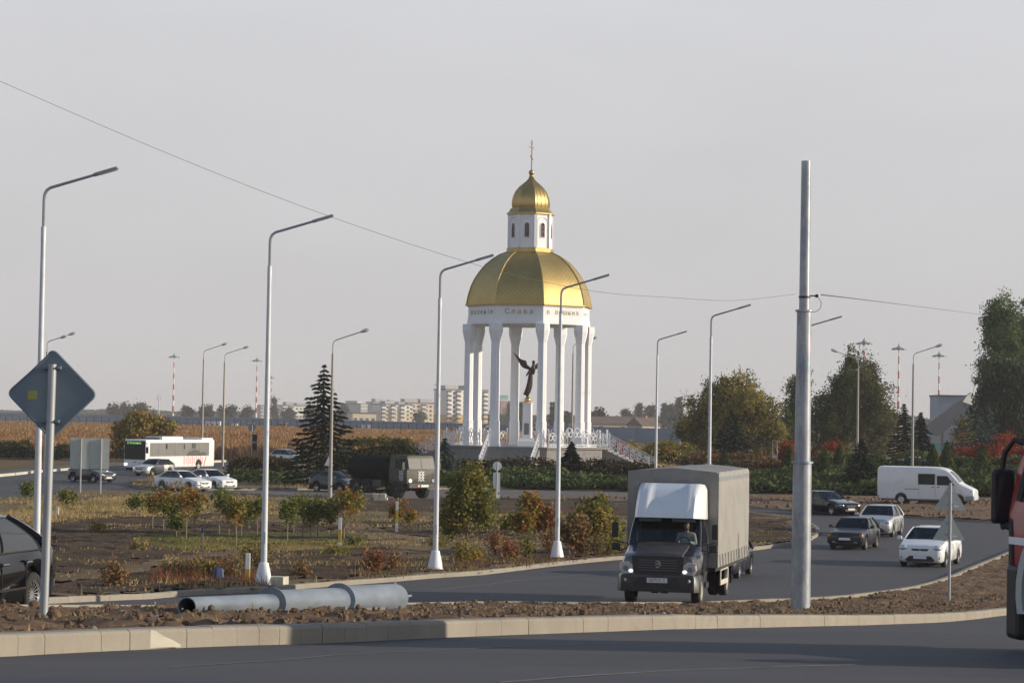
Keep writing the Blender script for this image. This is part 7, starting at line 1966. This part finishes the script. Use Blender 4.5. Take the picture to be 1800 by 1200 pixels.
wallrun('concrete_wall', 'long hazy blue-grey wall running across the airfield edge', 'wall', WP, 3.0, .25, M['far_wall'])
M['fence_green'] = mat('fence_green', (0.045, 0.06, 0.05), 0.7, var=.1)
def wirefence(label, pts, h, step, rails):
    o = Vector((pts[0][0], pts[0][1], H(pts[0][1])))
    t = thing('wire_fence', label, 'fence', o)
    P_ = resample(pts, step)
    for q in P_[:100]: MB().box(Vector((q.x, q.y, H(q.y) + h / 2)) - o, (.16, .16, h)).build('post', M['fence_green'], t, smooth=0)
    mb = MB()
    for a, b in zip(P_, P_[1:]):
        for z in rails: mb.tube([Vector((a.x, a.y, H(a.y) + h * z)) - o, Vector((b.x, b.y, H(b.y) + h * z)) - o], .035, 3)
    wm = mb.build('wire', M['fence_green'], t, smooth=0)
wirefence('green wire fence with close posts above the reed field', [(X(-40, 640), 640), (X(330, 600), 600), (X(640, 545), 545), (X(815, 520), 520)], 3.2, 2.6, (.98, .66, .33))
# dry meadow between the fence and the wall is part of the ground; a few airfield things stand on it
for px, d, w, h, lab, mm in ((375, 720, 4.4, 2.1, 'white site cabin by the grey wall, larger left one', 'white_paint'), (413, 720, 1.8, 1.6, 'small white cabinet right of the white site cabin', 'white_paint'), (497, 700, 2.2, 2.0, 'dark red-brown shed by the grey wall', 'brown_frame'), (440, 730, 2.4, 1.6, 'dark small shed left of the second street lamp', 'granite')):
    t = thing('site_cabin', lab, 'cabin', (X(px, d), d, H(d)))
    MB().box((0, 0, h / 2), (w, 2.2, h)).build('wall', M[mm], t, smooth=0)
    MB().box((0, 0, h + .08), (w + .2, 2.4, .14)).build('roof', M['lamp_grey'], t, smooth=0)
    for k in range(max(1, int(w / 1.4))): MB().box((-w / 2 + .7 + k * 1.4 if w > 2 else 0, -1.11, h * .55), (.5, .03, .6)).build('window', M['glass_dark'], t, smooth=0)
for px, d, lab in ((639, 590, 'white runway marker board below the apartment blocks, left one'), (649, 590, 'white runway marker board below the apartment blocks, right one')):
    t = thing('marker_board', lab, 'board', (X(px, d), d, H(d)))
    MB().box((0, 0, 1.7), (.75, .08, 1.5)).build('panel', M['white_paint'], t, smooth=0); MB().box((0, 0, .5), (.1, .08, 1.0)).build('post', M['galv'], t, smooth=0)
t = thing('radio_mast', 'thin pale radio mast far beyond the bus', 'mast', (X(279, 1900), 1900, H(1900)))
MB().tube([(0, 0, 0), (0, 0, 17)], [.55, .3], 6).build('tower', M['lamp_grey'], t)
for x in (-1.2, 0, 1.2): MB().tube([(x * .3, 0, 13), (x, 0, 14), (x, 0, 16.8 + (x == 0) * 2)], .22, 4).build('antenna', M['lamp_grey'], t)

# ---- the hazy town
M['bl_white'] = mat('block_white', (0.78, 0.75, 0.70), 0.85, var=.06, scale=.2)
M['bl_cream'] = mat('block_cream', (0.68, 0.58, 0.43), 0.85, var=.08, scale=.2)
M['bl_ochre'] = mat('block_ochre', (0.62, 0.36, 0.10), 0.85, var=.06, scale=.2)
M['bl_grey'] = mat('block_grey', (0.44, 0.42, 0.41), 0.85, var=.08, scale=.2)
M['bl_roof'] = mat('block_roof', (0.15, 0.14, 0.14), 0.9, var=.1)
M['bl_pink'] = mat('block_pink', (0.48, 0.22, 0.17), 0.85, var=.08)
M['bl_teal'] = mat('block_teal', (0.10, 0.34, 0.32), 0.7, var=.08)
M['bl_glass'] = mat('block_window', (0.10, 0.11, 0.13), 0.3, var=.2)
def block(label, px, d, L, D, floors, phi, wall='bl_white', base=None, base_fl=0, ncol=10, balc=(), roof_boxes=(), fh=2.9, name='apartment_block', z0=0.0):
    """local x along the right-hand (sunlit) front, corner towards the viewer at px"""
    a = math.radians(phi)
    t = thing(name, label, 'apartment block', (X(px, d), d, H(d) + z0), a)
    h = floors * fh + 1.2
    # nearest corner at the origin: front runs +x, flank runs +y
    MB().box((L / 2, D / 2, h / 2), (L, D, h)).build('wall', M[wall], t, smooth=0)
    MB().box((L / 2, D / 2, h + .35), (L + .8, D + .8, .7)).build('roof', M['bl_roof'], t, smooth=0)
    if base: MB().box((L / 2, D / 2, base_fl * fh / 2), (L + .14, D + .14, base_fl * fh)).build('lower_wall', M[base], t, smooth=0)
    for x, w, hh in roof_boxes: MB().box((x, D / 2, h + .7 + hh / 2), (w, D * .6, hh)).build('roof_house', M['bl_grey'], t, smooth=0)
    w0 = MB().box((0, 0, 0), (1.5, .1, 1.5)).build('window', M['bl_glass'], t, smooth=0)
    n = 0; first = True
    for f in range(floors):
        for c in range(ncol):
            x = L * (c + .5) / ncol
            if any(abs(x - b) < 1.9 for b in balc): continue
            n += 1
            if n > 99: break
            o = w0 if first else w0.copy()
            if not first: link(o, t)
            first = False
            o.location = (x, -.10, f * fh + 2.2)
    for b in balc:
        for f in range(floors):
            MB().box((b, -.75, f * fh + 1.9), (3.0, 1.4, 1.15)).build('balcony', M['bl_white' if f >= base_fl else 'bl_cream'], t, smooth=0)
            MB().box((b, -.72, f * fh + 3.1), (2.8, 1.3, 1.2)).build('balcony_glazing', M['bl_glass'], t, smooth=0)
    return t
block('tall nine-storey block seen through the left columns of the rotunda', 784, 1500, 30, 15, 7, 32, 'bl_white', 'bl_ochre', 2, 8, (1.8, 8.5, 20.5, 28), ((5, 8, 2.2), (20, 9, 2.4)), 2.8)
block('cream five-storey block left of the nine-storey one, nearer and brighter', 669, 1620, 22, 13, 4, 30, 'bl_white', 'bl_cream', 3, 7, (1.8, 9, 16), ((8, 7, 1.8), (17, 5, 1.2)), 2.6)
block('cream five-storey block touching the nine-storey one on its left', 716, 1650, 22, 12, 4, 26, 'bl_cream', 'bl_cream', 2, 7, (1.8, 12), ((4, 10, 2.2), (15, 9, 2.6)), 2.9)
block('grey block right of the big spruce, mostly in shade', 634, 2000, 8, 22, 4, 50, 'bl_grey', None, 0, 3, (), ((3, 6, 2),), 3.0)
block('low pale block at the foot of the grey one', 620, 1300, 13, 5, 1, 18, 'bl_cream', None, 0, 4, (), (), 4.2, 'low_block')
block('long pale block left of the big spruce', 498, 1900, 26, 12, 3, 26, 'bl_white', 'bl_grey', 1, 8, (7,), ((6, 6, 2.4), (18, 12, 1.8)), 3.1)
block('distant grey block behind the second street lamp', 458, 2100, 10, 10, 3, 30, 'bl_grey', None, 0, 4, (), (), 3.2)
block('grey roofline block between the spruce and the cream blocks', 655, 2300, 30, 14, 5, 30, 'bl_grey', None, 0, 8, (), ((8, 8, 3), (22, 5, 2)), 3.0)
block('dark-roofed block behind the cream blocks', 706, 2300, 36, 14, 5, 24, 'bl_grey', None, 0, 8, (6, 20), ((10, 14, 3), (28, 8, 3)), 3.1)
block('pink tower block with a teal top between the columns', 881, 2400, 9, 8, 6, 25, 'bl_pink', None, 0, 3, (), (), 3.1)
t = thing('tower_cap', 'teal storey standing on the pink tower block', 'penthouse', (X(879, 2398), 2398, H(2398) + 21.6), math.radians(25))
MB().box((4, 4, 1.9), (9, 7, 3.8)).build('wall', M['bl_teal'], t, smooth=0); MB().box((4, 4, 4.1), (9.6, 7.6, .5)).build('roof', M['bl_roof'], t, smooth=0)
block('distant grey block right of the pink tower', 912, 2400, 8, 8, 5, 25, 'bl_grey', None, 0, 3, (), (), 3.0)
M['house_roof'] = mat('house_roof', (0.15, 0.105, 0.09), 0.85, var=.15)
M['house_wall'] = mat('house_wall', (0.45, 0.38, 0.30), 0.85, var=.08)
for px, d, w, h, rz_, lab in ((1072, 860, 14, 3.0, .2, 'brown-roofed house right of the rotunda, leftmost of three'), (1100, 900, 18, 3.2, -.1, 'long brown-roofed house, middle of the three right of the rotunda'), (1132, 780, 8, 2.8, .7, 'small house with a lit gable, rightmost of three')):
    t = thing('house', lab, 'house', (X(px, d), d, H(d)), rz_)
    MB().box((0, 0, h / 2), (w, 7, h)).build('wall', M['house_wall'], t, smooth=0)
    MB().prism([(-4.0, h), (4.0, h), (0, h + 2.6)], 'x', -w / 2 - .4, w / 2 + .4).build('roof', M['house_roof'], t, smooth=0)
    MB().box((w * .2, .8, h + 2.4), (.7, .7, 1.5)).build('chimney', M['bl_pink'], t, smooth=0)
    for x in (-w * .28, w * .28): MB().box((x, -3.53, h * .55), (1.3, .08, 1.2)).build('window', M['bl_glass'], t, smooth=0)
# ---- distant trees one can tell apart
FT = [(482, 1500, 38 / 2.84, 4.6, 'lone pointed poplar right of the second street lamp', True), (200, 1300, 7.5, 7, 'pale yellowing tree left end of the far clump above the bus', False), (222, 1300, 7.5, 5, 'small dark tree in the far clump above the bus', False), (242, 1250, 8.8, 7.5, 'round dark tree in the far clump above the bus', False), (330, 1250, 7.0, 4.5, 'small round far tree left of the lamp behind the bus', False), (362, 1250, 8.6, 6.5, 'far tree right of the lamp behind the bus, left one', False), (400, 1250, 8.5, 7.5, 'far tree between the two lamps behind the bus', False), (434, 1300, 7.5, 5, 'far tree beside the second red and white mast', False),
      (508, 1450, 7.0, 7, 'low brownish tree left of the long pale block', False), (548, 1450, 10, 9, 'brownish tree touching the big spruce on its left', False), (600, 1500, 11, 8, 'hazy tree just right of the big spruce', False), (737, 1400, 5.5, 7, 'dark low tree in front of the cream blocks', False), (868, 1300, 8, 4, 'tall thin tree left of the pink tower', True), (897, 1500, 13, 4, 'tall hazy poplar before the pink tower', True), (918, 1100, 11, 4, 'hazy poplar behind the statue pedestal', True), (975, 1000, 10, 4, 'pointed tree between the rotunda columns', True), (992, 1050, 7, 4, 'round tree right of the pointed one between the columns', False),
      (1055, 900, 8.0, 5.5, 'round-topped tree just right of the rotunda columns', False), (1101, 1200, 8.5, 4, 'small tree behind the brown-roofed houses', False), (1122, 1250, 12, 6, 'tall clump tree behind the houses, left', True), (1140, 1250, 11.5, 7, 'broad clump tree behind the houses, right', False), (1168, 1200, 12, 4, 'poplar left of the broad olive tree, first', True), (1180, 1200, 11.5, 4, 'poplar left of the broad olive tree, second', True), (1192, 1150, 14, 5, 'poplar touching the broad olive tree', True)]
for i, (px, d, h, w, lab, tall) in enumerate(FT):
    h += 1.5; r = np.random.default_rng(900 + i)
    if tall: bl = [(0, 0, h * .5, w * .35, w * .35, h * .42), (r.uniform(-.1, .1) * w, 0, h * .75, w * .24, w * .24, h * .25), (0, 0, h * .25, w * .42, w * .4, h * .25)]
    else: bl = [(r.uniform(-.35, .35) * w, 0, h * r.uniform(.4, .68), w * r.uniform(.3, .45), w * .35, h * r.uniform(.26, .36)) for _ in range(5)] + [(0, 0, h * .3, w * .55, w * .4, h * .3)]
    tree('far_tree', lab, (X(px, d), d, H(d)), bl, L_FAR, h * .6, .25, 70, 26, .75, .7, 900 + i, 'distant trees on the skyline', 'tree', .4, 'bark', 4, 1.4, None, .1 if i not in (1, 8, 9) else .5)
def wood(name, d, px0, px1, h, seed, n=9000):
    r = np.random.default_rng(seed)
    x = np.linspace(X(px0, d), X(px1, d), n) + r.normal(size=n) * 3
    hh = h * (.35 + 1.0 * fbm(x * .03, x * 0 + seed, 4, seed)); z = H(d) + hh * r.random(n) ** .7
    P = np.stack([x, d + r.normal(size=n) * 8, z], 1)
    V, F = quads(P, 1.6, 1.4, seed)
    tag(np_mesh(name, V, F, L_FAR, None, smooth=False, tint=r.random(n) * .7), kind='stuff')
wood('far_wood', 2350, 120, 470, 6.0, 1); wood('far_wood', 2350, 430, 760, 7.0, 2); wood('far_wood', 1700, 850, 1260, 9.0, 3); wood('far_wood', 1500, 1230, 1900, 10.0, 4, 14000); wood('far_wood', 2450, -60, 240, 4.0, 5)

# ---- airport building, covered ramp and the orange striped booth
M['terminal'] = mat('terminal_cladding', (0.30, 0.335, 0.39), 0.6, var=.05, scale=.2)
M['terminal_dark'] = mat('terminal_dark_grey', (0.13, 0.14, 0.16), 0.6, var=.05, scale=.2)  # dark grey finish of the roof and the covered ramp
d = 430; s = FPX / d
t = thing('airport_building', 'pale blue-grey building half hidden by the willow', 'building', (X(1690, d), d, H(d)))
zt = at(1690, 697, d).z - H(d); zm = at(1640, 752, d).z - H(d)
MB().box((.2, 6, zt / 2), (8.0, 9, zt)).build('tower_wall', M['terminal'], t, smooth=0)
MB().box((.2, 6, zt + .15), (8.3, 9.3, .3)).build('roof', M['terminal_dark'], t, smooth=0)
MB().box((1.6, 1.45, zt - 1.2), (1.2, .1, 1.0)).build('window', M['bl_glass'], t, smooth=0)
MB().box((-4.0, 2.5, zm / 2), (8.0, 6, zm)).build('low_wall', M['terminal'], t, smooth=0)
MB().box((-4.0, -.53, .9), (3.0, .06, 1.5)).build('window_band', M['bl_teal'], t, smooth=0)
t = thing('covered_ramp', 'dark grey covered ramp sloping up into the airport building', 'ramp', (X(1640, d - 6), d - 6, H(d - 6)))
a0 = at(1632, 753, d - 6) - Vector(t.location); a1 = at(1700, 703, d - 6) - Vector(t.location)
MB().loft([[q + Vector((ox, oy, oz)) for ox, oy, oz in ((-1.0, -1.4, -.3), (-.2, -1.5, .9), (.6, -1.2, 1.3), (.6, 1.2, 1.3), (-1.0, 1.4, -.3), (1.6, 1.2, -1.2), (1.6, -1.2, -1.2))] for q in (a0, a1)]).build('casing', M['terminal_dark'], t, smooth=30)
for q in (a0.lerp(a1, .3), a0.lerp(a1, .8)): MB().box((q.x + .4, q.y, (q.z - 1) / 2), (.4, .4, q.z - 1)).build('leg', M['terminal_dark'], t, smooth=0)
d = 395
t = thing('striped_booth', 'orange and white striped round booth left of the small spruces', 'booth', (X(1574, d), d, H(d)))
M['orange'] = mat('orange_paint', (0.62, 0.16, 0.03), 0.6, var=.08)
for k in range(5):
    MB().lathe([(1.0, .55 * 1.6 * k + .002), (1.0, .55 * 1.6 * (k + 1) - .002)], 16).build('band', M['orange' if k % 2 == 0 else 'white_paint'], t, smooth=30)
MB().lathe([(1.15, 4.402), (1.1, 4.8), (.7, 5.15), (.1, 5.25)], 16).build('cap', M['white_paint'], t)
MB().box((-.98, -.3, 2.0), (.14, .14, 4.0)).build('drainpipe', M['white_paint'], t, smooth=0)

# ================================================================== air
hz = MB(); hz.box((0, 2500, 21.4), (5600, 5400, 45.2))
haze = hz.build('haze', [], smooth=0)
hm = bpy.data.materials.new('haze'); hm.use_nodes = True
hn = hm.node_tree
for n_ in list(hn.nodes):
    if n_.type == 'BSDF_PRINCIPLED': hn.nodes.remove(n_)
pv = hn.nodes.new('ShaderNodeVolumePrincipled')
pv.inputs['Color'].default_value = (0.88, 0.87, 0.9, 1)
pv.inputs['Density'].default_value = 0.00017
pv.inputs['Anisotropy'].default_value = 0.0
hn.links.new(pv.outputs[0], hn.nodes['Material Output'].inputs['Volume'])
haze.data.materials.append(hm)
tag(haze, kind='stuff')
